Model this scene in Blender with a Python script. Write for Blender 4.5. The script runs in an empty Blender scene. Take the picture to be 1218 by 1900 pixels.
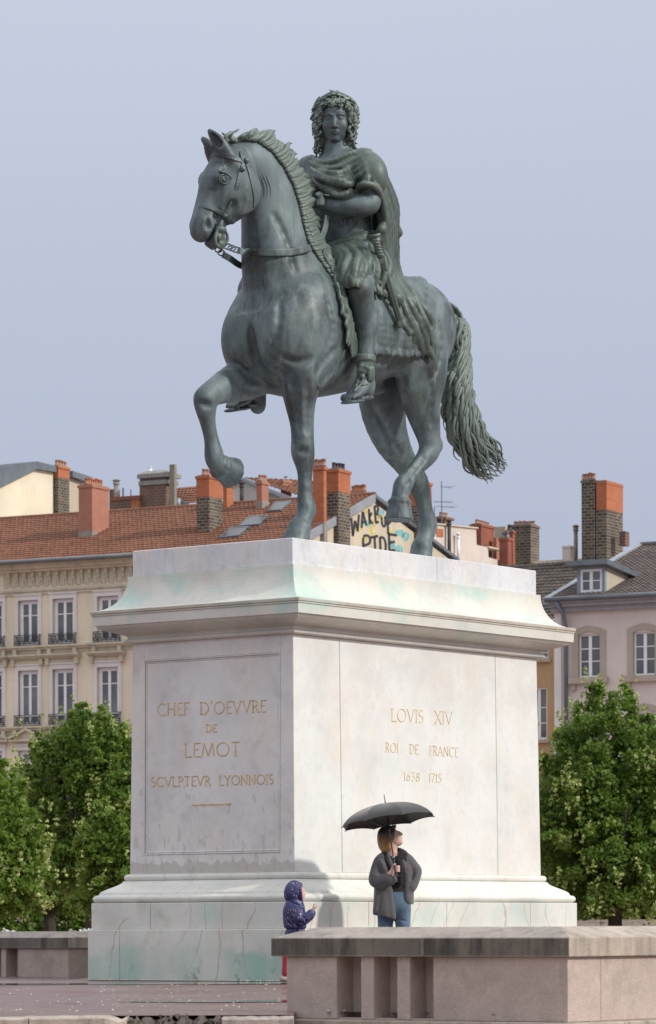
import bpy, bmesh, math, random
import numpy as np
from mathutils import Vector, Matrix

# ------------------------------------------------------------------ camera, world, sun, exposure
FPX, CX, HY, ROLL, ZE = 6750.0, 609.0, 1720.0, 0.004, 0.60
scene = bpy.context.scene
cam_data = bpy.data.cameras.new('camera')
cam = bpy.data.objects.new('camera', cam_data)
scene.collection.objects.link(cam)
cam_data.sensor_fit = 'HORIZONTAL'
cam_data.sensor_width = 36.0
cam_data.lens = 36.0 * FPX / 1218.0
cam_data.shift_y = (HY - 950.0) / 1218.0
cam_data.clip_start = 0.5
cam_data.clip_end = 4000.0
cam_data.dof.use_dof = True
cam_data.dof.focus_distance = 41.0
cam_data.dof.aperture_fstop = 11.0
cam.matrix_world = Matrix.Translation((0, 0, ZE)) @ Matrix.Rotation(math.radians(90), 4, 'X') @ Matrix.Rotation(-ROLL, 4, 'Z')
scene.camera = cam
scene.render.resolution_x, scene.render.resolution_y = 656, 1024
scene.render.engine = 'CYCLES'
scene.cycles.use_denoising = True
scene.view_settings.view_transform = 'Standard'
scene.view_settings.look = 'None'
scene.view_settings.exposure = 0.0
scene.view_settings.gamma = 1.0
scene.view_settings.use_curve_mapping = False

SUN_AZ = math.radians(-22)      # direction to the sun, seen from above: 0 = to the right, negative = towards the camera
SUN_EL = math.radians(33)
SUN_DIR = Vector((math.cos(SUN_AZ) * math.cos(SUN_EL), math.sin(SUN_AZ) * math.cos(SUN_EL), math.sin(SUN_EL)))

world = bpy.data.worlds.new('World')
scene.world = world
world.use_nodes = True
wt = world.node_tree
for n in list(wt.nodes):
    wt.nodes.remove(n)
def wn(t, **k):
    n = wt.nodes.new(t)
    for a, b in k.items():
        setattr(n, a, b)
    return n
w_out = wn('ShaderNodeOutputWorld')
w_bg = wn('ShaderNodeBackground')
w_sky = wn('ShaderNodeTexSky')
w_sky.sky_type = 'NISHITA'
w_sky.sun_disc = False
w_sky.sun_elevation = SUN_EL
w_sky.sun_rotation = math.atan2(SUN_DIR.x, SUN_DIR.y)
w_sky.air_density, w_sky.dust_density, w_sky.ozone_density = 1.0, 2.5, 1.0
w_geo = wn('ShaderNodeTexCoord')
w_sep = wn('ShaderNodeSeparateXYZ')
wt.links.new(w_geo.outputs['Generated'], w_sep.inputs[0])
w_ramp = wn('ShaderNodeValToRGB')            # thick rain cloud: grey-violet near the horizon, paler overhead
cr = w_ramp.color_ramp
cr.elements[0].position = 0.0
cr.elements[0].color = (4.5, 4.95, 6.25, 1)
cr.elements[1].position = 1.0
cr.elements[1].color = (14.5, 14.6, 15.2, 1)
e = cr.elements.new(0.11); e.color = (4.85, 5.35, 6.75, 1)
e = cr.elements.new(0.19); e.color = (5.45, 5.95, 7.3, 1)
e = cr.elements.new(0.26); e.color = (6.1, 6.55, 7.85, 1)
e = cr.elements.new(0.5); e.color = (10.0, 10.2, 11.0, 1)
wt.links.new(w_sep.outputs['Z'], w_ramp.inputs[0])
w_noise = wn('ShaderNodeTexNoise')
w_noise.inputs['Scale'].default_value = 2.2
w_noise.inputs['Detail'].default_value = 4
w_map = wn('ShaderNodeMapping')
w_map.inputs['Scale'].default_value = (1, 1, 3)
wt.links.new(w_geo.outputs['Generated'], w_map.inputs[0])
wt.links.new(w_map.outputs[0], w_noise.inputs['Vector'])
w_mr = wn('ShaderNodeMapRange')
w_mr.inputs['To Min'].default_value = 0.95
w_mr.inputs['To Max'].default_value = 1.05
wt.links.new(w_noise.outputs[0], w_mr.inputs[0])
w_mul = wn('ShaderNodeVectorMath', operation='SCALE')
wt.links.new(w_ramp.outputs[0], w_mul.inputs[0])
wt.links.new(w_mr.outputs[0], w_mul.inputs['Scale'])
w_mix = wn('ShaderNodeMix', data_type='RGBA')
w_mix.inputs[0].default_value = 0.90
wt.links.new(w_sky.outputs[0], w_mix.inputs[6])
wt.links.new(w_mul.outputs[0], w_mix.inputs[7])
wt.links.new(w_mix.outputs[2], w_bg.inputs[0])
w_bg.inputs[1].default_value = 0.10
wt.links.new(w_bg.outputs[0], w_out.inputs[0])

sun_data = bpy.data.lights.new('sun', 'SUN')
sun_data.energy = 2.75
sun_data.angle = math.radians(3.5)
sun_data.color = (1.0, 0.955, 0.88)
sun = bpy.data.objects.new('sun', sun_data)
scene.collection.objects.link(sun)
sun.rotation_euler = SUN_DIR.to_track_quat('Z', 'Y').to_euler()
sun.location = (30, -10, 40)

# ------------------------------------------------------------------ measuring: a pixel of the photograph and a distance give a place
def ray(px, py):
    a, b = (px - CX) / FPX, (HY - py) / FPX
    return a + ROLL * b, b - ROLL * a
def at(px, py, d):
    x, y = ray(px, py)
    return Vector((x * d, d, ZE + y * d))
TH = math.radians(37)
RX, RY = math.sin(TH), math.cos(TH)          # pedestal: u runs back along its long side
LX, LY = -math.cos(TH), math.sin(TH)         # v runs left along its short side
KD = 40.0
KX = ray(546, 1500)[0] * KD                  # near corner of the die
def loc(u, v, z=0.0):
    return Vector((KX + RX * u + LX * v, KD + RY * u + LY * v, z))
def uv_of_v(px, py, v):                      # point of the pixel's ray on the plane v = const -> (u, v, z)
    x, y = ray(px, py)
    u = (x * (KD + LY * v) - KX - LX * v) / (RX - x * RY)
    return u, v, ZE + y * (KD + RY * u + LY * v)
def uv_of_u(px, py, u):
    x, y = ray(px, py)
    v = (x * (KD + RY * u) - KX - RX * u) / (LX - x * LY)
    return u, v, ZE + y * (KD + RY * u + LY * v)

# ------------------------------------------------------------------ objects
COL = scene.collection
def mesh_obj(name, verts, faces, mat=None, parent=None, smooth=False, **props):
    me = bpy.data.meshes.new(name)
    me.from_pydata([tuple(map(float, v)) for v in verts], [], faces)
    me.update()
    return link_mesh(name, me, mat, parent, smooth, **props)
def link_mesh(name, me, mat=None, parent=None, smooth=False, **props):
    o = bpy.data.objects.new(name, me)
    COL.objects.link(o)
    if mat is not None:
        me.materials.clear() if False else None
        if len(me.materials) == 0:
            me.materials.append(mat)
    if parent is not None:
        o.parent = parent
    if smooth:
        me.polygons.foreach_set('use_smooth', [True] * len(me.polygons))
    for k, v in props.items():
        o[k] = v
    return o
def thing(name, label, category, loc=(0, 0, 0), rotz=0.0, group=None):
    o = bpy.data.objects.new(name, None)
    COL.objects.link(o)
    o.location = loc
    o.rotation_euler = (0, 0, rotz)
    o.empty_display_size = 0.2
    o['label'] = label
    o['category'] = category
    if group:
        o['group'] = group
    return o
def copy_to(o, parent, location=None, rotation=None, scale=None):
    c = o.copy()
    COL.objects.link(c)
    c.parent = parent
    if location is not None:
        c.location = location
    if rotation is not None:
        c.rotation_euler = rotation
    if scale is not None:
        c.scale = scale
    return c

class MB:
    """collects faces for one mesh"""
    def __init__(s):
        s.v, s.f = [], []
    def add(s, vs, fs):
        b = len(s.v)
        s.v += [tuple(map(float, p)) for p in vs]
        s.f += [tuple(b + i for i in f) for f in fs]
        return s
    def box(s, x0, x1, y0, y1, z0, z1, M=None):
        vs = [Vector((x, y, z)) for z in (z0, z1) for y in (y0, y1) for x in (x0, x1)]
        if M is not None:
            vs = [M @ p for p in vs]
        return s.add(vs, [(0, 2, 3, 1), (4, 5, 7, 6), (0, 1, 5, 4), (2, 6, 7, 3), (0, 4, 6, 2), (1, 3, 7, 5)])
    def prism(s, poly, y0, y1, M=None):
        """poly in x,z extruded from y0 to y1"""
        n = len(poly)
        vs = [Vector((p[0], y0, p[1])) for p in poly] + [Vector((p[0], y1, p[1])) for p in poly]
        if M is not None:
            vs = [M @ p for p in vs]
        return s.add(vs, [tuple(range(n)), tuple(range(2 * n - 1, n - 1, -1))] +
                     [(i, i + n, (i + 1) % n + n, (i + 1) % n) for i in range(n)])
    def tube(s, pts, rad, n=8, cap=True, flat=None, side=None):
        pts = [Vector(p) for p in pts]
        if not hasattr(rad, '__len__'):
            rad = [rad] * len(pts)
        vs, fs = [], []
        prev = Vector(side) if side is not None else None
        for i, p in enumerate(pts):
            t = (pts[min(i + 1, len(pts) - 1)] - pts[max(i - 1, 0)]).normalized()
            if prev is None:
                prev = t.cross(Vector((0, 0, 1)))
                if prev.length < 0.1:
                    prev = t.cross(Vector((0, 1, 0)))
            a = (prev - t * prev.dot(t)).normalized()
            b = t.cross(a)
            prev = a
            for k in range(n):
                w = 2 * math.pi * k / n
                vs.append(p + a * (rad[i] * math.cos(w)) + b * (rad[i] * (flat or 1.0) * math.sin(w)))
        m = len(pts)
        for i in range(m - 1):
            for k in range(n):
                fs.append((i * n + k, i * n + (k + 1) % n, (i + 1) * n + (k + 1) % n, (i + 1) * n + k))
        if cap:
            fs.append(tuple(range(n - 1, -1, -1)))
            fs.append(tuple((m - 1) * n + k for k in range(n)))
        return s.add(vs, fs)
    def obj(s, name, mat=None, parent=None, smooth=False, **props):
        return mesh_obj(name, s.v, s.f, mat, parent, smooth, **props)
def xf(o_world):
    return o_world
def catmull(pts, n=6):
    P = [np.array(p, float) for p in pts]
    out = []
    for i in range(len(P) - 1):
        p0, p1, p2, p3 = P[max(i - 1, 0)], P[i], P[i + 1], P[min(i + 2, len(P) - 1)]
        for k in range(n):
            t = k / n
            out.append(0.5 * (2 * p1 + (p2 - p0) * t + (2 * p0 - 5 * p1 + 4 * p2 - p3) * t * t + (3 * p1 - p0 - 3 * p2 + p3) * t ** 3))
    out.append(P[-1])
    return out

# ------------------------------------------------------------------ signed-distance sculpting
class Field:
    def __init__(s, lo, hi, h):
        s.lo = np.array(lo, float); s.h = h
        s.n = np.ceil((np.array(hi, float) - s.lo) / h).astype(int) + 1
        s.a = np.full(s.n, 9.0, np.float32)
    def win(s, lo, hi):
        i0 = np.maximum(np.floor((np.array(lo) - s.lo) / s.h).astype(int), 0)
        i1 = np.minimum(np.ceil((np.array(hi) - s.lo) / s.h).astype(int) + 1, s.n)
        if (i1 <= i0).any():
            return None
        sl = tuple(slice(a, b) for a, b in zip(i0, i1))
        g = [(s.lo[k] + s.h * np.arange(i0[k], i1[k])).astype(np.float32) for k in range(3)]
        return sl, g[0][:, None, None], g[1][None, :, None], g[2][None, None, :]
    def put(s, sl, d, k, op='u'):
        a = s.a[sl]
        if op == 'u':
            h = np.clip(0.5 + 0.5 * (a - d) / k, 0, 1)
            s.a[sl] = a * (1 - h) + d * h - k * h * (1 - h)
        else:
            h = np.clip(0.5 - 0.5 * (a + d) / k, 0, 1)
            s.a[sl] = a * (1 - h) - d * h + k * h * (1 - h)
    def ell(s, c, r, k=0.05, M=None, op='u'):
        """ellipsoid; M: rows are its axes"""
        c = np.array(c, float); r = np.array(r, float) * np.ones(3)
        m = r.max() + k + 3 * s.h
        w = s.win(c - m, c + m)
        if w is None: return
        sl, x, y, z = w
        x, y, z = x - c[0], y - c[1], z - c[2]
        if M is not None:
            M = np.array(M, float)
            q = [M[i, 0] * x + M[i, 1] * y + M[i, 2] * z for i in range(3)]
        else:
            q = [x, y, z]
        k0 = np.sqrt((q[0] / r[0]) ** 2 + (q[1] / r[1]) ** 2 + (q[2] / r[2]) ** 2)
        k1 = np.sqrt((q[0] / r[0] ** 2) ** 2 + (q[1] / r[1] ** 2) ** 2 + (q[2] / r[2] ** 2) ** 2) + 1e-6
        s.put(sl, (k0 * (k0 - 1) / k1).astype(np.float32), k, op)
    def seg(s, p, q, ra, rb, side, k=0.03, op='u'):
        """swept ellipse between p and q; ra=(r at p, r at q) along 'side', rb across it"""
        p = np.array(p, float); q = np.array(q, float)
        t = q - p; L = np.linalg.norm(t); t = t / max(L, 1e-6)
        a = np.array(side, float); a = a - t * a.dot(t)
        if np.linalg.norm(a) < 1e-4:
            a = np.cross(t, [0.3, 0.5, 0.8])
        a /= np.linalg.norm(a); b = np.cross(t, a)
        m = max(max(ra), max(rb)) + k + 3 * s.h
        w = s.win(np.minimum(p, q) - m, np.maximum(p, q) + m)
        if w is None: return
        sl, x, y, z = w
        x, y, z = x - p[0], y - p[1], z - p[2]
        qt = t[0] * x + t[1] * y + t[2] * z
        qa = a[0] * x + a[1] * y + a[2] * z
        qb = b[0] * x + b[1] * y + b[2] * z
        f = np.clip(qt / max(L, 1e-6), 0, 1)
        o = qt - f * L
        r1 = ra[0] + (ra[1] - ra[0]) * f
        r2 = rb[0] + (rb[1] - rb[0]) * f
        rm = np.minimum(r1, r2)
        k0 = np.sqrt((qa / r1) ** 2 + (qb / r2) ** 2 + (o / rm) ** 2)
        k1 = np.sqrt((qa / r1 ** 2) ** 2 + (qb / r2 ** 2) ** 2 + (o / rm ** 2) ** 2) + 1e-6
        d = np.where(k0 > 1e-3, k0 * (k0 - 1) / k1, -rm)
        s.put(sl, d.astype(np.float32), k, op)
    def chain(s, pts, side=(0, 1, 0), k=0.03, n=3, join=None, op='u'):
        """pts: (x,y,z,ra[,rb]) smooth limb"""
        P = catmull([tuple(p) if len(p) == 5 else (*p, p[3]) for p in pts], n)
        for i in range(len(P) - 1):
            s.seg(P[i][:3], P[i + 1][:3], (P[i][3], P[i + 1][3]), (P[i][4], P[i + 1][4]), side, k if (join is None or i) else join, op)
    def loft_u(s, st, k=0.05, power=2.2):
        """body along axis 0: stations (u, cy, cz, ry, rz_up, rz_down)"""
        st = np.array(st, float)
        lo = [st[0, 0] - 0.05, (st[:, 1] - st[:, 3]).min() - 0.3, (st[:, 2] - st[:, 5]).min() - 0.3]
        hi = [st[-1, 0] + 0.05, (st[:, 1] + st[:, 3]).max() + 0.3, (st[:, 2] + st[:, 4]).max() + 0.3]
        w = s.win(lo, hi)
        sl, x, y, z = w
        u = x[:, 0, 0]
        C = np.array(catmull(st, 10))
        g = [np.interp(u, C[:, 0], C[:, j]).astype(np.float32)[:, None, None] for j in range(1, 6)]
        dy = np.abs(y - g[0]) / np.maximum(g[2], 0.02)
        dz = z - g[1]
        rz = np.maximum(np.where(dz > 0, g[3], g[4]), 0.02)
        rho = (dy ** power + (np.abs(dz) / rz) ** power) ** (1 / power)
        d = (rho - 1) * np.minimum(np.maximum(g[2], 0.02), rz)
        s.put(sl, d.astype(np.float32), k)
    def mesh(s):
        return surface_nets(s.a, s.lo, s.h)

def surface_nets(a, lo, h):
    ins = a < 0
    nx, ny, nz = a.shape
    cnt = np.zeros((nx - 1, ny - 1, nz - 1), np.uint8)
    for i in (0, 1):
        for j in (0, 1):
            for k in (0, 1):
                cnt += ins[i:nx - 1 + i, j:ny - 1 + j, k:nz - 1 + k]
    act = (cnt > 0) & (cnt < 8)
    ci, cj, ck = np.nonzero(act)
    idx = np.full(act.shape, -1, np.int64)
    idx[ci, cj, ck] = np.arange(len(ci))
    acc = np.zeros((len(ci), 3)); num = np.zeros(len(ci))
    cor = [(i, j, k) for i in (0, 1) for j in (0, 1) for k in (0, 1)]
    val = {c: a[ci + c[0], cj + c[1], ck + c[2]].astype(np.float64) for c in cor}
    for c in cor:
        for ax in range(3):
            if c[ax] == 0:
                e = list(c); e[ax] = 1; e = tuple(e)
                v0, v1 = val[c], val[e]
                m = (v0 < 0) != (v1 < 0)
                t = v0[m] / (v0[m] - v1[m])
                q = np.repeat(np.array([c], float), m.sum(), 0)
                q[:, ax] = t
                acc[m] += q; num[m] += 1
    V = (np.stack([ci, cj, ck], 1) + acc / num[:, None]) * h + lo
    F = []
    for ax in range(3):
        sl0 = [slice(None)] * 3; sl1 = [slice(None)] * 3
        sl0[ax] = slice(0, -1); sl1[ax] = slice(1, None)
        A, B = ins[tuple(sl0)], ins[tuple(sl1)]
        x = np.stack(np.nonzero(A != B), 1)
        o1, o2 = [(1, 2), (2, 0), (0, 1)][ax]
        ok = (x[:, o1] > 0) & (x[:, o2] > 0) & (x[:, o1] < a.shape[o1] - 1) & (x[:, o2] < a.shape[o2] - 1)
        x = x[ok]
        s_in = A[x[:, 0], x[:, 1], x[:, 2]]
        def cell(d1, d2):
            y = x.copy(); y[:, o1] -= d1; y[:, o2] -= d2
            return idx[y[:, 0], y[:, 1], y[:, 2]]
        q = np.stack([cell(1, 1), cell(0, 1), cell(0, 0), cell(1, 0)], 1)
        q[~s_in] = q[~s_in][:, ::-1]
        F.append(q)
    F = np.concatenate(F)
    return V, F

def field_mesh(V, F, smooth_iter=0):
    me = bpy.data.meshes.new('sculpt')
    if smooth_iter:
        E = np.concatenate([F[:, [0, 1]], F[:, [1, 2]], F[:, [2, 3]], F[:, [3, 0]]])
        for _ in range(smooth_iter):
            S = np.zeros_like(V); N = np.zeros(len(V))
            for c in range(3):
                S[:, c] = np.bincount(E[:, 0], V[E[:, 1], c], len(V)) + np.bincount(E[:, 1], V[E[:, 0], c], len(V))
            N = np.bincount(E[:, 0], minlength=len(V)) + np.bincount(E[:, 1], minlength=len(V))
            V = V * 0.4 + 0.6 * S / np.maximum(N, 1)[:, None]
    me.vertices.add(len(V)); me.vertices.foreach_set('co', V.astype(np.float32).ravel())
    me.loops.add(F.size); me.loops.foreach_set('vertex_index', F.astype(np.int32).ravel())
    me.polygons.add(len(F))
    me.polygons.foreach_set('loop_start', np.arange(0, F.size, 4, dtype=np.int32))
    me.polygons.foreach_set('use_smooth', np.ones(len(F), bool))
    me.update(calc_edges=True)
    me.validate()
    return me
def sculpt(name, field, mat, parent, smooth_iter=1, **props):
    V, F = field.mesh()
    me = field_mesh(V, F, smooth_iter)
    me.name = name
    return link_mesh(name, me, mat, parent, False, **props)
# ------------------------------------------------------------------ materials
class NT:
    """small node builder"""
    def __init__(s, name):
        s.m = bpy.data.materials.new(name)
        s.m.use_nodes = True
        s.t = s.m.node_tree
        s.p = s.t.nodes['Principled BSDF']
        s.tc = s.t.nodes.new('ShaderNodeTexCoord')
    def n(s, t, **k):
        x = s.t.nodes.new(t)
        for a, b in k.items():
            setattr(x, a, b)
        return x
    def l(s, a, b):
        s.t.links.new(a, b)
    def coord(s, scale=(1, 1, 1), which='Object', rot=(0, 0, 0), locn=(0, 0, 0)):
        m = s.n('ShaderNodeMapping')
        m.inputs['Scale'].default_value = scale
        m.inputs['Rotation'].default_value = rot
        m.inputs['Location'].default_value = locn
        s.l(s.tc.outputs[which], m.inputs[0])
        return m.outputs[0]
    def noise(s, scale, detail=4, rough=0.55, co=None, dist=0.0):
        x = s.n('ShaderNodeTexNoise')
        x.inputs['Scale'].default_value = scale
        x.inputs['Detail'].default_value = detail
        x.inputs['Roughness'].default_value = rough
        x.inputs['Distortion'].default_value = dist
        s.l(co if co is not None else s.tc.outputs['Object'], x.inputs['Vector'])
        return x.outputs[0]
    def ramp(s, fac, stops, interp='LINEAR'):
        x = s.n('ShaderNodeValToRGB')
        x.color_ramp.interpolation = interp
        els = x.color_ramp.elements
        while len(els) < len(stops):
            els.new(0.5)
        for e, (p, c) in zip(els, stops):
            e.position = p
            e.color = (c, c, c, 1) if not hasattr(c, '__len__') else (*c[:3], 1)
        s.l(fac, x.inputs[0])
        return x.outputs[0]
    def mix(s, fac, a, b, mode='MIX'):
        x = s.n('ShaderNodeMix', data_type='RGBA', blend_type=mode)
        for i, v in ((0, fac), (6, a), (7, b)):
            if hasattr(v, 'is_output'):
                s.l(v, x.inputs[i])
            elif i == 0:
                x.inputs[0].default_value = v
            else:
                x.inputs[i].default_value = (*v[:3], 1)
        return x.outputs[2]
    def math(s, op, a, b=None):
        x = s.n('ShaderNodeMath', operation=op)
        for i, v in ((0, a), (1, b)):
            if v is None: continue
            if hasattr(v, 'is_output'):
                s.l(v, x.inputs[i])
            else:
                x.inputs[i].default_value = v
        return x.outputs[0]
    def sep(s, co):
        x = s.n('ShaderNodeSeparateXYZ')
        s.l(co, x.inputs[0])
        return x.outputs
    def bump(s, h, strength=0.3, dist=0.02):
        x = s.n('ShaderNodeBump')
        x.inputs['Strength'].default_value = strength
        x.inputs['Distance'].default_value = dist
        s.l(h, x.inputs['Height'])
        s.l(x.outputs[0], s.p.inputs['Normal'])
    def col(s, c):
        if hasattr(c, 'is_output'):
            s.l(c, s.p.inputs['Base Color'])
        else:
            s.p.inputs['Base Color'].default_value = (*c[:3], 1)
        return s
    def set(s, **k):
        for a, v in k.items():
            i = s.p.inputs[a.replace('_', ' ')]
            if hasattr(v, 'is_output'):
                s.l(v, i)
            else:
                i.default_value = v
        return s

def plain(name, c, rough=0.7, var=0.12, scale=3.0, metallic=0.0, bump=0.0, bscale=30):
    b = NT(name)
    f = b.noise(scale, 5)
    lo = tuple(x * (1 - var) for x in c); hi = tuple(min(1, x * (1 + var)) for x in c)
    b.col(b.ramp(f, [(0.3, lo), (0.7, hi)]))
    b.set(Roughness=rough, Metallic=metallic)
    if bump:
        b.bump(b.noise(bscale, 6), bump, 0.01)
    return b.m

def mat_bronze():
    b = NT('bronze_patina')
    co = b.coord((1, 1, 0.28))
    f1 = b.noise(1.6, 6, 0.6)                     # broad clouds of patina
    f2 = b.noise(5.0, 5, 0.6, co)                 # runs
    f3 = b.noise(38, 3, 0.6)
    f4 = b.noise(2.7, 6, 0.62, b.coord((1, 1, 0.7), locn=(3, 7, 2)))
    f5 = b.noise(11, 5, 0.6, b.coord((1, 1, 0.07), locn=(1, 2, 3)))       # thin rain streaks
    f6 = b.noise(4.2, 4, 0.6, b.coord((1, 1, 0.22), locn=(8, 2, 5)))
    c = b.ramp(f1, [(0.34, (0.036, 0.049, 0.052)), (0.47, (0.078, 0.106, 0.113)), (0.62, (0.140, 0.182, 0.198))])
    c = b.mix(b.ramp(f4, [(0.54, 0.0), (0.68, 0.7)]), c, (0.205, 0.250, 0.270))
    c = b.mix(b.ramp(f2, [(0.52, 0.0), (0.70, 0.6)]), c, (0.105, 0.160, 0.130))
    c = b.mix(b.ramp(f6, [(0.30, 0.75), (0.43, 0.0)]), c, (0.022, 0.026, 0.024))
    c = b.mix(b.ramp(f4, [(0.30, 0.6), (0.42, 0.0)]), c, (0.042, 0.040, 0.032))
    c = b.mix(b.ramp(f5, [(0.56, 0.0), (0.70, 0.45)]), c, (0.19, 0.235, 0.22))
    c = b.mix(b.ramp(f5, [(0.30, 0.45), (0.44, 0.0)]), c, (0.028, 0.034, 0.032))
    c = b.mix(b.ramp(f3, [(0.64, 0.0), (0.76, 0.4)]), c, (0.24, 0.28, 0.27))
    b.col(c)
    b.set(Metallic=0.2, Roughness=b.ramp(f1, [(0.3, 0.48), (0.7, 0.64)]))
    b.p.inputs['Specular IOR Level'].default_value = 0.5
    b.bump(b.noise(22, 5), 0.12, 0.01)
    return b.m
def mat_bronze_hair():
    b = NT('bronze_hair')
    f1 = b.noise(2.0, 5)
    f3 = b.noise(30, 4)
    g = b.n('ShaderNodeNewGeometry')
    c = b.ramp(f1, [(0.30, (0.042, 0.060, 0.050)), (0.55, (0.082, 0.112, 0.096)), (0.75, (0.135, 0.172, 0.148))])
    c = b.mix(b.ramp(g.outputs['Pointiness'], [(0.50, 0.0), (0.58, 0.6)]), c, (0.18, 0.225, 0.195))
    c = b.mix(b.ramp(f3, [(0.60, 0.0), (0.78, 0.3)]), c, (0.14, 0.17, 0.15))
    b.col(c)
    b.set(Metallic=0.2, Roughness=0.52)
    b.bump(f3, 0.15, 0.01)
    return b.m
BRONZE = mat_bronze()
BHAIR = mat_bronze_hair()
# ------------------------------------------------------------------ the houses along the square
def mat_plaster(name, c, stain=0.35, dirt=(0.30, 0.26, 0.20)):
    b = NT(name)
    n = b.noise(0.5, 6, 0.6)
    runs = b.noise(2.4, 5, 0.6, b.coord((1, 1, 0.15)))
    k = b.ramp(n, [(0.3, tuple(x * 0.88 for x in c)), (0.7, tuple(min(.85, x * 1.08) for x in c))])
    k = b.mix(b.ramp(runs, [(0.5, 0.0), (0.72, stain)]), k, dirt)
    b.col(k); b.set(Roughness=0.85)
    b.bump(b.noise(12, 5), 0.15, 0.02)
    return b.m
def mat_brick(name, c1, c2, mortar, scale=1.0, soot=0.0):
    b = NT(name)
    s = b.sep(b.tc.outputs['Object'])
    u = b.math('ADD', s[0], s[1])
    cmb = b.n('ShaderNodeCombineXYZ')
    b.l(u, cmb.inputs[0]); b.l(s[2], cmb.inputs[1])
    t = b.n('ShaderNodeTexBrick')
    b.l(cmb.outputs[0], t.inputs['Vector'])
    t.inputs['Color1'].default_value = (*c1, 1); t.inputs['Color2'].default_value = (*c2, 1); t.inputs['Mortar'].default_value = (*mortar, 1)
    t.inputs['Scale'].default_value = scale
    t.inputs['Brick Width'].default_value = 0.34; t.inputs['Row Height'].default_value = 0.15; t.inputs['Mortar Size'].default_value = 0.018
    t.inputs['Bias'].default_value = -0.2
    c = b.mix(b.ramp(b.noise(1.1, 5), [(0.35, 0.0), (0.7, 0.35)]), t.outputs[0], tuple(x * 0.6 for x in c1))
    if soot:
        c = b.mix(b.ramp(b.noise(0.9, 4, 0.6, b.coord((1, 1, 0.5))), [(0.4, 0.0), (0.65, soot)]), c, (0.05, 0.045, 0.04))
    b.col(c); b.set(Roughness=0.85)
    b.bump(t.outputs['Fac'], -0.5, 0.02)
    return b.m
def mat_tiles(name, c1, c2, c3):
    b = NT(name)
    n = b.noise(2.2, 4, 0.7)
    w = b.noise(0.35, 5, 0.6, b.coord((1, 1, 1)))
    c = b.ramp(n, [(0.3, c1), (0.5, c2), (0.7, c3)])
    c = b.mix(b.ramp(w, [(0.42, 0.0), (0.68, 0.5)]), c, tuple(x * 0.55 for x in c2))
    c = b.mix(b.ramp(b.noise(0.8, 4, 0.6, b.coord((1, 1, 1), locn=(4, 4, 0))), [(0.60, 0.0), (0.75, 0.4)]), c, (0.19, 0.15, 0.09))
    b.col(c); b.set(Roughness=0.75)
    return b.m
P_CREAM = mat_plaster('plaster_cream', (0.77, 0.685, 0.52), 0.16)
P_STONE = mat_plaster('stone_trim', (0.60, 0.54, 0.41), 0.45, (0.22, 0.19, 0.15))
P_TRIMW = mat_plaster('pale_trim', (0.74, 0.71, 0.68), 0.15)
P_GABLE = mat_plaster('plaster_gable', (0.58, 0.50, 0.38), 0.3)
P_HOUSE = mat_plaster('plaster_pale_yellow', (0.74, 0.66, 0.50), 0.06)
P_BEIGE = mat_plaster('plaster_beige', (0.48, 0.42, 0.32), 0.25)
P_WHITE = mat_plaster('plaster_offwhite', (0.62, 0.55, 0.49), 0.25)
P_PINK = mat_plaster('plaster_pink', (0.67, 0.595, 0.555), 0.25, (0.52, 0.45, 0.41))
P_OCHRE = mat_plaster('plaster_ochre', (0.45, 0.30, 0.17), 0.3, (0.50, 0.40, 0.28))
P_ARCH = mat_plaster('arch_stone', (0.44, 0.38, 0.31), 0.4)
B_ORANGE = mat_brick('brick_orange', (0.42, 0.13, 0.055), (0.50, 0.17, 0.075), (0.36, 0.15, 0.08))
B_SALMON = mat_brick('brick_salmon', (0.40, 0.17, 0.11), (0.45, 0.20, 0.13), (0.37, 0.18, 0.13))
B_DARK = mat_brick('brick_dark', (0.055, 0.045, 0.036), (0.19, 0.15, 0.105), (0.30, 0.26, 0.20), 1.0, 0.3)
B_OLD = mat_brick('brick_old', (0.22, 0.10, 0.065), (0.15, 0.085, 0.06), (0.26, 0.2, 0.15), 1.0, 0.55)
B_RED = mat_brick('brick_red', (0.30, 0.085, 0.05), (0.36, 0.11, 0.06), (0.28, 0.11, 0.07), 1.0, 0.3)
T_RED = mat_tiles('roof_tiles_red', (0.165, 0.066, 0.034), (0.210, 0.085, 0.045), (0.255, 0.110, 0.060))
T_BROWN = mat_tiles('roof_tiles_brown', (0.034, 0.029, 0.027), (0.066, 0.052, 0.043), (0.13, 0.105, 0.08))
T_GREY = mat_tiles('roof_tiles_greybrown', (0.085, 0.068, 0.062), (0.125, 0.098, 0.088), (0.17, 0.135, 0.12))
ZINC = plain('zinc_sheet', (0.17, 0.195, 0.22), 0.45, 0.2, 1.5, 0.4)
ZINCL = plain('pale_zinc', (0.30, 0.32, 0.35), 0.5, 0.15, 1.5, 0.2)
IRON = plain('wrought_iron', (0.02, 0.02, 0.024), 0.5)
WPAINT = plain('white_window_paint', (0.84, 0.84, 0.86), 0.5, 0.05)
BPAINT = plain('blue_grey_paint', (0.23, 0.27, 0.31), 0.55, 0.1)
POT = plain('terracotta_pot', (0.36, 0.20, 0.15), 0.8, 0.25, 8)
POTD = plain('sooty_pot', (0.055, 0.045, 0.045), 0.7, 0.3, 8)
CEMENT = plain('cement_flaunching', (0.27, 0.25, 0.22), 0.9, 0.2, 4)
WOOD = plain('grey_timber', (0.24, 0.21, 0.16), 0.8, 0.2, 6)
CURTAIN = plain('net_curtain', (0.42, 0.42, 0.40), 0.9, 0.1, 2)
ROOMDARK = plain('dark_room', (0.035, 0.035, 0.035), 0.9)
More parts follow.
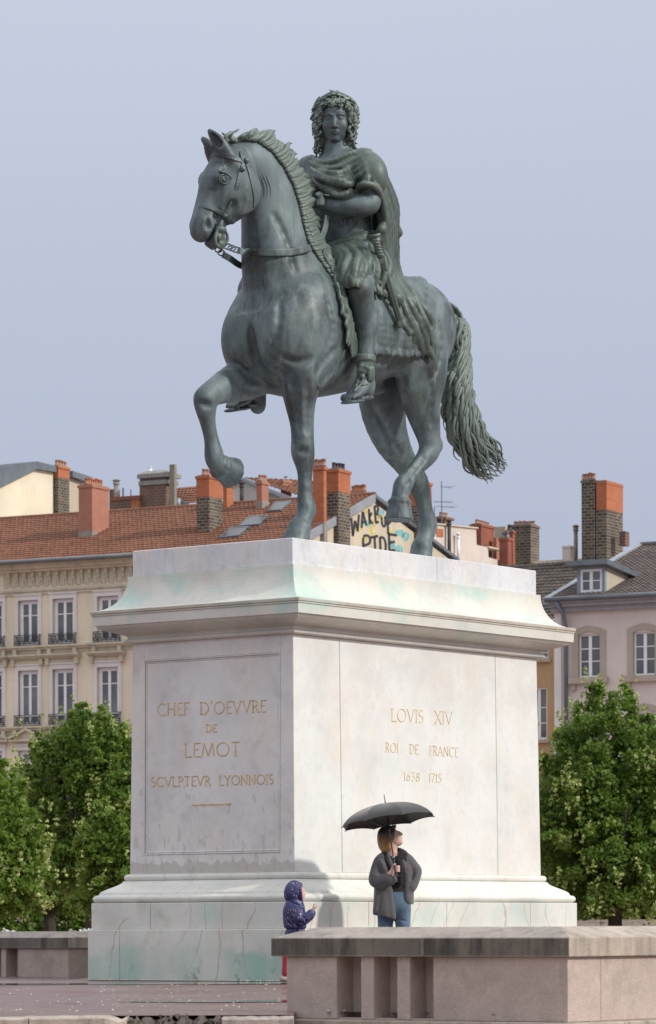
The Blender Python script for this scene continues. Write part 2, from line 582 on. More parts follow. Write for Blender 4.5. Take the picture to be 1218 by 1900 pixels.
def mat_glass():
    b = NT('window_glass')
    f = b.noise(0.45, 3, 0.5)
    b.col(b.ramp(f, [(0.35, (0.07, 0.08, 0.08)), (0.65, (0.19, 0.205, 0.20))]))
    b.set(Roughness=0.06, IOR=1.5)
    b.p.inputs['Specular IOR Level'].default_value = 0.8
    b.bump(b.noise(1.2, 2), 0.02, 0.05)
    return b.m
GLASS = mat_glass()
GRAF_K = plain('black_spray_paint', (0.035, 0.033, 0.04), 0.8, 0.3, 6)
GRAF_Y = plain('yellow_spray_paint', (0.55, 0.47, 0.20), 0.8, 0.3, 4)
GRAF_T = plain('teal_spray_paint', (0.20, 0.42, 0.42), 0.8, 0.3, 4)

FDIR = Vector((-0.883, 0.469, 0)).normalized()
class House:
    """local frame: a to the right along the street front, t backwards, z up"""
    def __init__(s, name, label, px, d, group='houses along the square', cat='building'):
        p = at(px, HY, d)
        s.o = Vector((p.x, p.y, 0))
        s.A = -FDIR
        s.T = Vector((-s.A.y, s.A.x, 0))
        s.root = thing(name, label, cat, s.o, math.atan2(s.A.y, s.A.x))
    def at_t(s, px, py, t=0.0):
        x, y = ray(px, py)
        a = (x * (s.o.y + s.T.y * t) - s.o.x - s.T.x * t) / (s.A.x - x * s.A.y)
        return a, ZE + y * (s.o.y + s.T.y * t + s.A.y * a)
    def at_a(s, px, py, a=0.0):
        x, y = ray(px, py)
        t = (x * (s.o.y + s.A.y * a) - s.o.x - s.A.x * a) / (s.T.x - x * s.T.y)
        return t, ZE + y * (s.o.y + s.T.y * t + s.A.y * a)
    def box(s, name, a0, a1, t0, t1, z0, z1, mat, parent=None):
        return MB().box(a0, a1, t0, t1, z0, z1).obj(name, mat, parent or s.root)
    def poly(s, name, pts, thick, mat, axis='a', parent=None):
        """polygon (x,z) in the plane of the front (axis 'a') or of the gable (axis 't'), given thickness"""
        mb = MB(); n = len(pts)
        if axis == 'a':
            vs = [(p[0], 0 + q, p[1]) for q in (thick[0], thick[1]) for p in pts]
        else:
            vs = [(q, p[0], p[1]) for q in (thick[0], thick[1]) for p in pts]
        mb.add(vs, [tuple(range(n)), tuple(range(2 * n - 1, n - 1, -1))] + [(i, i + n, (i + 1) % n + n, (i + 1) % n) for i in range(n)])
        o = mb.obj(name, mat, parent or s.root)
        bm = bmesh.new(); bm.from_mesh(o.data); bmesh.ops.recalc_face_normals(bm, faces=bm.faces); bm.to_mesh(o.data); bm.free()
        return o
    def wall(s, name, a0, a1, z0, z1, holes, mat, t=0.0, th=0.35):
        """front wall with real openings (a0,a1,z0,z1)"""
        xs = sorted({a0, a1, *[h[0] for h in holes], *[h[1] for h in holes]})
        zs = sorted({z0, z1, *[h[2] for h in holes], *[h[3] for h in holes]})
        mb = MB()
        inside = lambda x, z: any(h[0] < x < h[1] and h[2] < z < h[3] for h in holes)
        for i in range(len(xs) - 1):
            for j in range(len(zs) - 1):
                if inside((xs[i] + xs[i + 1]) / 2, (zs[j] + zs[j + 1]) / 2): continue
                mb.add([(xs[i], t, zs[j]), (xs[i + 1], t, zs[j]), (xs[i + 1], t, zs[j + 1]), (xs[i], t, zs[j + 1])], [(0, 1, 2, 3)])
        for h in holes:
            q = [(h[0], h[2]), (h[1], h[2]), (h[1], h[3]), (h[0], h[3])]
            for k in range(4):
                p, r = q[k], q[(k + 1) % 4]
                mb.add([(p[0], t, p[1]), (r[0], t, r[1]), (r[0], t + th, r[1]), (p[0], t + th, p[1])], [(3, 2, 1, 0)])
        return mb.obj(name, mat, s.root)
    def window(s, a0, a1, z0, z1, t, cols=2, rows=(0.72,), fr=0.07, mat=None, name='window', curtain=0.0):
        """casement: frame with mullion and transoms, panes as sub-parts"""
        m = mat or WPAINT
        mb = MB()
        d = 0.06
        mb.box(a0, a0 + fr, t, t + d, z0, z1); mb.box(a1 - fr, a1, t, t + d, z0, z1)
        mb.box(a0 + fr, a1 - fr, t, t + d, z0, z0 + fr); mb.box(a0 + fr, a1 - fr, t, t + d, z1 - fr, z1)
        ia0, ia1, iz0, iz1 = a0 + fr, a1 - fr, z0 + fr, z1 - fr
        xs = [ia0 + (ia1 - ia0) * i / cols for i in range(cols + 1)]
        mw = 0.07
        for x in xs[1:-1]:
            mb.box(x - mw, x + mw, t - 0.015, t + d, iz0, iz1)
        zz = [iz0] + [iz0 + (iz1 - iz0) * r for r in rows] + [iz1]
        for i in range(cols):
            l = xs[i] + (mw if i else 0); r_ = xs[i + 1] - (mw if i < cols - 1 else 0)
            for z in zz[1:-1]:
                mb.box(l, r_, t + 0.004, t + d, z - 0.022, z + 0.022)
        f = mb.obj(name, m, s.root)
        for i in range(cols):
            l = xs[i] + (mw if i else 0); r_ = xs[i + 1] - (mw if i < cols - 1 else 0)
            for j in range(len(zz) - 1):
                MB().box(l, r_, t + 0.028, t + 0.034, zz[j] + (0.022 if j else 0), zz[j + 1] - (0.022 if j < len(zz) - 2 else 0)).obj('pane', GLASS, f)
        return f
def brick_box(h, name, a0, a1, t0, t1, z0, z1, mat, parent=None):
    o = MB().box(a0, a1, t0, t1, z0, z1).obj(name, mat, parent or h.root)
    return o
def pot(h, parent, a, t, z, r, hh, mat, lathe=True):
    mb = MB()
    mb.tube([(a, t, z), (a, t, z + hh * 0.12), (a, t, z + hh * 0.16), (a, t, z + hh * 0.85), (a, t, z + hh * 0.87), (a, t, z + hh)], [r * 1.15, r * 1.15, r, r * 0.86, r * 1.0, r * 0.98], 8)
    return mb.obj('chimney_pot', mat, parent, True)
def chimney(h, t, xl, xc, xr, ytop, ybot, mats, ysplit=None, pots=4, pmat=None, foot=None, cap=0.06, pot_h=0.32, pr=0.11, deep=False):
    """brick stack seen with its street face (xl..xc) and its gable face (xc..xr); t = how far behind the front"""
    a, zt = h.at_t(xc, ytop, t)
    _, zb = h.at_t(xc, ybot, t)
    al = h.at_t(xl, ytop, t)[0]
    tr = h.at_a(xr, ytop, a)[0]
    a0, a1, t0, t1 = al, a, t, tr
    zb = 0.0 if deep else zb - 1.2
    zs = h.at_t(xc, ysplit, t)[1] if ysplit else zb
    main = brick_box(h, 'chimney', a0, a1, t0, t1, zb if ysplit else zb, zs - 0.002 if ysplit else zt - 0.13, mats[-1] if ysplit else mats[0])
    if ysplit:
        brick_box(h, 'brick_head', a0 - 0.012, a1 + 0.012, t0 - 0.012, t1 + 0.012, zs, zt - 0.13, mats[0], main)
    brick_box(h, 'chimney_cap', a0 - cap, a1 + cap, t0 - cap, t1 + cap, zt - 0.129, zt, mats[0], main)
    brick_box(h, 'flaunching', a0 + 0.03, a1 - 0.03, t0 + 0.03, t1 - 0.03, zt + 0.001, zt + 0.05, CEMENT, main)
    if foot:
        zf = h.at_t(xc, foot, t)[1]
        brick_box(h, 'flashing', a0 - 0.03, a1 + 0.03, t0 - 0.03, t1 + 0.03, zf - 2.5, zf, CEMENT, main)
    if pots:
        r = random.Random(int(xl * 7 + ytop))
        lw, lt = a1 - a0, t1 - t0
        for i in range(pots):
            f = (i + 0.5) / pots
            if lt > lw: pa, pt = (a0 + a1) / 2, t0 + lt * f
            else: pa, pt = a0 + lw * f, (t0 + t1) / 2
            pot(h, main, pa, pt, zt + 0.051, pr * r.uniform(0.9, 1.1), pot_h * r.uniform(0.85, 1.1), pmat[i % len(pmat)] if pmat else POT)
    return main
def tile_roof(h, name, e0, e1, r0, r1, mat, tile=0.24, row=0.40, amp=0.045, step=0.045, clip=None):
    """real tile relief between the eave line e0-e1 and the ridge line r0-r1 (left to right, local points)"""
    e0, e1, r0, r1 = [np.array(p, float) for p in (e0, e1, r0, r1)]
    L = max(np.linalg.norm(e1 - e0), np.linalg.norm(r1 - r0)); H = np.linalg.norm(r0 - e0)
    nc = max(2, int(L / tile)); nr = max(2, int(H / row)); q = 4
    n = np.cross(e1 - e0, r0 - e0); n /= np.linalg.norm(n)
    if n[2] < 0: n = -n
    f = np.arange(nc * q + 1) / (nc * q)
    wave = amp * np.abs(np.sin(np.pi * np.arange(nc * q + 1) / q)) ** 0.8
    rg = np.random.default_rng(int(abs(e0[0]) * 100) + nc)
    V, F = [], []
    m = nc * q + 1
    for i in range(nr):
        jit = np.repeat(rg.normal(0, 0.003, nc + 1), q)[:m]
        for k, (g, lift) in enumerate(((i / nr, step), ((i + 1) / nr + 0.003, 0.0))):
            a = e0 + (r0 - e0) * g; b = e1 + (r1 - e1) * g
            pts = a[None, :] * (1 - f[:, None]) + b[None, :] * f[:, None] + n[None, :] * (wave + lift + jit)[:, None]
            V.append(pts)
        base = i * 2 * m
        for j in range(m - 1):
            F.append((base + j, base + j + 1, base + m + j + 1, base + m + j))
        # drop edge of the course
        if i:
            pb = base - m
    V = np.concatenate(V)
    # front lips
    nV = len(V)
    lip = []
    for i in range(nr):
        base = i * 2 * m
        p = V[base:base + m] - n * (step + 0.012)
        lip.append(p)
    Lp = np.concatenate(lip)
    for i in range(nr):
        b0 = nV + i * m; b1 = i * 2 * m
        for j in range(m - 1):
            F.append((b0 + j, b0 + j + 1, b1 + j + 1, b1 + j))
    V = np.concatenate([V, Lp])
    return mesh_obj(name, V, F, mat, h.root, False, kind='stuff')
def railing(h, a0, a1, z0, z1, t):
    mb = MB()
    for z in (z0 + 0.02, z0 + 0.10, z1 - 0.10, z1 - 0.02):
        mb.tube([(a0, t, z), (a1, t, z)], 0.018, 6)
    for a in (a0, a1):
        mb.tube([(a, t, z0), (a, t, z1)], 0.02, 6)
        mb.tube([(a, t, z0 + 0.02), (a, t + 0.3, z0 + 0.02)], 0.018, 6); mb.tube([(a, t, z1 - 0.02), (a, t + 0.3, z1 - 0.02)], 0.018, 6)
    n = max(3, int((a1 - a0) / 0.24))
    for i in range(n):
        c = a0 + (a1 - a0) * (i + 0.5) / n; w = (a1 - a0) / n * 0.46
        zm, hh = (z0 + z1) / 2, (z1 - z0 - 0.2) / 2
        mb.tube([(c + w * math.sin(k * 0.7) * (1 - k / 14), t, zm - hh + 2 * hh * k / 12) for k in range(13)], 0.016, 5)
        mb.tube([(c - w * math.sin(k * 0.7) * (1 - k / 14), t, zm - hh + 2 * hh * k / 12) for k in range(13)], 0.016, 5)
        mb.tube([(c + w * 0.5 * math.cos(k * 0.785), t, zm + w * 0.6 * math.sin(k * 0.785)) for k in range(9)], 0.016, 5)
        mb.tube([(c + w, t, z0), (c + w, t, z1)], 0.012, 5)
    return mb.obj('balcony_railing', IRON, h.root)

# ============================================================ cream house with the long red roof and the painted gable
H1 = House('cream_house', 'long cream house with red tiled roof, balconies and a graffiti gable reading WAKE UP', 545, 165)
zE = H1.at_t(545, 1014, 0)[1]                 # eave height
aL = -26.0
tA, zA = H1.at_a(692, 919, 0)                  # apex of the gable
tB, zB = H1.at_a(847, 1038, 0)                 # foot of the rear slope
ov = 0.55
# front wall with openings
cols = [(-12, -2), (34.5, 72.4), (98.5, 138), (181, 221)]
rowsA = (1115, 1197); rowsB = (1245, 1346); rowsC = (1393, 1470)
holes, wins = [], []
for (xa, xb) in [(-98, -60), (-32, 6)] + cols[1:]:
    for (ya, yb, kind) in ((*rowsA, 'A'), (*rowsB, 'B'), (*rowsC, 'C')):
        slope = -0.057 * ((xa + xb) / 2 - 55) * (1720 - ya) / 680.0
        a0, z1_ = H1.at_t(xa, ya + slope, 0); a1, z0_ = H1.at_t(xb, yb + slope, 0)
        holes.append((a0, a1, z0_, z1_)); wins.append((a0, a1, z0_, z1_, kind))
# level the rows exactly
for kind in 'ABC':
    z0m = np.mean([w[2] for w in wins if w[4] == kind]); z1m = np.mean([w[3] for w in wins if w[4] == kind])
    wins = [(w[0], w[1], z0m, z1m, kind) if w[4] == kind else w for w in wins]
holes = [w[:4] for w in wins]
H1.wall('front_wall', aL, 0.0, 0.0, zE - 0.2, holes, P_CREAM)
H1.box('dark_interior', aL, -0.5, 0.9, 1.0, 0.2, zE - 0.6, ROOMDARK)
for (a0, a1, z0_, z1_, kind) in wins:
    # stone surround
    w = 0.17
    mb = MB()
    top = 0.22
    mb.box(a0 - w, a0, -0.07, 0.12, z0_, z1_ + top); mb.box(a1, a1 + w, -0.07, 0.12, z0_, z1_ + top); mb.box(a0, a1, -0.07, 0.12, z1_, z1_ + top)
    mb.box(a0 - w - 0.03, a1 + w + 0.03, -0.12, 0.0, z1_ + top, z1_ + top + 0.07)
    mb.obj('window_surround', P_TRIMW, H1.root)
    H1.window(a0 + 0.005, a1 - 0.005, z0_ + (0.0), z1_ - 0.005, 0.14, 2, (0.70,) if kind == 'A' else ((0.13, 0.74) if kind == 'B' else (0.35,)), 0.17)
    cr_ = random.Random(int(a0 * 31 + z0_ * 7))
    MB().box(a0, a0 + (a1 - a0) * cr_.uniform(0.12, 0.42), 0.32, 0.34, z0_, z1_).obj('curtain', CURTAIN, H1.root)
    MB().box(a1 - (a1 - a0) * cr_.uniform(0.1, 0.4), a1, 0.32, 0.34, z0_, z1_).obj('curtain', CURTAIN, H1.root)
    if cr_.random() < 0.4:
        MB().box(a0 + 0.01, a1 - 0.01, 0.28, 0.30, z1_ - (z1_ - z0_) * cr_.uniform(0.2, 0.5), z1_).obj('blind', CURTAIN, H1.root)
    if kind in 'AB':
        railing(H1, a0 - w * 0.9, a1 + w * 0.9, z0_ - 0.02, z0_ + 0.50, -0.16)
    if kind == 'B':                                    # hood on consoles
        mb = MB()
        for k, (zz, o_) in enumerate(((0.50, 0.20), (0.58, 0.30), (0.65, 0.36))):
            mb.box(a0 - w - 0.18 - o_ * 0.2, a1 + w + 0.18 + o_ * 0.2, -o_, 0.0, z1_ + zz, z1_ + zz + 0.075)
        mb.box(a0 - w - 0.05, a1 + w + 0.05, -0.09, 0.0, z1_ + 0.24, z1_ + 0.49)
        for x in (a0 - w - 0.05, a1 + w + 0.05):
            mb.box(x - 0.09, x + 0.09, -0.22, 0.0, z1_ + 0.22, z1_ + 0.498)
        mb.obj('window_hood', P_STONE, H1.root)
    if kind == 'C':                                    # triangular pediment
        mb = MB()
        l, r_, zb_ = a0 - w - 0.22, a1 + w + 0.22, z1_ + 0.42
        mb.box(l, r_, -0.28, 0.0, zb_, zb_ + 0.09)
        mid = (l + r_) / 2
        mb.prism([(l, zb_ + 0.091), (r_, zb_ + 0.091), (mid, zb_ + 0.50)], -0.12, 0.0)
        for s_ in (-1, 1):
            e = l if s_ < 0 else r_
            mb.prism([(e, zb_ + 0.095), (e + s_ * -0.0, zb_ + 0.20), (mid, zb_ + 0.63), (mid, zb_ + 0.51)], -0.30, -0.001)
        mb.box(l + 0.2, r_ - 0.2, -0.10, 0.0, z1_ + 0.23, zb_ - 0.002)
        mb.obj('window_pediment', P_STONE, H1.root)
# string courses under the windows
for kind in 'AB':
    z = [w[2] for w in wins if w[4] == kind][0]
    mb = MB()
    mb.box(aL, 0.02, -0.30, 0.0, z - 0.12, z - 0.03); mb.box(aL, 0.015, -0.20, 0.0, z - 0.22, z - 0.121); mb.box(aL, 0.01, -0.05, 0.0, z - 0.40, z - 0.221)
    mb.obj('string_course', P_STONE, H1.root)
    for w in wins:
        if w[4] == kind:
            for x in (w[0] - 0.12, w[1] + 0.12):
                H1.box('console', x - 0.10, x + 0.10, -0.22, -0.001, z - 0.52, z - 0.222, P_STONE)
# main cornice with brackets and panels
mb = MB()
zc_ = zE - 0.2
for (z0_, z1_, o_) in ((-0.02, 0.10, 0.52), (-0.15, -0.021, 0.40), (-0.28, -0.151, 0.26), (-1.20, -1.10, 0.14), (-1.34, -1.201, 0.08)):
    mb.box(aL, 0.1, -o_, 0.0, zc_ + z0_, zc_ + z1_)
mb.obj('main_cornice', P_STONE, H1.root)
x = -0.35
k = 0
proto = None
while x > -15.5:
    if proto is None:
        mb = MB()
        mb.prism([(0, -0.285), (0, -0.60), (0.12, -1.02), (0.12, -0.285)], -0.07, 0.07, Matrix(((0, 1, 0, 0), (1, 0, 0, -0.24), (0, 0, 1, 0), (0, 0, 0, 1))))
        mb2 = MB(); 
        proto = MB()
        proto.box(-0.07, 0.07, -0.17, -0.001, -0.50, -0.285); proto.box(-0.06, 0.06, -0.11, -0.001, -0.72, -0.501); proto.box(-0.05, 0.05, -0.06, -0.001, -0.90, -0.721)
        proto = proto.obj('cornice_bracket', P_STONE, H1.root); proto.location = (x, 0, zc_)
        mb3 = MB(); mb3.box(-0.12, 0.12, -0.035, -0.001, -0.98, -0.40)
        pp = mb3.obj('cornice_panel', P_STONE, H1.root); pp.location = (x - 0.225, 0, zc_)
    else:
        copy_to(proto, H1.root, (x, 0, zc_)); copy_to(pp, H1.root, (x - 0.225, 0, zc_))
    x -= 0.45
# gutter
MB().tube([(aL, -0.72, zE - 0.03), (0.15, -0.72, zE - 0.03)], 0.10, 8).obj('gutter', ZINC, H1.root, True)
# gable wall
H1.poly('gable_wall', [(0.30, 0.0), (tB, 0.0), (tB, zB - 0.25), (tA, zA - 0.3), (0.0, zE - 0.1), (0.30, zE - 0.1)], (-0.4, 0.0), P_GABLE, 't')
# roof
tile_roof(H1, 'roof_tiles', (aL, -0.6, zE), (0.12, -0.6, zE), (aL, tA, zA), (0.12, tA, zA), T_RED)
MB().add([(aL, -0.6, zE - 0.06), (0.1, -0.6, zE - 0.06), (0.1, tA, zA - 0.07), (aL, tA, zA - 0.07), (aL, tB, zB - 0.07), (0.1, tB, zB - 0.07)], [(0, 1, 2, 3), (3, 2, 5, 4)]).obj('roof_deck', ZINC, H1.root)
for i in range(64):
    pass
mb = MB()
mb.tube([(aL, tA, zA + 0.03), (0.15, tA, zA + 0.03)], 0.13, 8)
mb.obj('ridge_tiles', T_RED, H1.root)
# verge boards
def verge(p, q, name, mat, wd=0.30):
    mb = MB()
    (t0, z0), (t1, z1) = p, q
    mb.add([(0.02, t0, z0 - wd), (0.02, t1, z1 - wd), (0.02, t1, z1 + 0.06), (0.02, t0, z0 + 0.06), (0.16, t0, z0 - wd), (0.16, t1, z1 - wd), (0.16, t1, z1 + 0.06), (0.16, t0, z0 + 0.06)],
           [(0, 3, 2, 1), (4, 5, 6, 7), (0, 1, 5, 4), (1, 2, 6, 5), (2, 3, 7, 6), (3, 0, 4, 7)])
    mb.obj(name, mat, H1.root)
verge((-0.6, zE), (tA, zA), 'verge_board', ZINCL, 0.34)
verge((tA, zA), (tB, zB), 'verge_board', ZINC, 0.10)
# skylights: given by pixels on the roof plane
rn = Vector((0, -(zA - zE), tA + 0.6)).normalized()
def on_roof(px, py, lift=0.0):
    x, y = ray(px, py)
    # plane through (.,-0.6,zE) and (.,tA,zA): z = zE + (t+0.6)*k
    k = (zA - zE) / (tA + 0.6)
    # a = (x*(oy+Ty t) - ox - Tx t)/(Ax - x Ay); d = oy + Ty t + Ay a ; z = ZE + y d
    lo, hi = -0.6, tA
    for _ in range(40):
        m = (lo + hi) / 2
        a, z = H1.at_t(px, py, m)
        if z > zE + (m + 0.6) * k: lo = m
        else: hi = m
    a, z = H1.at_t(px, py, m)
    return Vector((a, m, z)) + rn * lift
def skylight(quad):
    P = [on_roof(*q) for q in quad]
    mb = MB()
    cen = sum(P, Vector()) / 4
    vs = [p + rn * 0.03 for p in P] + [p + rn * 0.16 for p in P]
    fs = [(0, 1, 5, 4), (1, 2, 6, 5), (2, 3, 7, 6), (3, 0, 4, 7), (3, 2, 1, 0)]
    mb.add(vs, fs)
    inn = [cen + (p - cen) * 0.86 for p in P]
    vs2 = [p + rn * 0.16 for p in P] + [p + rn * 0.16 for p in inn]
    mb.add(vs2, [(0, 1, 5, 4), (1, 2, 6, 5), (2, 3, 7, 6), (3, 0, 4, 7)])
    o = mb.obj('skylight', ZINC, H1.root)
    MB().add([p + rn * 0.15 for p in inn] + [p + rn * 0.11 for p in inn], [(0, 1, 2, 3), (7, 6, 5, 4), (0, 4, 5, 1), (1, 5, 6, 2), (2, 6, 7, 3), (3, 7, 4, 0)]).obj('pane', plain('skylight_glass', (0.06, 0.065, 0.07), 0.3), o)
skylight([(407, 1003), (443, 999), (464, 982), (428, 984)])
skylight([(443, 981), (482, 978), (500, 961), (464, 963)])
skylight([(496, 953), (522, 951), (543, 934), (512, 936)])
# chimneys on and near the roof ridge
HT = tA
chimney(H1, 3.2, 146, 171, 202, 899, 999, [B_SALMON], None, 7, [plain('orange_pot', (0.42, 0.17, 0.10), 0.8)], 985, 0.05, 0.34, 0.10)
chimney(H1, 2.6, 365, 388, 413, 882, 990, [B_ORANGE, B_DARK], 921, 5, [POT], None)
chimney(H1, 7.2, 414, 421, 433, 897, 938, [B_ORANGE], None, 0)
chimney(H1, 6.6, 476, 486, 498.5, 893, 933, [B_SALMON], None, 3, [POT], 929, 0.05, 0.28, 0.1)
chimney(H1, 2.75, 581, 601, 606, 866, 990, [B_ORANGE], None, 5, [POT], 969, deep=True)
chimney(H1, 4.05, 606.5, 628, 650, 870, 1040, [B_ORANGE, B_DARK], 912, 4, [POTD], deep=True)
chimney(H1, 12.4, 757, 789, 801, 894, 1040, [B_ORANGE, B_DARK], 938, 3, [POT], deep=True)
chimney(H1, 8.6, 650, 676, 682, 912, 930, [B_SALMON], None, 4, [plain('orange_pot2', (0.45, 0.19, 0.10), 0.8)], None, 0.05, 0.3, 0.12)

# graffiti on the gable, brushed as thick strokes
def graf(name, strokes, width, mat, lift):
    mb = MB()
    for st in strokes:
        P = []
        for (px, py) in st:
            t, z = H1.at_a(px, py, 0.0)
            P.append((t, z))
        P = [np.array(p) for p in catmull(P, 4)] if len(P) > 2 else [np.array(p) for p in P]
        n = len(P)
        L, R = [], []
        for i, p in enumerate(P):
            d = P[min(i + 1, n - 1)] - P[max(i - 1, 0)]
            # width measured in the picture: t is foreshortened
            nn = np.array([-d[1], d[0] / 1.0]); nn = nn / (np.linalg.norm(nn) + 1e-9)
            w = width * np.array([2.0, 1.0])
            L.append(p + nn * w); R.append(p - nn * w)
        vs = [(lift, *q) for q in L] + [(lift, *q) for q in R] + [(0.001, *q) for q in L] + [(0.001, *q) for q in R]
        fs = [(i, i + 1, n + i + 1, n + i) for i in range(n - 1)] + [(i, 2 * n + i, 2 * n + i + 1, i + 1) for i in range(n - 1)] + [(n + i + 1, 3 * n + i + 1, 3 * n + i, n + i) for i in range(n - 1)]
        mb.add(vs, fs)
    mb.obj(name, mat, H1.root)
G5 = lambda pts: [(600 + x / 3.383, 560 + y / 3.383) for x, y in pts]
W_ = [G5([(176, 1355), (186, 1470)]), G5([(186, 1470), (200, 1375)]), G5([(200, 1375), (216, 1440)]), G5([(216, 1440), (224, 1335)]),
      G5([(240, 1420), (248, 1318)]), G5([(248, 1318), (272, 1405)]), G5([(244, 1385), (264, 1378)]),
      G5([(286, 1300), (292, 1398)]), G5([(306, 1325), (290, 1358), (312, 1395)]),
      G5([(322, 1285), (330, 1390)]), G5([(320, 1290), (338, 1278), (344, 1300), (338, 1325)]), G5([(326, 1335), (344, 1330)]), G5([(330, 1388), (348, 1380)]),
      G5([(366, 1350), (370, 1395), (382, 1410), (390, 1395), (388, 1345)]),
      G5([(402, 1345), (408, 1460)]), G5([(402, 1350), (420, 1345), (424, 1375), (408, 1395)])]
PT = [G5([(250, 1480), (252, 1570)]), G5([(250, 1475), (272, 1466), (292, 1480), (290, 1515), (256, 1530)]),
      G5([(298, 1480), (344, 1470)]), G5([(322, 1478), (328, 1575)]),
      G5([(356, 1480), (360, 1575)]), G5([(354, 1480), (378, 1482), (392, 1520), (388, 1570), (362, 1580)]),
      G5([(412, 1450), (416, 1575)]), G5([(410, 1458), (462, 1466)]), G5([(414, 1515), (450, 1505)]), G5([(416, 1560), (454, 1560)])]
graf('graffiti_letters', W_, 0.056, GRAF_K, 0.012)
graf('graffiti_letters', PT, 0.06, GRAF_K, 0.012)
r = random.Random(5)
for name, mat, spots in (('graffiti_splash', GRAF_Y, [(220, 1420), (255, 1480), (310, 1390), (350, 1350), (300, 1440), (420, 1440), (270, 1300)]), ('graffiti_splash', GRAF_T, [(480, 1450), (520, 1475), (480, 1555), (360, 1330), (270, 1390), (430, 1520)])):
    for (x, y) in spots:
        t, z = H1.at_a(600 + x / 3.383, 560 + y / 3.383, 0)
        pts = [(t + r.uniform(0.25, 0.6) * math.cos(k * 0.7), z + r.uniform(0.12, 0.28) * math.sin(k * 0.7)) for k in range(9)]
        H1.poly(name, pts, (0.001, 0.006), mat, 't')
# ============================================================ pale house at the far left, behind the long roof
H2 = House('pale_yellow_house', 'pale yellow house with zinc roof edge at the left, behind the red roof', -60, 196)
g = lambda px, py: H2.at_a(px, py, 0)
z0 = 0.0
tops = [g(-60, 925), g(0, 902), g(62, 871), g(98, 877), g(150, 893)]
H2.poly('gable_wall', [(tops[0][0], z0), (tops[3][0], z0), (tops[3][0], tops[3][1]), tops[2], tops[1], tops[0]], (-0.5, 0.0), P_HOUSE, 't')
H2.poly('side_wall', [(tops[3][0] + 0.01, z0), (g(152, 893)[0], z0), g(152, 893), (tops[3][0] + 0.01, tops[3][1])], (-0.5, -0.06), P_BEIGE, 't')
def band_t(h, name, lo, hi, mat, x0=-0.5, x1=0.25):
    """sheet-metal strip along the gable between two lines of pixels"""
    L = [h.at_a(*p, 0) for p in lo]; U = [h.at_a(*p, 0) for p in hi]
    h.poly(name, L + U[::-1], (x0, x1), mat, 't')
band_t(H2, 'zinc_roof_edge', [(-60, 924), (0, 901.5), (62, 870.5), (98, 876.5)], [(-60, 880), (0, 862), (62, 856.5), (98, 865)], ZINC)
band_t(H2, 'zinc_roof_edge', [(128, 885), (165, 897)], [(128, 874), (165, 886)], ZINC)
chimney(H2, g(104, 900)[0] - 0.2, 97.5, 108, 128.5, 864, 960, [B_ORANGE, B_DARK], 885, 4, [POT], deep=True)
mb = MB()
t_, z_ = g(5, 862)
mb.tube([(-0.6, t_, z_ - 0.3), (-0.6, t_, z_ + 0.9)], 0.09, 8)
mb.obj('vent_pipe', ZINC, H2.root, True)
tile_roof(H2, 'roof_tiles', (-3.0, g(0, 872)[0], g(0, 872)[1] - 0.6), (-0.6, g(0, 872)[0], g(0, 872)[1] - 0.6), (-3.0, g(20, 862)[0], g(20, 862)[1]), (-0.6, g(20, 862)[0], g(20, 862)[1]), T_RED)

# ============================================================ houses whose roofs show over the long ridge
H3 = House('rear_house', 'house behind the red ridge with an ornate old brick chimney and a timber pole', 330, 192)
zt = H3.at_t(330, 948, 0)[1]
H3.box('body', -9.0, 2.2, 0.0, 7.0, 0.0, zt, P_BEIGE)
# ornate chimney
def box_px(h, name, t, xl, xr, yt, yb, depth, mat, parent=None):
    a0, z1 = h.at_t(xl, yt, t); a1, z0 = h.at_t(xr, yb, t)
    return h.box(name, a0, a1, t, t + depth, z0, z1, mat, parent)
oc = box_px(H3, 'chimney', 0.5, 259, 308, 897, 950, 1.0, B_OLD)
box_px(H3, 'chimney_neck', 0.42, 257, 311, 893, 897.3, 1.16, CEMENT, oc)
box_px(H3, 'chimney_shoulder', 0.5, 259.5, 308.5, 884, 892.7, 1.0, B_OLD, oc)
box_px(H3, 'chimney_slab', 0.36, 254.5, 314, 880.5, 883.7, 1.28, CEMENT, oc)
a0, z0_ = H3.at_t(255.5, 880.3, 0.38); a1, _ = H3.at_t(313, 880, 0.38); _, z1_ = H3.at_t(280, 872, 0.4)
MB().add([(a0, 0.38, z0_), (a1, 0.38, z0_), (a1, 1.62, z0_), (a0, 1.62, z0_), (a0 + .35, 0.7, z1_), (a1 - .35, 0.7, z1_), (a1 - .35, 1.3, z1_), (a0 + .35, 1.3, z1_)],
         [(3, 2, 1, 0), (4, 5, 6, 7), (0, 1, 5, 4), (1, 2, 6, 5), (2, 3, 7, 6), (3, 0, 4, 7)]).obj('chimney_hood', CEMENT, oc)
pot(H3, oc, H3.at_t(279, 872, 0.9)[0], 0.9, z1_ + 0.01, 0.10, 0.24, WPAINT)
box_px(H3, 'timber_pole', 0.3, 314.5, 324, 862, 948, 0.25, WOOD)
bb = box_px(H3, 'chimney', 0.3, 206, 243, 926, 952, 0.5, B_OLD)
box_px(H3, 'chimney_cap', 0.26, 205, 259, 922.5, 925.8, 0.58, B_RED, bb)
box_px(H3, 'brick_block', 0.31, 243.3, 258.5, 926, 952, 0.48, B_ORANGE, bb)
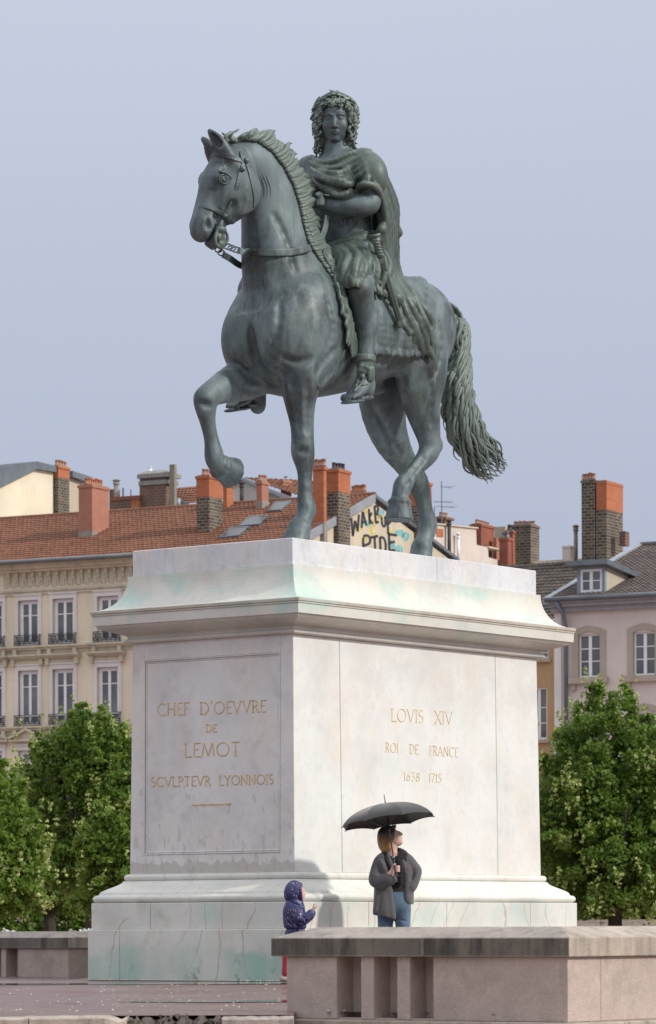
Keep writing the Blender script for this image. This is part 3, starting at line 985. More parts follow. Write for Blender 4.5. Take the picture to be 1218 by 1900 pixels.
def pipe(h, t, x, yt, yb, r, mat, cowl=True):
    a, z1 = h.at_t(x, yt, t); z0 = h.at_t(x, yb, t)[1]
    mb = MB()
    mb.tube([(a, t, z0), (a, t, z1)], r, 8)
    if cowl:
        mb.tube([(a, t, z1), (a, t, z1 + 0.05), (a, t, z1 + 0.08), (a, t, z1 + 0.22), (a, t, z1 + 0.24), (a, t, z1 + 0.34)], [r, r * 1.5, r * 1.2, r * 1.2, r * 1.8, r * 0.2], 8)
    return mb.obj('vent_pipe', mat, h.root, True)
pipe(H3, 0.6, 216, 900, 950, 0.14, CEMENT)
box_px(H3, 'chimney', 0.5, 203, 214, 908, 950, 0.5, B_OLD)
pipe(H3, 0.6, 228.5, 905, 950, 0.05, ZINC, False)
pipe(H3, 0.6, 243, 908, 940, 0.03, ZINC, False)
a0, za = H3.at_t(232, 922, 0.4); a1, zb_ = H3.at_t(259, 912, 0.4)
MB().add([(a0, 0.4, za), (a1, 0.4, za - 0.1), (a1, 1.8, zb_), (a0 + 0.5, 1.8, zb_), (a0, 0.4, za - .3), (a1, 0.4, za - .4), (a1, 1.8, zb_ - .2), (a0 + .5, 1.8, zb_ - .2)], [(0, 1, 2, 3), (7, 6, 5, 4), (0, 4, 5, 1), (1, 5, 6, 2), (2, 6, 7, 3), (3, 7, 4, 0)]).obj('zinc_leanto', ZINCL, H3.root)
e0, e1 = H3.at_t(324, 936, 1.0), H3.at_t(368, 933, 1.0)
r0, r1 = H3.at_t(324, 906, 3.2), H3.at_t(368, 917, 3.2)
tile_roof(H3, 'roof_tiles', (e0[0], 1.0, e0[1]), (e1[0], 1.0, e0[1]), (r0[0], 3.2, r0[1]), (r1[0] + 1.0, 3.2, r0[1]), T_RED)
band_pts = [H3.at_t(325, 921, 0.9), H3.at_t(352, 936, 0.9), H3.at_t(352, 941, 0.9), H3.at_t(325, 941, 0.9)]
H3.poly('zinc_valley', band_pts, (0.86, 0.98), ZINC)
MB().tube([(H3.at_t(331, 925, 0.7)[0], 0.7, H3.at_t(331, 941, 0.7)[1]), (H3.at_t(331, 925, 0.7)[0], 0.7, H3.at_t(331, 925, 0.7)[1])], 0.13, 10).obj('water_tank', ZINCL, H3.root, True)

H4 = House('small_gabled_house', 'small house with pale gable and red roof between two chimneys over the red ridge', 452, 190)
gp = lambda px, py: H4.at_t(px, py, 0)
H4.poly('gable_wall', [(gp(433, 940)[0], 0.0), (gp(486, 940)[0], 0.0), gp(486, 908), gp(452, 891), gp(433, 900)], (0.0, 0.4), P_WHITE)
for lo, hi in (([(430, 903), (451, 891)], [(430, 897), (451, 885)]), ([(451, 891), (500, 913), (540, 930), (575, 945)], [(451, 885), (500, 906), (540, 922), (575, 938)])):
    L = [gp(*p) for p in lo]; U = [gp(*p) for p in hi]
    H4.poly('verge_board', L + U[::-1], (-0.2, 0.1), ZINCL)
H4.poly('rear_wall', [(gp(486.3, 960)[0], 0.0), (gp(600, 960)[0], 0.0), gp(600, 944), gp(560, 938), gp(486.3, 908)], (0.15, 0.5), P_BEIGE)
a_, z_ = gp(452, 886)
aR = gp(640, 900)[0]
tile_roof(H4, 'roof_tiles', (gp(452, 886)[0], 0.1, z_ - 0.02), (aR, 0.1, gp(640, 948)[1]), (gp(452, 886)[0] + 1.2, 6.0, z_ + 0.35), (aR + 1.2, 6.0, gp(640, 930)[1]), T_RED)
pipe(H4, -0.6, 449, 905, 940, 0.11, POTD)
chimney(H4, 1.2, 521, 525.5, 541, 890, 930, [B_SALMON], None, 1, [ZINCL], None, 0.04, 0.2, 0.12)
box_px(H4, 'window_dark', 0.1, 566, 576, 905, 911, 0.1, ZINC)

# ============================================================ stepped white wall and the cluster of stacks to the right
H5 = House('offwhite_house', 'off-white stepped party wall crowded with brick chimneys, right of the graffiti gable', 800, 186)
q = lambda px, py: H5.at_a(px, py, 0)
H5.poly('party_wall', [(q(800, 980)[0], 0.0), (q(990, 980)[0], 0.0), q(990, 1056), q(930, 1047), q(928, 1040), q(907, 1034), q(906, 1016), q(885, 1011), q(884, 981), q(806, 973), q(800, 985)], (-0.6, 0.0), P_WHITE, 't')
H5.poly('wall_coping', [q(805, 973), q(885, 981), q(885, 978.5), q(805, 970.5)], (-0.7, 0.1), P_STONE, 't')
H5.poly('wall_coping', [q(905, 1016.5), q(930, 1022), q(930, 1019), q(905, 1013.5)], (-0.7, 0.1), P_STONE, 't')
pipe(H5, q(832, 974)[0] - 0.3, 834, 975, 1040, 0.10, POTD)
pipe(H5, q(850, 1000)[0] - 0.4, 851, 1000, 1045, 0.085, WPAINT)
tq = lambda px, py: q(px, py)[0]
chimney(H5, tq(826, 960) + 1.5, 808, 826, 838, 959, 1010, [B_OLD], None, 4, [POT], None, 0.12, 0.22, 0.1)
H5.poly('brick_patch', [q(810, 995), q(822, 996.5), q(822, 982), q(810, 980.5)], (-0.02, 0.04), B_ORANGE, 't')
chimney(H5, tq(893, 975) + 1.7, 874, 893, 917, 972, 1060, [B_RED, B_OLD], 1016, 7, [POT], None, 0.06, 0.2, 0.09)
chimney(H5, tq(942, 985) - 1.2, 927, 943, 950, 998, 1060, [B_RED], None, 2, [ZINC], None, 0.05, 0.3, 0.1)
chimney(H5, tq(945, 985) + 0.2, 936, 952, 956.5, 985, 1060, [B_RED], None, 1, [POTD], None, 0.05, 0.35, 0.12)
chimney(H5, tq(955, 985) + 1.2, 947, 985, 1001, 973, 1045, [B_DARK], None, 9, [POT], None, 0.05, 0.22, 0.1)
box_px(H5, 'roof_block', tq(935, 985) + 2.2, 918, 938, 978, 1004, 1.0, P_BEIGE)
box_px(H5, 'salmon_block', tq(920, 985) + 0.9, 915.5, 922, 998, 1060, 0.4, B_SALMON)
# television aerial
a_, z1_ = H5.at_t(820, 893, 2.0); z0_ = H5.at_t(820, 975, 2.0)[1]
mb = MB()
mb.tube([(a_, 2.0, z0_), (a_, 2.0, z1_)], 0.03, 6)
for y, l, rgt in ((904, 0.55, 1), (931, 0.6, 0), (941, 0.7, 1)):
    z = H5.at_t(820, y, 2.0)[1]
    mb.tube([(a_ - (0.5 if not rgt else 0.05), 2.0, z + 0.04), (a_ + l, 2.1, z - 0.06)], 0.016, 5)
    for k in range(6):
        x = a_ + (l + 0.3) * k / 6 - (0.3 if not rgt else 0)
        mb.tube([(x, 1.85, z), (x, 2.15, z)], 0.010, 4)
mb.tube([(a_ - 0.42, 2.0, z0_), (a_ - 0.42, 2.0, H5.at_t(810, 940, 2.0)[1])], 0.022, 5)
mb.tube([(a_ - 0.42, 2.0, H5.at_t(810, 940, 2.0)[1]), (a_ - 0.1, 2.0, H5.at_t(810, 940, 2.0)[1])], 0.014, 5)
mb.obj('television_aerial', ZINC, H5.root)

# ============================================================ ochre house with dark tiles, mostly behind the pedestal
H6 = House('ochre_house', 'ochre house with dark brown tiled roof and a tall two-tone chimney', 1040, 172)
zE6 = H6.at_t(1040, 1150, 0)[1]
w6 = []
for (xa, xb, ya, yb) in ((1001, 1018, 1190, 1222), (1001, 1016, 1276, 1372)):
    a0, z1_ = H6.at_t(xa - 18, ya, 0); a1, z0_ = H6.at_t(xb, yb, 0)
    w6.append((a0, a1, z0_, z1_))
H6.wall('front_wall', -9.0, 2.0, 0.0, zE6, w6, P_OCHRE)
H6.box('dark_interior', -9.0, 1.5, 0.9, 1.0, 0.2, zE6 - 0.4, ROOMDARK)
for w in w6:
    H6.window(w[0], w[1], w[2], w[3], 0.14, 2, (0.30, 0.62), 0.10)
    H6.box('window_sill', w[0] - 0.15, w[1] + 0.15, -0.16, 0.0, w[2] - 0.16, w[2] - 0.005, P_ARCH)
H6.box('pale_quoin', H6.at_t(1030, 1300, 0)[0], H6.at_t(1040, 1300, 0)[0], -0.08, 0.3, 0.0, zE6, P_PINK)
rz = H6.at_t(1010, 1046, 6.2)[1]
tile_roof(H6, 'roof_tiles', (-9, -0.5, zE6), (2.2, -0.5, zE6), (-9, 6.2, rz), (2.2, 6.2, rz), T_BROWN, 0.26, 0.40, 0.04, 0.04)
H6.box('roof_ridge_wall', -4.2, 0.6, 6.25, 6.6, rz - 1.0, rz + 0.16, P_STONE)
pk = box_px(H6, 'chimney', 6.3, 1044, 1059, 1016, 1046, 0.4, P_PINK)
box_px(H6, 'chimney_cap', 6.26, 1043.6, 1059.4, 1013, 1015.9, 0.48, P_PINK, pk)
pipe(H6, 6.3, 1069, 986, 1048, 0.11, WOOD)
big = chimney(H6, 5.6, 1107.5, 1126, 1156, 892, 1060, [B_ORANGE, B_DARK], 945, 0, None, None, 0.03, deep=False)
chimney(H6, 5.5, 1079.5, 1103, 1107.3, 890, 1060, [B_DARK], None, 4, [POT], None, 0.04)
box_px(H6, 'brick_block', 6.2, 1150, 1161, 986, 1012, 0.5, B_OLD)

# ============================================================ pink house with dormer on the right
H7 = House('pink_house', 'pale pink house with arched windows, white dormer and grey brown roof at the right', 1042, 150)
zE7 = H7.at_t(1130, 1116, 0)[1]
aR7 = 11.0
wins7 = []
for (xa, xb, ya, yb) in ((1074, 1114.5, 1179, 1256), (1176, 1216.5, 1172, 1252), (1278, 1318, 1166, 1247)):
    a0, z1_ = H7.at_t(xa, ya, 0); a1, z0_ = H7.at_t(xb, yb, 0)
    wins7.append([a0, a1, z0_, z1_])
zz0, zz1 = np.mean([w[2] for w in wins7[:2]]), np.mean([w[3] for w in wins7[:2]])
for w in wins7: w[2], w[3] = zz0, zz1
lowr = []
for w in wins7:
    lowr.append([w[0], w[1], zz0 - 3.7, zz0 - 1.5])
H7.wall('front_wall', 0.0, aR7, 0.0, zE7 - 0.25, wins7 + lowr, P_PINK)
H7.box('dark_interior', 0.2, aR7, 0.9, 1.0, 0.2, zE7 - 0.5, ROOMDARK)
H7.box('side_wall', 0.0, 0.3, 0.36, 8.0, 0.0, zE7 - 0.3, P_PINK)
for w in wins7 + lowr:
    a0, a1, z0_, z1_ = w
    H7.window(a0, a1, z0_, z1_, 0.12, 2, (0.36, 0.68), 0.07)
    wd = 0.26
    mb = MB()
    mb.box(a0 - wd, a0, -0.05, 0.10, z0_, z1_ + 0.02); mb.box(a1, a1 + wd, -0.05, 0.10, z0_, z1_ + 0.02)
    n = 10
    low_, up_ = [], []
    for i in range(n + 1):
        f = i / n
        low_.append((a0 - wd * 0 + (a1 - a0) * f, z1_ + 0.0 + 0.10 * math.sin(math.pi * f)))
        up_.append((a0 - wd + (a1 - a0 + 2 * wd) * f, z1_ + 0.14 + 0.20 * math.sin(math.pi * f)))
    mb.prism([(a0 - wd, z1_ + 0.021)] + [(a0, z1_ + 0.021)] + low_[1:-1] + [(a1, z1_ + 0.021), (a1 + wd, z1_ + 0.021)] + up_[::-1], -0.05, 0.10)
    mb.obj('window_surround', P_ARCH, H7.root)
    H7.box('window_sill', a0 - wd - 0.12, a1 + wd + 0.12, -0.20, 0.10, z0_ - 0.26, z0_ - 0.005, P_ARCH)
    H7.box('sill_block', a0 - wd - 0.02, a0 - wd + 0.16, -0.12, -0.001, z0_ - 0.52, z0_ - 0.262, P_ARCH)
mb = MB()
for (za, zb_, o_) in ((-0.36, -0.16, 0.22), (-0.159, -0.02, 0.42), (-0.019, 0.10, 0.55)):
    mb.box(-0.3, aR7, -o_, 0.0, zE7 + za, zE7 + zb_)
mb.obj('eaves_cornice', plain('blue_grey_eaves', (0.34, 0.34, 0.37), 0.7), H7.root)
MB().tube([(-0.4, -0.62, zE7 + 0.14), (aR7, -0.62, zE7 + 0.14)], 0.10, 8).obj('gutter', ZINC, H7.root, True)
ax_ = H7.at_t(1048, 1200, 0)[0]
MB().tube([(ax_ - 0.1, -0.6, zE7 + 0.05), (ax_ + 0.1, -0.3, zE7 - 0.5), (ax_ + 0.12, -0.14, zE7 - 1.0), (ax_ + 0.12, -0.14, 0.0)], 0.085, 8).obj('downpipe', ZINC, H7.root, True)
MB().box(ax_ - 0.42, ax_ - 0.12, -0.06, 0.0, 0.0, zE7 - 0.37).obj('pale_pilaster', P_TRIMW, H7.root)
tr7, zr7 = H7.at_a(1190, 1013, -0.3)
tile_roof(H7, 'roof_tiles', (-0.3, -0.6, zE7 + 0.12), (aR7, -0.6, zE7 + 0.12), (-0.3, tr7, zr7), (aR7, tr7, zr7), T_GREY, 0.22, 0.30, 0.03, 0.035)
mb = MB()
mb.add([(-0.5, -0.6, zE7 - 0.05), (-0.2, -0.6, zE7 - 0.05), (-0.2, tr7, zr7 - 0.1), (-0.5, tr7, zr7 - 0.1), (-0.5, -0.6, zE7 + 0.22), (-0.2, -0.6, zE7 + 0.22), (-0.2, tr7, zr7 + 0.12), (-0.5, tr7, zr7 + 0.12)],
       [(3, 2, 1, 0), (4, 5, 6, 7), (0, 1, 5, 4), (1, 2, 6, 5), (2, 3, 7, 6), (3, 0, 4, 7)])
mb.obj('zinc_verge', ZINCL, H7.root)
mb = MB(); mb.tube([(-0.3, tr7, zr7 + 0.05), (aR7, tr7, zr7 + 0.05)], 0.12, 8); mb.obj('ridge_tiles', T_GREY, H7.root)
# dormer
td = 0.25
def D(px, py): return H7.at_t(px, py, td)
(dl, dzt), (dr, dzb) = D(1071, 1052), D(1123, 1109)
wl, wzt = D(1077, 1057); wr, wzb = D(1118, 1098)
mb = MB()
for (x0, x1, za, zb_) in ((dl, wl, dzb, dzt), (wr, dr, dzb, dzt), (wl, wr, dzb, wzb), (wl, wr, wzt, dzt)):
    mb.box(x0, x1, td, td + 0.2, za, zb_)
mb.obj('dormer_front', BPAINT, H7.root)
H7.window(wl + 0.004, wr - 0.004, wzb + 0.004, wzt - 0.004, td + 0.03, 2, (0.5,), 0.10)
H7.box('dormer_dark', wl, wr, td + 0.21, td + 0.25, wzb, wzt, ROOMDARK)
H7.poly('dormer_cheek', [(td + 0.2, dzb), (td + 0.2, dzt), (td + 4.0, dzt - 0.35), (td + 4.0, dzb)], (dr - 0.15, dr - 0.002), P_BEIGE, 't')
H7.poly('dormer_cheek', [(td + 0.2, dzb), (td + 0.2, dzt), (td + 4.0, dzt - 0.35), (td + 4.0, dzb)], (dl + 0.002, dl + 0.15), P_BEIGE, 't')
rl, rr = D(1057, 1046)[0], D(1135, 1046)[0]
zz = dzt
mb = MB()
mb.add([(rl, td - 0.4, zz + 0.02), (rr, td - 0.4, zz + 0.02), (rr, td + 4.2, zz - 0.42), (rl, td + 4.2, zz - 0.42), (rl, td - 0.4, zz + 0.22), (rr, td - 0.4, zz + 0.22), (rr, td + 4.2, zz - 0.20), (rl, td + 4.2, zz - 0.20)],
       [(3, 2, 1, 0), (4, 5, 6, 7), (0, 1, 5, 4), (1, 2, 6, 5), (2, 3, 7, 6), (3, 0, 4, 7)])
mb.obj('dormer_roof', ZINC, H7.root)
# ------------------------------------------------------------------ marble
def mat_marble(name, base=(0.72, 0.715, 0.68), vein=0.25, vein_col=(0.42, 0.41, 0.42), vscale=2.6, green=0.0, gz=(0, 0), drops=0.0, cracks=0.0, dark=0.0, rough=0.38, green_col=(0.36, 0.62, 0.55)):
    b = NT(name)
    big = b.noise(1.3, 6, 0.6)
    fine = b.noise(9, 6, 0.65)
    c = b.ramp(big, [(0.30, tuple(x * 0.84 for x in base)), (0.52, base), (0.72, tuple(min(0.85, x * 1.06) for x in base))])
    c = b.mix(b.ramp(b.noise(2.1, 5, 0.6, b.coord((1, 1, 0.5), locn=(7, 3, 1))), [(0.47, 0.0), (0.70, 0.50)]), c, (0.70, 0.62, 0.52))     # warm ochre clouds
    c = b.mix(b.ramp(fine, [(0.50, 0.0), (0.75, 0.36)]), c, tuple(x * 0.70 for x in base))
    if vein:
        vco = b.coord((1.6, 1.6, 0.6), rot=(0.25, 0.35, 0.2))
        w = b.noise(vscale, 8, 0.7, vco, 0.6)
        k = b.math('ABSOLUTE', b.math('SUBTRACT', w, 0.5))
        gate = b.ramp(b.noise(1.7, 3, 0.5, b.coord((1, 1, 1), locn=(5, 5, 5))), [(0.45, 0.0), (0.62, 1.0)])
        c = b.mix(b.math('MULTIPLY', gate, b.ramp(k, [(0.0, vein), (0.03, 0.0)])), c, vein_col)
        c = b.mix(b.ramp(b.noise(vscale * 1.8, 6, 0.7, vco), [(0.52, 0.0), (0.68, vein * 0.7)]), c, vein_col)
    if green:
        z = b.sep(b.tc.outputs['Object'])[2]
        m = b.n('ShaderNodeMapRange')
        m.inputs['From Min'].default_value, m.inputs['From Max'].default_value = gz
        b.l(z, m.inputs[0])
        band = b.ramp(m.outputs[0], [(0.0, 0.0), (0.25, 1.0), (0.75, 1.0), (1.0, 0.0)])
        g = b.noise(1.15, 5, 0.6, b.coord((1, 1, 1.6), locn=(2.3, 1.1, 0.4)), 0.5)
        g2 = b.noise(6, 4, 0.6, b.coord((1.6, 1.6, 0.5)))
        f = b.math('MULTIPLY', b.ramp(g, [(0.50, 0.0), (0.66, 1.0)]), b.ramp(g2, [(0.30, 0.35), (0.65, 1.0)]))
        f = b.math('MULTIPLY', f, band)
        c = b.mix(b.math('MULTIPLY', f, green), c, green_col)
    if cracks:
        s = b.sep(b.tc.outputs['Object'])
        wob = b.math('ADD', b.math('MULTIPLY', b.noise(1.4, 4, 0.6), 0.30), b.math('MULTIPLY', b.noise(0.55, 1, 0.5), 2.2))
        along = b.math('ADD', b.math('ADD', s[0], s[1]), wob)
        along = b.math('ADD', along, b.math('MULTIPLY', s[2], -0.12))
        t = b.math('FRACT', b.math('MULTIPLY', along, 2.3))
        k = b.math('ABSOLUTE', b.math('SUBTRACT', t, 0.5))
        gate = b.ramp(b.noise(1.1, 2, 0.5, b.coord((1, 1, 0.3), locn=(4, 9, 2))), [(0.42, 0.0), (0.52, 1.0)])
        line = b.math('MULTIPLY', b.ramp(k, [(0.0, 1.0), (0.012, 0.55), (0.03, 0.0)]), gate)
        c = b.mix(b.math('MULTIPLY', line, cracks), c, (0.25, 0.19, 0.12))
        c = b.mix(b.ramp(b.noise(2.2, 4, 0.6, b.coord((1, 1, 1), locn=(1, 5, 3))), [(0.60, 0.0), (0.74, 0.45)]), c, (0.42, 0.36, 0.22))
    if drops:
        # dark run-off drops and the damp tide line near the foot
        z = b.sep(b.tc.outputs['Object'])[2]
        dn = b.noise(13, 2, 0.5, b.coord((1, 1, 0.42)))
        m = b.n('ShaderNodeMapRange')
        m.inputs['From Min'].default_value, m.inputs['From Max'].default_value = 1.25, 2.75
        b.l(z, m.inputs[0])
        thr = b.ramp(m.outputs[0], [(0.0, 0.57), (0.2, 0.60), (0.55, 0.66), (1.0, 0.80)])
        d = b.math('SUBTRACT', dn, thr)
        f = b.ramp(d, [(0.0, 0.0), (0.03, 1.0)])
        c = b.mix(b.math('MULTIPLY', f, drops), c, (0.46, 0.43, 0.39))
        t = b.math('ADD', z, b.math('MULTIPLY', b.noise(9, 4, 0.6), -0.28))
        f = b.ramp(b.math('SUBTRACT', t, 1.18), [(0.0, 0.65), (0.02, 0.0)])
        c = b.mix(f, c, (0.44, 0.41, 0.36))
        c = b.mix(b.ramp(b.noise(2.4, 5, 0.6, b.coord((1, 1, 1), locn=(9, 9, 9))), [(0.58, 0.0), (0.72, 0.35)]), c, (0.40, 0.36, 0.40))
    if dark:
        z = b.sep(b.tc.outputs['Object'])[2]
        t = b.math('ADD', z, b.math('MULTIPLY', b.noise(2.0, 6, 0.65), -0.60))
        f = b.ramp(t, [(0.0, 1.0), (0.12, 0.0)])
        f = b.math('MULTIPLY', f, b.ramp(b.noise(0.8, 3, 0.6, b.coord((1, 1, 0.4), locn=(2, 4, 6))), [(0.38, 0.15), (0.58, 1.0)]))
        c = b.mix(b.math('MULTIPLY', f, dark), c, (0.33, 0.52, 0.44))
        g = b.ramp(b.noise(3.4, 5, 0.6, b.coord((1, 1, 1), locn=(3, 2, 8))), [(0.60, 0.0), (0.70, 0.75)])
        lowm = b.ramp(z, [(0.10, 1.0), (0.42, 0.0)])
        c = b.mix(b.math('MULTIPLY', g, lowm), c, (0.12, 0.13, 0.14))
    b.col(c)
    b.set(Roughness=b.ramp(fine, [(0.3, rough - 0.08), (0.7, rough + 0.14)]))
    b.bump(b.noise(26, 6, 0.65), 0.10, 0.01)
    return b.m
M_SLAB = mat_marble('marble_top_slab', (0.66, 0.675, 0.69), 0.4, (0.36, 0.37, 0.41), vscale=5.0, rough=0.35)
M_CORN = mat_marble('marble_cornice', (0.62, 0.615, 0.555), 0.10, green=0.65, gz=(3.85, 4.72), green_col=(0.30, 0.56, 0.49))
M_LIP = mat_marble('weathered_lip', (0.47, 0.43, 0.36), 0.3, (0.2, 0.18, 0.15), green=0.5, gz=(3.85, 4.72))
M_DIE = mat_marble('marble_die', (0.725, 0.73, 0.695), 0.16, (0.52, 0.49, 0.46), green=0.12, gz=(1.2, 3.8))
M_FRONT = mat_marble('marble_front', (0.71, 0.70, 0.675), 0.15, drops=0.5)
M_BASE = mat_marble('marble_base', (0.685, 0.69, 0.63), 0.12, cracks=0.65, green=0.5, gz=(0.5, 1.3))
M_MOULD = mat_marble('marble_moulding', (0.705, 0.705, 0.645), 0.12, cracks=0.3, green=0.25, gz=(0.6, 1.2))
M_FOOT = mat_marble('marble_foot', (0.70, 0.705, 0.64), 0.12, cracks=0.75, dark=0.95)
def mat_gold():
    b = NT('gilded_letters')
    f = b.noise(14, 4)
    b.col(b.ramp(f, [(0.35, (0.50, 0.33, 0.10)), (0.6, (0.78, 0.54, 0.18))]))
    b.set(Metallic=0.3, Roughness=0.45)
    return b.m
GOLD = mat_gold()
GOLD2 = plain('worn_gilding', (0.74, 0.57, 0.30), 0.5, 0.25, 9, 0.15)

# ------------------------------------------------------------------ the pedestal
LD = uv_of_v(1003.5, 1400, 0)[0]
WD = uv_of_u(240.5, 1400, 0)[1]
PED = thing('pedestal', 'tall pale marble pedestal with flared cornice and gilded inscriptions under the bronze horseman', 'pedestal', loc(0, 0, 0), math.atan2(RY, RX))
def zc(py, o):
    """height of a level seen at the near corner, when it projects o from the die"""
    return ZE + (HY - py) / FPX * (KD - 1.4 * o)
def band(name, prof, mat, smooth=False):
    """moulding swept round the pedestal; prof = (offset, z) from bottom to top"""
    vs, fs = [], []
    n = len(prof)
    for o, z in prof:
        vs += [(-o, -o, z), (LD + o, -o, z), (LD + o, WD + o, z), (-o, WD + o, z)]
    for i in range(n - 1):
        for k in range(4):
            fs.append((i * 4 + k, i * 4 + (k + 1) % 4, i * 4 + 4 + (k + 1) % 4, i * 4 + 4 + k))
    fs += [(3, 2, 1, 0), tuple((n - 1) * 4 + k for k in range(4))]
    # long edges cut so that shading stays local
    return mesh_obj(name, vs, fs, mat, PED, smooth)
def arc(o0, z0, o1, z1, kind, n=9):
    out = []
    for i in range(n + 1):
        t = i / n
        if kind == 'cavetto':              # hollow: steep at the top, flat at the lip
            a = t * math.pi / 2
            out.append((o0 + (o1 - o0) * math.sin(a), z0 + (z1 - z0) * (1 - math.cos(a))))
        elif kind == 'cavetto2':
            a = t * math.pi / 2
            out.append((o0 + (o1 - o0) * (1 - math.cos(a)), z0 + (z1 - z0) * math.sin(a)))
        elif kind == 'torus':
            a = -math.pi / 2 + t * math.pi
            out.append((o0 + (o1 - o0) * math.cos(a), (z0 + z1) / 2 + (z1 - z0) / 2 * math.sin(a)))
        elif kind == 'cyma':
            s = t * t * (3 - 2 * t)
            out.append((o0 + (o1 - o0) * s, z0 + (z1 - z0) * t))
    return out
B0 = 0.03     # batter of the die
z_foot, z_block, z_tor = zc(1724, .34), zc(1673, .31), zc(1658, .295)
z_scotia, z_die0, z_die1 = zc(1631, .05), zc(1618, 0), zc(1176, -B0)
z_soff, z_fas, z_lip, z_cav, z_top = zc(1136, .285), zc(1117, .30), zc(1108, .31), zc(1046, 0.0), 4.889
# foot course in separate stones (joints on the photographed faces)
o = 0.345
jl = uv_of_u(222, 1780, -o)[1]
ju = [uv_of_v(x, 1700, -o)[0] for x in (690, 830, 960)]
def stone(name, u0, u1, v0, v1, z0, z1, mat, ch=0.008):
    g = 0.0035
    mb = MB()
    u0, u1, v0, v1 = u0 + g, u1 - g, v0 + g, v1 - g
    for (za, zb, c0, c1) in ((z0, z0 + ch, ch, 0), (z0 + ch, z1 - ch, 0, 0), (z1 - ch, z1, 0, ch)):
        pass
    lv = [(ch, z0), (0, z0 + ch), (0, z1 - ch), (ch, z1)]
    vs, fs = [], []
    for c, z in lv:
        vs += [(u0 + c, v0 + c, z), (u1 - c, v0 + c, z), (u1 - c, v1 - c, z), (u0 + c, v1 - c, z)]
    for i in range(3):
        for k in range(4):
            fs.append((i * 4 + k, i * 4 + (k + 1) % 4, i * 4 + 4 + (k + 1) % 4, i * 4 + 4 + k))
    fs += [(3, 2, 1, 0), (12, 13, 14, 15)]
    return mesh_obj(name, vs, fs, mat, PED)
T = 0.55
stone('base_stone', -o, -o + T, -o, jl, 0, z_foot, M_FOOT)
stone('base_stone', -o, -o + T, jl, WD + o, 0, z_foot, M_FOOT)
us = [-o + T] + ju + [LD + o]
for a, b in zip(us[:-1], us[1:]):
    stone('base_stone', a, b, -o, -o + T, 0, z_foot, M_FOOT)
    stone('base_stone', a, b, WD + o - T, WD + o, 0, z_foot, M_FOOT)
stone('base_stone', LD + o - T, LD + o, -o + T, WD + o - T, 0, z_foot, M_FOOT)
o = 0.315
jv = [uv_of_u(x, 1700, -o)[1] for x in (236, 279)]
zb0, zb1 = z_foot + 0.001, z_block
vs_ = [-o] + [jv[1]] + [WD + o]
for a, b in zip(vs_[:-1], vs_[1:]):
    stone('base_stone', -o, -o + T, a, b, zb0, zb1, M_BASE, 0.006)
us = [-o + T] + [uv_of_v(x, 1700, -o)[0] for x in (685, 830, 985)] + [LD + o]
for a, b in zip(us[:-1], us[1:]):
    stone('base_stone', a, b, -o, -o + T, zb0, zb1, M_BASE, 0.006)
    stone('base_stone', a, b, WD + o - T, WD + o, zb0, zb1, M_BASE, 0.006)
stone('base_stone', LD + o - T, LD + o, -o + T, WD + o - T, zb0, zb1, M_BASE, 0.006)
band('core', [(0.2, 0.01), (0.2, z_block - 0.01)], M_BASE)
# base mouldings
band('base_moulding', [(0.29, z_block + 0.002)] + arc(0.26, z_block + 0.003, 0.302, z_tor, 'torus') + [(0.255, z_tor + 0.002)]
     + [(a, b) for a, b in arc(0.25, z_tor + 0.012, 0.055, z_scotia, 'cyma')] + [(0.035, z_scotia + 0.001)]
     + arc(0.02, z_scotia + 0.002, 0.048, z_die0 - 0.002, 'torus') + [(0.0, z_die0)], M_MOULD)
# die
def face_slab(name, face, a0, a1, zlo, zhi, out, back, mat, ch=0.006):
    """slab on the right ('R', along u) or left ('L', along v) face; follows the batter"""
    def P(a, z, off):
        bat = B0 * (z - z_die0) / (z_die1 - z_die0)
        d = off - bat
        aa = a
        if a <= 0.001: aa = -d
        if face == 'R' and a >= LD - 0.001: aa = LD + d
        if face == 'L' and a >= WD - 0.001: aa = WD + d
        return (aa, -d, z) if face == 'R' else (-d, aa, z)
    vs = []
    for off, c in ((-back, 0), (out - ch, 0), (out, ch)):
        vs += [P(a0, zlo + c, off), P(a1, zlo + c, off), P(a1, zhi - c, off), P(a0, zhi - c, off)]
        if c:
            for k, sg in ((-4, 1), (-3, -1), (-2, -1), (-1, 1)):
                v = list(vs[k]); i = 0 if face == 'R' else 1
                v[i] += sg * ch; vs[k] = tuple(v)
    fs = [(0, 1, 2, 3), (8, 9, 10, 11)]
    for i in range(2):
        for k in range(4):
            fs.append((i * 4 + k, i * 4 + (k + 1) % 4, i * 4 + 4 + (k + 1) % 4, i * 4 + 4 + k))
    ob = mesh_obj(name, vs, fs, mat, PED)
    bm = bmesh.new(); bm.from_mesh(ob.data); bmesh.ops.recalc_face_normals(bm, faces=bm.faces); bm.to_mesh(ob.data); bm.free()
    return ob
band('core', [(-0.12, z_block - 0.02), (-0.12 - B0, z_die1 + 0.1)], M_DIE)
g = 0.004
j1, j2 = uv_of_v(635, 1400, 0)[0], uv_of_v(924, 1400, 0)[0]
for a, b in ((0.0, j1 - g), (j1 + g, j2 - g), (j2 + g, LD)):
    face_slab('die_slab', 'R', a, b, z_die0 - 0.001, z_die1 + 0.001, 0.0, 0.16, M_DIE)
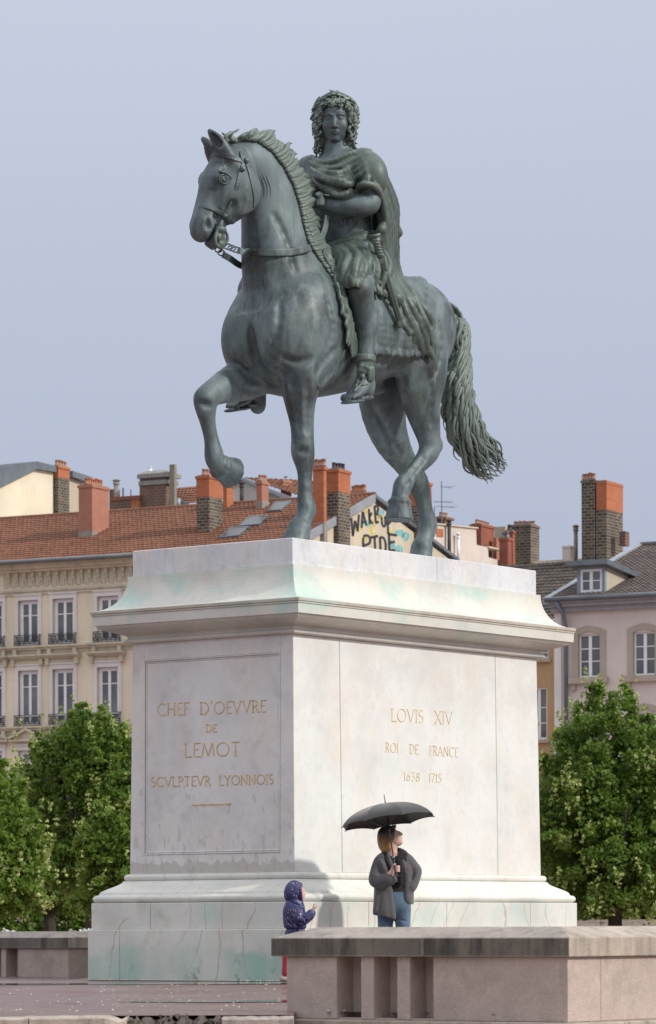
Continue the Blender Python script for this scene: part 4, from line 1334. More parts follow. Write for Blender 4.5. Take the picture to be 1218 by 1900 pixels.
# front: frame stones round a sunk panel
fv0, fv1 = uv_of_u(519, 1400, 0)[1], uv_of_u(265.5, 1400, 0)[1]
fz0, fz1 = uv_of_u(390, 1585, 0)[2], uv_of_u(390, 1217.5, 0)[2]
e = 0.1605
face_slab('die_slab', 'L', e * 0 + 0.0, fv0, z_die0 - 0.001, z_die1 + 0.001, 0.0, 0.15, M_FRONT, 0.002)
face_slab('die_slab', 'L', fv1, WD, z_die0 - 0.001, z_die1 + 0.001, 0.0, 0.15, M_FRONT, 0.002)
face_slab('die_slab', 'L', fv0 + 0.001, fv1 - 0.001, z_die0 - 0.001, fz0, 0.0, 0.15, M_FRONT, 0.002)
face_slab('die_slab', 'L', fv0 + 0.001, fv1 - 0.001, fz1, z_die1 + 0.001, 0.0, 0.15, M_FRONT, 0.002)
face_slab('inscription_panel', 'L', fv0 + 0.002, fv1 - 0.002, fz0 + 0.001, fz1 - 0.001, -0.014, 0.15, M_FRONT, 0.001)
def frame_bar(a, b):
    mb = MB()
    for off, r, ins in ((-0.004, 0.008, 0.008), (-0.010, 0.0075, 0.026)):
        pass
    return mb
mb = MB()
for ins, off, r in ((0.010, 0.000, 0.009), (0.030, -0.010, 0.008)):
    pts = []
    for (v, z) in ((fv0 + ins, fz0 + ins), (fv1 - ins, fz0 + ins), (fv1 - ins, fz1 - ins), (fv0 + ins, fz1 - ins), (fv0 + ins, fz0 + ins)):
        bat = B0 * (z - z_die0) / (z_die1 - z_die0)
        pts.append((bat - off, v, z))
    for p, q in zip(pts[:-1], pts[1:]):
        mb.tube([p, q], r, 6)
mb.obj('panel_moulding', M_FRONT, PED)
for (ua, ub, va, vb) in ((LD - 0.161, LD - 0.002, 0.165, WD - 0.165), (0.165, LD - 0.165, WD - 0.161, WD - 0.002)):
    mb = MB(); mb.box(ua - B0, ub - B0, va, vb, z_die0, z_die1); mb.obj('die_slab', M_DIE, PED)
# cornice
zn = z_die1
band('cornice', [(-B0 - 0.03, zn + 0.002), (0.015, zn + 0.003)] + arc(0.015, zn + 0.004, 0.045, zn + 0.055, 'torus', 7) + [(0.012, zn + 0.058), (0.012, zn + 0.075)]
     + arc(0.018, zn + 0.078, 0.255, z_soff - 0.022, 'cyma', 12) + [(0.262, z_soff - 0.020), (0.266, z_soff), (0.292, z_soff + 0.001), (0.296, z_fas - 0.002)], M_CORN)
band('cornice_lip', [(0.28, z_fas - 0.001), (0.305, z_fas), (0.305, z_fas + 0.016), (0.298, z_fas + 0.019), (0.312, z_fas + 0.024), (0.315, z_lip), (0.311, z_lip + 0.004), (0.28, z_lip + 0.006)], M_LIP)
cav = arc(0.008, z_cav, 0.306, z_lip + 0.007, 'cavetto', 12)
band('cavetto', [(0.304, z_lip + 0.0065)] + [(a, b) for a, b in arc(0.30, z_lip + 0.009, 0.006, z_cav - 0.004, 'cavetto', 14)] + [(0.004, z_cav), (-0.06, z_cav + 0.001)], M_CORN)
# top slab in two stones along the length
o = -0.03
jt = uv_of_v(812, 1060, 0.03)[0]
for a, b in ((-o, jt), (jt, LD + o)):
    stone('top_slab', a, b, -o, WD + o, z_cav + 0.002, z_top, M_SLAB, 0.007)

# ------------------------------------------------------------------ inscriptions: strokes of gilded capitals
def ARC(cx, cy, rx, ry, a0, a1, n=12):
    return [(cx + rx * math.cos(math.radians(a0 + (a1 - a0) * i / n)), cy + ry * math.sin(math.radians(a0 + (a1 - a0) * i / n))) for i in range(n + 1)]
GLYPH = {
    'A': (0.72, [[(0.0, 0), (0.36, 1), (0.72, 0)], [(0.14, 0.36), (0.58, 0.36)]]),
    'C': (0.74, [ARC(0.46, 0.5, 0.46, 0.5, 48, 312, 18)]),
    'D': (0.76, [[(0.06, 0), (0.06, 1)], [(0.06, 1), (0.3, 1)] + ARC(0.3, 0.5, 0.46, 0.5, 90, -90, 14)[1:] + [(0.06, 0)]]),
    'E': (0.46, [[(0.44, 1), (0.06, 1), (0.06, 0), (0.46, 0)], [(0.06, 0.53), (0.36, 0.53)]]),
    'F': (0.44, [[(0.44, 1), (0.06, 1), (0.06, 0)], [(0.06, 0.53), (0.36, 0.53)]]),
    'H': (0.74, [[(0.06, 0), (0.06, 1)], [(0.68, 0), (0.68, 1)], [(0.06, 0.52), (0.68, 0.52)]]),
    'I': (0.14, [[(0.07, 0), (0.07, 1)]]),
    'L': (0.46, [[(0.06, 1), (0.06, 0), (0.46, 0)]]),
    'M': (0.92, [[(0.02, 0), (0.14, 1), (0.46, 0.02), (0.78, 1), (0.9, 0)]]),
    'N': (0.76, [[(0.06, 0), (0.06, 1), (0.7, 0), (0.7, 1)]]),
    'O': (0.92, [ARC(0.46, 0.5, 0.46, 0.5, 0, 360, 24)]),
    'P': (0.50, [[(0.06, 0), (0.06, 1)], [(0.06, 1), (0.22, 1)] + ARC(0.22, 0.74, 0.26, 0.26, 90, -90, 10)[1:] + [(0.06, 0.48)]]),
    'R': (0.58, [[(0.06, 0), (0.06, 1)], [(0.06, 1), (0.22, 1)] + ARC(0.22, 0.75, 0.25, 0.25, 90, -90, 10)[1:] + [(0.06, 0.5)], [(0.24, 0.5), (0.58, 0)]]),
    'S': (0.48, [ARC(0.25, 0.75, 0.2, 0.25, 40, 270, 10) + ARC(0.25, 0.25, 0.22, 0.25, 90, -140, 10)[1:]]),
    'T': (0.62, [[(0.0, 1), (0.62, 1)], [(0.31, 1), (0.31, 0)]]),
    'V': (0.70, [[(0.0, 1), (0.35, 0), (0.70, 1)]]),
    'X': (0.66, [[(0.0, 1), (0.66, 0)], [(0.0, 0), (0.64, 1)]]),
    'Y': (0.64, [[(0.0, 1), (0.32, 0.5), (0.64, 1)], [(0.32, 0.5), (0.32, 0)]]),
    "'": (0.16, [[(0.11, 1.12), (0.05, 0.88)]]),
    '1': (0.2, [[(0.02, 0.86), (0.13, 1), (0.13, 0)]]),
    '3': (0.46, [[(0.06, 1), (0.42, 1), (0.2, 0.6)] + ARC(0.2, 0.3, 0.24, 0.3, 90, -140, 10)[1:]]),
    '5': (0.44, [[(0.42, 1), (0.12, 1), (0.08, 0.6)] + ARC(0.18, 0.3, 0.24, 0.3, 110, -130, 10)[1:]]),
    '6': (0.5, [ARC(0.26, 0.3, 0.22, 0.3, 0, 360, 16), [(0.40, 1), (0.16, 0.68), (0.05, 0.36)]]),
    '7': (0.46, [[(0.02, 1), (0.46, 1), (0.18, 0)]]),
    '8': (0.5, [ARC(0.25, 0.76, 0.19, 0.24, 0, 360, 14), ARC(0.25, 0.26, 0.23, 0.26, 0, 360, 14)]),
}
SERIF = set('HIFLTPRNVXYAMDE1')
def inscribe(words, face, sw):
    """words: (text, x0, x1, y_base0, y_base1, cap) measured in the photograph; every line its own mesh"""
    for text, x0, x1, yb0, yb1, cap in words:
        gap = 0.20
        tot = sum(GLYPH[ch][0] for ch in text) + gap * (len(text) - 1)
        k = (x1 - x0) / tot
        cur = 0.0
        for ch in text:
            mb = MB()
            w, strokes = GLYPH[ch]
            ss = [list(s) for s in strokes]
            if ch in SERIF:
                for s in list(ss):
                    if s[0] == s[-1]: continue
                    for en in (s[0], s[-1]):
                        if en[1] in (0, 1) and abs(s[0][0] - s[-1][0]) < 0.75 and not (len(s) == 2 and s[0][1] == s[1][1]):
                            ss.append([(en[0] - 0.09, en[1]), (en[0] + 0.09, en[1])])
            for s in ss:
                P3 = []
                for (gx, gy) in s:
                    px = x0 + (cur + gx) * k
                    py = yb0 + (yb1 - yb0) * (px - x0) / max(1e-6, x1 - x0) - gy * cap
                    if face == 'L':
                        u, v, z = uv_of_u(px, py, 0)
                        bat = B0 * (z - z_die0) / (z_die1 - z_die0)
                        u, v, z = uv_of_u(px, py, bat + 0.012)
                    else:
                        u, v, z = uv_of_v(px, py, 0)
                        bat = B0 * (z - z_die0) / (z_die1 - z_die0)
                        u, v, z = uv_of_v(px, py, bat - 0.002)
                    P3.append(Vector((u, v, z)))
                n = Vector((-1, 0, 0)) if face == 'L' else Vector((0, -1, 0))
                for i in range(len(P3) - 1):
                    a, b = P3[i], P3[i + 1]
                    d = (b - a)
                    if d.length < 1e-5: continue
                    t = d.normalized(); sd = t.cross(n).normalized() * sw
                    a2, b2 = a - t * sw * 0.5, b + t * sw * 0.5
                    vs = [a2 - sd, b2 - sd, b2 + sd, a2 + sd]
                    vs += [p + n * 0.003 - (n * 0) for p in vs]
                    mb.add(vs, [(0, 1, 2, 3), (7, 6, 5, 4), (0, 4, 5, 1), (1, 5, 6, 2), (2, 6, 7, 3), (3, 7, 4, 0)])
            cur += w + gap
            mb.obj('letter', GOLD if face == 'L' else GOLD2, PED)
inscribe([('CHEF', 293, 350, 1328, 1326, 22), ("D'OEVVRE", 372, 493, 1325.5, 1321, 21.5)], 'L', 0.0040)
inscribe([('DE', 383, 402, 1358.5, 1358, 13.5)], 'L', 0.0038)
inscribe([('LEMOT', 343, 445, 1405, 1402, 25)], 'L', 0.0043)
inscribe([('SCVLPTEVR', 280.5, 390, 1460, 1457.6, 17.5), ('LYONNOIS', 407, 507, 1457.2, 1454.6, 17.5)], 'L', 0.0038)
mb = MB()
a, b = Vector(uv_of_u(356, 1494, 0.016)), Vector(uv_of_u(429, 1492, 0.016))
mb.box(-0.003, 0.0, b.y, a.y, -0.005, 0.005, Matrix.Translation((a.x, 0, (a.z + b.z) / 2)))
mb.obj('inscription_rule', GOLD, PED)
inscribe([('LOVIS', 727, 785.5, 1338.4, 1341.4, 23.6), ('XIV', 808, 839, 1343, 1344.7, 23.6)], 'R', 0.0036)
inscribe([('ROI', 716.5, 739, 1395, 1396.8, 17), ('DE', 761, 776.5, 1398.2, 1399.3, 17), ('FRANCE', 798, 850, 1400.8, 1404.6, 17)], 'R', 0.0031)
inscribe([('1638', 749.6, 779, 1448.5, 1450.2, 16), ('1715', 796, 819, 1451, 1452.4, 16)], 'R', 0.0031)
# ------------------------------------------------------------------ ground, terrace, kerb, low walls
def mat_wet_paving():
    b = NT('wet_red_paving')
    co = b.coord((1, 1, 1))
    big = b.noise(0.55, 5, 0.6)
    fine = b.noise(30, 5, 0.7)
    mid = b.noise(3.2, 5, 0.6, b.coord((0.5, 1.6, 1)))
    c = b.ramp(mid, [(0.3, (0.10, 0.052, 0.043)), (0.55, (0.16, 0.088, 0.074)), (0.75, (0.22, 0.135, 0.115))])
    c = b.mix(b.ramp(fine, [(0.5, 0.0), (0.8, 0.35)]), c, (0.22, 0.17, 0.15))
    b.col(c)
    b.set(Roughness=b.ramp(big, [(0.38, 0.20), (0.50, 0.36), (0.66, 0.58)]))
    h = b.math('ADD', b.math('MULTIPLY', mid, 0.6), b.math('MULTIPLY', fine, 0.25))
    bm = b.n('ShaderNodeBump'); b.l(h, bm.inputs['Height']); bm.inputs['Distance'].default_value = 0.012
    b.l(b.ramp(big, [(0.42, 0.02), (0.6, 0.5)]), bm.inputs['Strength'])
    b.l(bm.outputs[0], b.p.inputs['Normal'])
    return b.m
def mat_gravel():
    b = NT('red_gravel_square')
    c = b.ramp(b.noise(0.3, 6, 0.6), [(0.3, (0.20, 0.115, 0.085)), (0.7, (0.29, 0.18, 0.135))])
    c = b.mix(b.ramp(b.noise(60, 3, 0.6), [(0.45, 0.0), (0.7, 0.4)]), c, (0.33, 0.25, 0.2))
    b.col(c); b.set(Roughness=0.8)
    return b.m
def mat_concrete(name, base, stain, top_dark=0.0, runz=0.16):
    b = NT(name)
    n1 = b.noise(2.2, 6, 0.65)
    n2 = b.noise(24, 6, 0.7)
    run = b.noise(7 if runz < 0.3 else 2.2, 6, 0.65, b.coord((1, 1, runz)))
    c = b.ramp(n1, [(0.28, tuple(x * 0.78 for x in base)), (0.55, base), (0.75, tuple(x * 1.15 for x in base))])
    c = b.mix(b.ramp(n2, [(0.42, 0.0), (0.75, 0.4)]), c, tuple(x * 0.62 for x in base))
    c = b.mix(b.ramp(b.noise(75, 3, 0.6), [(0.60, 0.0), (0.72, 0.5)]), c, tuple(min(1, x * 1.5) for x in base))
    c = b.mix(b.ramp(run, [(0.46, 0.0), (0.66, stain)]), c, (0.055, 0.05, 0.042))
    if top_dark:
        c = b.mix(b.ramp(b.noise(1.3, 4, 0.6, b.coord((1, 1, 1), locn=(3, 8, 2))), [(0.3, top_dark), (0.7, top_dark * 0.35)]), c, (0.05, 0.047, 0.04))
    b.col(c)
    b.set(Roughness=0.78)
    b.bump(b.math('ADD', n2, b.noise(80, 3)), 0.45, 0.012)
    return b.m
PAVE, GRAVEL = mat_wet_paving(), mat_gravel()
M_CONC = mat_concrete('pink_concrete', (0.53, 0.43, 0.375), 0.34, 0.06, 0.7)
M_COPE = mat_concrete('weathered_coping', (0.44, 0.385, 0.335), 0.40, 0.2)
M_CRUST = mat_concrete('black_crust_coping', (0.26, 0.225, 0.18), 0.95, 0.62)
M_COPE2 = mat_concrete('weathered_coping_pale', (0.48, 0.41, 0.34), 0.42, 0.1)

def sheet(name, pts, z, mat, **p):
    return mesh_obj(name, [(x, y, z) for x, y in pts], [tuple(range(len(pts)))], mat, None, kind='structure', **p)
sheet('ground', [(-2500, -40), (2500, -40), (2500, 3000), (-2500, 3000)], -0.42, GRAVEL)
KE0 = 24.75                       # edge of the terrace
mb = MB()
# terrace: gently uneven wet surface
nx, ny = 90, 60
xs = np.linspace(-9, 11, nx); ys = np.r_[np.linspace(KE0, 34, 34), np.linspace(34.6, 62, ny - 34)]
vs = [(x, y, 0.0022 * math.sin(x * 1.7 + y * 0.9) * math.sin(y * 1.3 - x * 0.4) + 0.0012 * math.sin(x * 5.1) * math.sin(y * 4.3) if 38 > y > KE0 + 0.2 else 0.0) for y in ys for x in xs]
fs = [(j * nx + i, j * nx + i + 1, (j + 1) * nx + i + 1, (j + 1) * nx + i) for j in range(ny - 1) for i in range(nx - 1)]
C1_ = at(1054, 1800, 24.4)
xe = ray(536, 1880)[0] * 25.0
def keep(f):
    cx = sum(vs[i][0] for i in f) / 4; cy = sum(vs[i][1] for i in f) / 4
    return not (cx > xe and ((cx - C1_.x) * RX + (cy - C1_.y) * RY < 0.12 or (cx - C1_.x) * LX + (cy - C1_.y) * LY < 0.12))
fs = [f for f in fs if keep(f)]
mesh_obj('terrace_paving', vs, fs, PAVE, None, True, kind='structure')
sheet('square', [(-400, 62.0), (400, 62.0), (400, 400), (-400, 400)], -0.05, GRAVEL)

# shallow rain water at the foot of the pedestal
def mat_water():
    b = NT('rain_water')
    b.col((0.055, 0.05, 0.045))
    b.set(Roughness=0.02, IOR=1.33)
    b.bump(b.noise(5, 3, 0.5, b.coord((1, 2.2, 1))), 0.03, 0.01)
    return b.m
WATER = mat_water()
def puddle(cx, cy, rx, ry, seed, zz=0.005):
    r = random.Random(seed)
    pts = []
    ph = [r.uniform(0, 6.28) for _ in range(4)]
    for i in range(64):
        a = 6.2832 * i / 64
        k = 1 + 0.16 * math.sin(2 * a + ph[0]) + 0.10 * math.sin(3 * a + ph[1]) + 0.07 * math.sin(5 * a + ph[2]) + 0.05 * math.sin(9 * a + ph[3])
        pts.append((cx + rx * k * math.cos(a), cy + ry * k * math.sin(a)))
    sheet('puddle', pts, zz, WATER)
puddle(-1.9, 38.6, 2.9, 0.75, 3)
puddle(0.1, 29.2, 1.5, 0.5, 8)

# ------------------------------------------------------------------ low walls of pink concrete with hipped coping
def wall_frame(px, py, d):
    p = at(px, py, d)
    return Vector((p.x, p.y, 0))
def cope_prism(corner, arm, s0, s1, h, over, z0, z1, z2, mat, parent, hip0=False, hip1=False, mitre0=False):
    """one coping stone. arm 'v' runs left along (LX,LY), arm 'u' runs back along (RX,RY). s0..s1 along it. Ridge in the middle."""
    A = Vector((LX, LY, 0)) if arm == 'v' else Vector((RX, RY, 0))
    B = Vector((RX, RY, 0)) if arm == 'v' else Vector((LX, LY, 0))
    def P(s, t, z):
        return corner + A * s + B * t + Vector((0, 0, z))
    w0, w1 = -over, 2 * h + over
    m = h
    def end(s, side):
        # returns s for outer, ridge and inner lines
        if side == 0:
            if mitre0: return s - over if False else w0, m, w1
            if hip0: return s, s + (m - w0), s
        else:
            if hip1: return s, s - (m - w0), s
        return s, s, s
    a = end(s0, 0); b = end(s1, 1)
    vs = [P(a[0], w0, z0), P(b[0], w0, z0), P(b[2], w1, z0), P(a[2], w1, z0),
          P(a[0], w0, z1), P(b[0], w0, z1), P(b[2], w1, z1), P(a[2], w1, z1), P(a[1], m, z2), P(b[1], m, z2)]
    fs = [(3, 2, 1, 0), (0, 1, 5, 4), (2, 3, 7, 6), (1, 2, 6, 5), (3, 0, 4, 7), (4, 5, 9, 8), (6, 7, 8, 9), (5, 6, 9), (7, 4, 8)]
    o = mesh_obj('coping_stone', vs, fs, mat, parent)
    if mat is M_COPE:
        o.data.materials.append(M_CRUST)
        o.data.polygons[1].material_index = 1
    bm = bmesh.new(); bm.from_mesh(o.data)
    bmesh.ops.recalc_face_normals(bm, faces=bm.faces)
    bmesh.ops.bevel(bm, geom=[e for e in bm.edges], offset=0.007, segments=2, profile=0.6, affect='EDGES')
    bm.to_mesh(o.data); bm.free()
    return o
def wall_box(name, corner, arm, s0, s1, t0, t1, z0, z1, mat, parent, bev=0.006):
    A = Vector((LX, LY, 0)) if arm == 'v' else Vector((RX, RY, 0))
    B = Vector((RX, RY, 0)) if arm == 'v' else Vector((LX, LY, 0))
    mb = MB()
    vs = [corner + A * s + B * t + Vector((0, 0, z)) for z in (z0, z1) for t in (t0, t1) for s in (s0, s1)]
    mb.add(vs, [(0, 2, 3, 1), (4, 5, 7, 6), (0, 1, 5, 4), (2, 6, 7, 3), (0, 4, 6, 2), (1, 3, 7, 5)])
    o = mb.obj(name, mat, parent)
    bm = bmesh.new(); bm.from_mesh(o.data)
    bmesh.ops.recalc_face_normals(bm, faces=bm.faces)
    bmesh.ops.bevel(bm, geom=[e for e in bm.edges], offset=bev, segments=2, profile=0.6, affect='EDGES')
    bm.to_mesh(o.data); bm.free()
    return o
def along(corner, px, arm='v'):
    """distance along the arm's front line at which it crosses the pixel column"""
    x = ray(px, 1800)[0]
    ax, ay = (LX, LY) if arm == 'v' else (RX, RY)
    return (x * corner.y - corner.x) / (ax - x * ay)
def low_wall(label, cpx, d, zs, cuts_v, cuts_u, joints_v, joints_u, end_v, end_u, h=0.205):
    zb, z0, z1, z2 = zs
    corner = wall_frame(cpx, 1800, d)
    root = thing('low_wall', label, 'wall')
    base = corner.copy()
    # body: solid pieces and baluster strips with a recess behind
    over = 0.035
    for arm, cuts in (('v', cuts_v), ('u', cuts_u)):
        for name, p0, p1 in cuts:
            s0, s1 = p0, p1
            if name == 'gap':
                wall_box('recess_back', base, arm, s0 + 0.001, s1 - 0.001, 0.19, 2 * h - 0.01, zb + 0.012, z0 - 0.001, M_CONC, root, 0.002)
                wall_box('recess_sill', base, arm, s0 + 0.001, s1 - 0.001, 0.012, 2 * h - 0.012, zb, zb + 0.011, M_CONC, root, 0.002)
            else:
                t0 = 0.0
                wall_box(name, base, arm, s0, s1, t0, 2 * h, zb, z0 - 0.0005, M_CONC, root, 0.008)
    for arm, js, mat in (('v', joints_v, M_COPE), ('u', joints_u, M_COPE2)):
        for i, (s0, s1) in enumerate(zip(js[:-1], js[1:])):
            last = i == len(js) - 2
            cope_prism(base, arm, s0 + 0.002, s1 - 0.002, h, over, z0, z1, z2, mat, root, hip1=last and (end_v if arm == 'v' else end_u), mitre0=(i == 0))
    for arm, L0, L1 in (('v', -0.16, cuts_v[-1][2] + 0.05), ('u', 0.462, cuts_u[-1][2] + 0.05)):
        wall_box('base_slab', base, arm, L0, L1, -0.16, 2 * h + 0.05, -0.45, zb - 0.001, M_COPE2, root, 0.01)
    return root, base
# near wall, standing at the terrace edge
C1 = wall_frame(1054, 1800, 24.4)
A = lambda px: along(C1, px)
low_wall('near pink concrete wall with dark weathered coping and a fluted recess, in front of the child and woman', 1054, 24.4, (-0.05, 0.391, 0.522, 0.597),
         [('wall_block', 0.0, A(804)), ('gap', A(804), A(761)), ('baluster', A(761), A(737)), ('gap', A(737), A(694)), ('baluster', A(694), A(670)), ('gap', A(670), A(625)), ('wall_block', A(625), A(532))],
         [('wall_block', 0.412, 2.2), ('wall_block', 2.204, 4.4)],
         [0.0, A(790), A(508)], [0.0, 1.9, 4.4], True, True)
C2 = wall_frame(127, 1800, 44.0)
A2 = lambda px: along(C2, px)
low_wall('far pink concrete wall with pale coping beyond the left side of the pedestal', 127, 44.0, (-0.01, 0.352, 0.483, 0.558),
         [('wall_block', 0.0, A2(33)), ('gap', A2(33), A2(11)), ('baluster', A2(11), A2(2)), ('gap', A2(2), A2(-20)), ('wall_block', A2(-20), A2(-130))],
         [('wall_block', 0.412, 2.2), ('wall_block', 2.204, 5.0)],
         [0.0, A2(-10), A2(-140)], [0.0, 2.3, 5.0], True, True)

# kerb stones along the terrace edge, two of them broken away
def kerb_stone(label, x0, x1, ztop, y0, y1, mat, ragged):
    r = random.Random(int(x0 * 100))
    root = None
    mb = MB()
    n = 14
    vs, fs = [], []
    for i in range(n + 1):
        x = x0 + (x1 - x0) * i / n
        j = lambda a: r.uniform(-a, a)
        end = (1.0 if i in (0, n) else 0)
        rg = ragged if i >= n - 2 else 0.0
        yy0 = y0 + j(0.006) + (0.10 * r.random() + 0.12 * (i - n + 2) / 2 if rg else 0)
        zt = ztop + j(0.004) - (0.025 * r.random() if rg else 0)
        vs += [(x, yy0, -0.40), (x, yy0 - 0.004, ztop - 0.115 + j(0.006)), (x, yy0 - 0.05, ztop - 0.11 + j(0.006)), (x, yy0 - 0.052 + j(0.006), zt - 0.012), (x, yy0 - 0.03, zt), (x, y1, zt), (x, y1, -0.40)]
    m = 7
    for i in range(n):
        for k in range(m):
            fs.append((i * m + k, i * m + (k + 1) % m, (i + 1) * m + (k + 1) % m, (i + 1) * m + k))
    fs += [tuple(range(m)), tuple(n * m + k for k in range(m - 1, -1, -1))]
    o = mesh_obj('kerb_stone', vs, fs, mat, None)
    bm = bmesh.new(); bm.from_mesh(o.data); bmesh.ops.recalc_face_normals(bm, faces=bm.faces); bm.to_mesh(o.data); bm.free()
    o['label'], o['category'], o['group'] = label, 'kerb', 'kerb stones of the terrace edge'
    return o
K = lambda px, d: ray(px, 1880)[0] * d
kerb_stone('weathered kerb slab at the lower left corner, crumbling at its right end', K(60, 24.5), K(236, 24.5), 0.002, 24.30, KE0 - 0.003, M_COPE2, 1.0)
kerb_stone('weathered kerb slab cut off by the left edge of the picture', K(-220, 24.5), K(58, 24.5), 0.0, 24.30, KE0 - 0.003, M_COPE2, 0.0)
kerb_stone('short dark kerb slab next to the near wall end', K(414, 24.5), K(545, 24.5), -0.006, 24.30, KE0 - 0.003, M_COPE, 0.0)
# broken edge between them: rubble and earth
def mat_earth():
    b = NT('wet_earth')
    b.col(b.ramp(b.noise(14, 6, 0.7), [(0.3, (0.035, 0.026, 0.02)), (0.7, (0.12, 0.09, 0.065))]))
    b.set(Roughness=0.6); b.bump(b.noise(30, 6), 0.8, 0.03)
    return b.m
EARTH = mat_earth()
r = random.Random(3)
nx, ny = 40, 12
vs, fs = [], []
for j in range(ny + 1):
    for i in range(nx + 1):
        x = K(228, 24.5) + (K(420, 24.5) - K(228, 24.5)) * i / nx
        y = 24.28 + (KE0 - 24.28) * j / ny
        vs.append((x, y, -0.105 + 0.085 * (j / ny) + r.uniform(-0.014, 0.014) + 0.02 * math.sin(i * 0.9)))
for j in range(ny):
    for i in range(nx):
        fs.append((j * (nx + 1) + i, j * (nx + 1) + i + 1, (j + 1) * (nx + 1) + i + 1, (j + 1) * (nx + 1) + i))
b0 = len(vs)
for i in range(nx + 1):
    vs.append((vs[i][0], 24.28, -0.42))
for i in range(nx):
    fs.append((b0 + i, b0 + i + 1, i + 1, i))
mesh_obj('broken_edge', vs, fs, EARTH, None, False, kind='structure')
mb = MB()
for i in range(46):
    x = r.uniform(K(225, 24.5), K(425, 24.5)); y = r.uniform(24.3, KE0 - 0.02)
    s = r.uniform(0.008, 0.028)
    z = -0.09 + 0.08 * (y - 24.28) / (KE0 - 24.28)
    pts = [Vector((r.uniform(-1, 1), r.uniform(-1, 1), r.uniform(-1, 1))).normalized() * s for _ in range(8)]
    bm = bmesh.new()
    for p in pts: bm.verts.new(p + Vector((x, y, z + s * 0.4)))
    bmesh.ops.convex_hull(bm, input=bm.verts)
    bm.verts.index_update()
    mb.add([v.co for v in bm.verts], [[v.index for v in f.verts] for f in bm.faces]); bm.free()
mb.obj('rubble', EARTH, None, kind='stuff', label='loose rubble at the broken terrace edge', category='rubble')

# fallen petals and grit on the wet paving
def mat_petal():
    b = NT('fallen_petals')
    b.col(b.ramp(b.noise(3, 2), [(0.4, (0.55, 0.45, 0.32)), (0.6, (0.72, 0.66, 0.52))]))
    b.set(Roughness=0.7)
    return b.m
mb = MB()
r = random.Random(21)
def petal(x, y, s, z=0.012):
    a = r.uniform(0, 6.28)
    c, sn = math.cos(a) * s, math.sin(a) * s
    h = r.uniform(0.3, 0.8) * s
    mb.add([(x - c, y - sn, z), (x + sn * 0.6, y - c * 0.6, z + h * 0.4), (x + c, y + sn, z), (x - sn * 0.6, y + c * 0.6, z + h * 0.4), (x, y, z + h)],
           [(0, 1, 4), (1, 2, 4), (2, 3, 4), (3, 0, 4), (3, 2, 1, 0)])
for i in range(190):
    y = 25.2 + 13.5 * r.random() ** 1.15
    cx = r.gauss(-1.2, 0.9) if r.random() < 0.55 else r.uniform(-4, 0.4)
    petal(cx, y, r.uniform(0.007, 0.015))
for i in range(300):
    v = r.uniform(-0.3, WD + 0.4); w = abs(r.gauss(0, 0.10))
    p = loc(-0.36 - w, v)
    petal(p.x, p.y, r.uniform(0.007, 0.015))
mb.obj('fallen_petals', mat_petal(), None, kind='stuff', label='pale petals scattered over the wet paving', category='petals')

# weeds in the broken edge
def weed(label, px, s, seed):
    rg = np.random.default_rng(seed)
    p = at(px, 1880, 24.5)
    root = thing('weed', label, 'plant', (p.x, 24.5, -0.07), 0, 'weeds in the broken terrace edge')
    mb = MB()
    for i in range(16):
        a = rg.uniform(0, 6.28); l = s * rg.uniform(0.5, 1.0)
        d = np.array([math.cos(a) * 0.6, math.sin(a) * 0.6, 0.8]); b = np.array([-math.sin(a), math.cos(a), 0]) * l * 0.16
        c = d * l
        mb.add([(0, 0, 0), c * 0.55 + b, c, c * 0.55 - b], [(0, 1, 2, 3)])
    mb.obj('leaves', plain('weed_leaf', (0.10, 0.17, 0.04), 0.6, 0.3, 30), root)
weed('small green weed in the broken terrace edge near the left kerb slab', 240, 0.05, 1)
weed('small green weed in the broken terrace edge near the short dark kerb slab', 382, 0.045, 2)
# ------------------------------------------------------------------ flowering lime trees
def mat_leaf(name, c1, c2, c3, trans=0.42):
    b = NT(name)
    n = b.noise(1.4, 3, 0.6); m = b.noise(22, 2, 0.6)
    c = b.ramp(n, [(0.30, c1), (0.52, c2), (0.72, c3)])
    c = b.mix(b.ramp(m, [(0.4, 0.0), (0.7, 0.5)]), c, c3)
    b.col(c)
    b.set(Roughness=0.5)
    b.p.inputs['Specular IOR Level'].default_value = 0.35
    tr = b.n('ShaderNodeBsdfTranslucent')
    b.l(b.mix(0.5, c, (0.20, 0.30, 0.03)), tr.inputs[0])
    mx = b.n('ShaderNodeMixShader'); mx.inputs[0].default_value = trans
    out = b.t.nodes['Material Output']
    b.l(b.p.outputs[0], mx.inputs[1]); b.l(tr.outputs[0], mx.inputs[2]); b.l(mx.outputs[0], out.inputs[0])
    return b.m
LEAF_A = mat_leaf('lime_leaves', (0.056, 0.112, 0.020), (0.120, 0.212, 0.036), (0.215, 0.315, 0.058))
LEAF_B = mat_leaf('lime_leaves_bright', (0.085, 0.155, 0.022), (0.150, 0.245, 0.038), (0.230, 0.330, 0.058))
BRACT = mat_leaf('lime_bracts', (0.26, 0.33, 0.085), (0.40, 0.46, 0.15), (0.52, 0.56, 0.25), 0.35)
def mat_bark():
    b = NT('bark')
    b.col(b.ramp(b.noise(9, 6, 0.65, b.coord((1, 1, 0.25))), [(0.3, (0.022, 0.017, 0.013)), (0.7, (0.085, 0.068, 0.052))]))
    b.set(Roughness=0.9); b.bump(b.noise(14, 5, 0.6, b.coord((1, 1, 0.2))), 0.6, 0.03)
    return b.m
BARK = mat_bark()
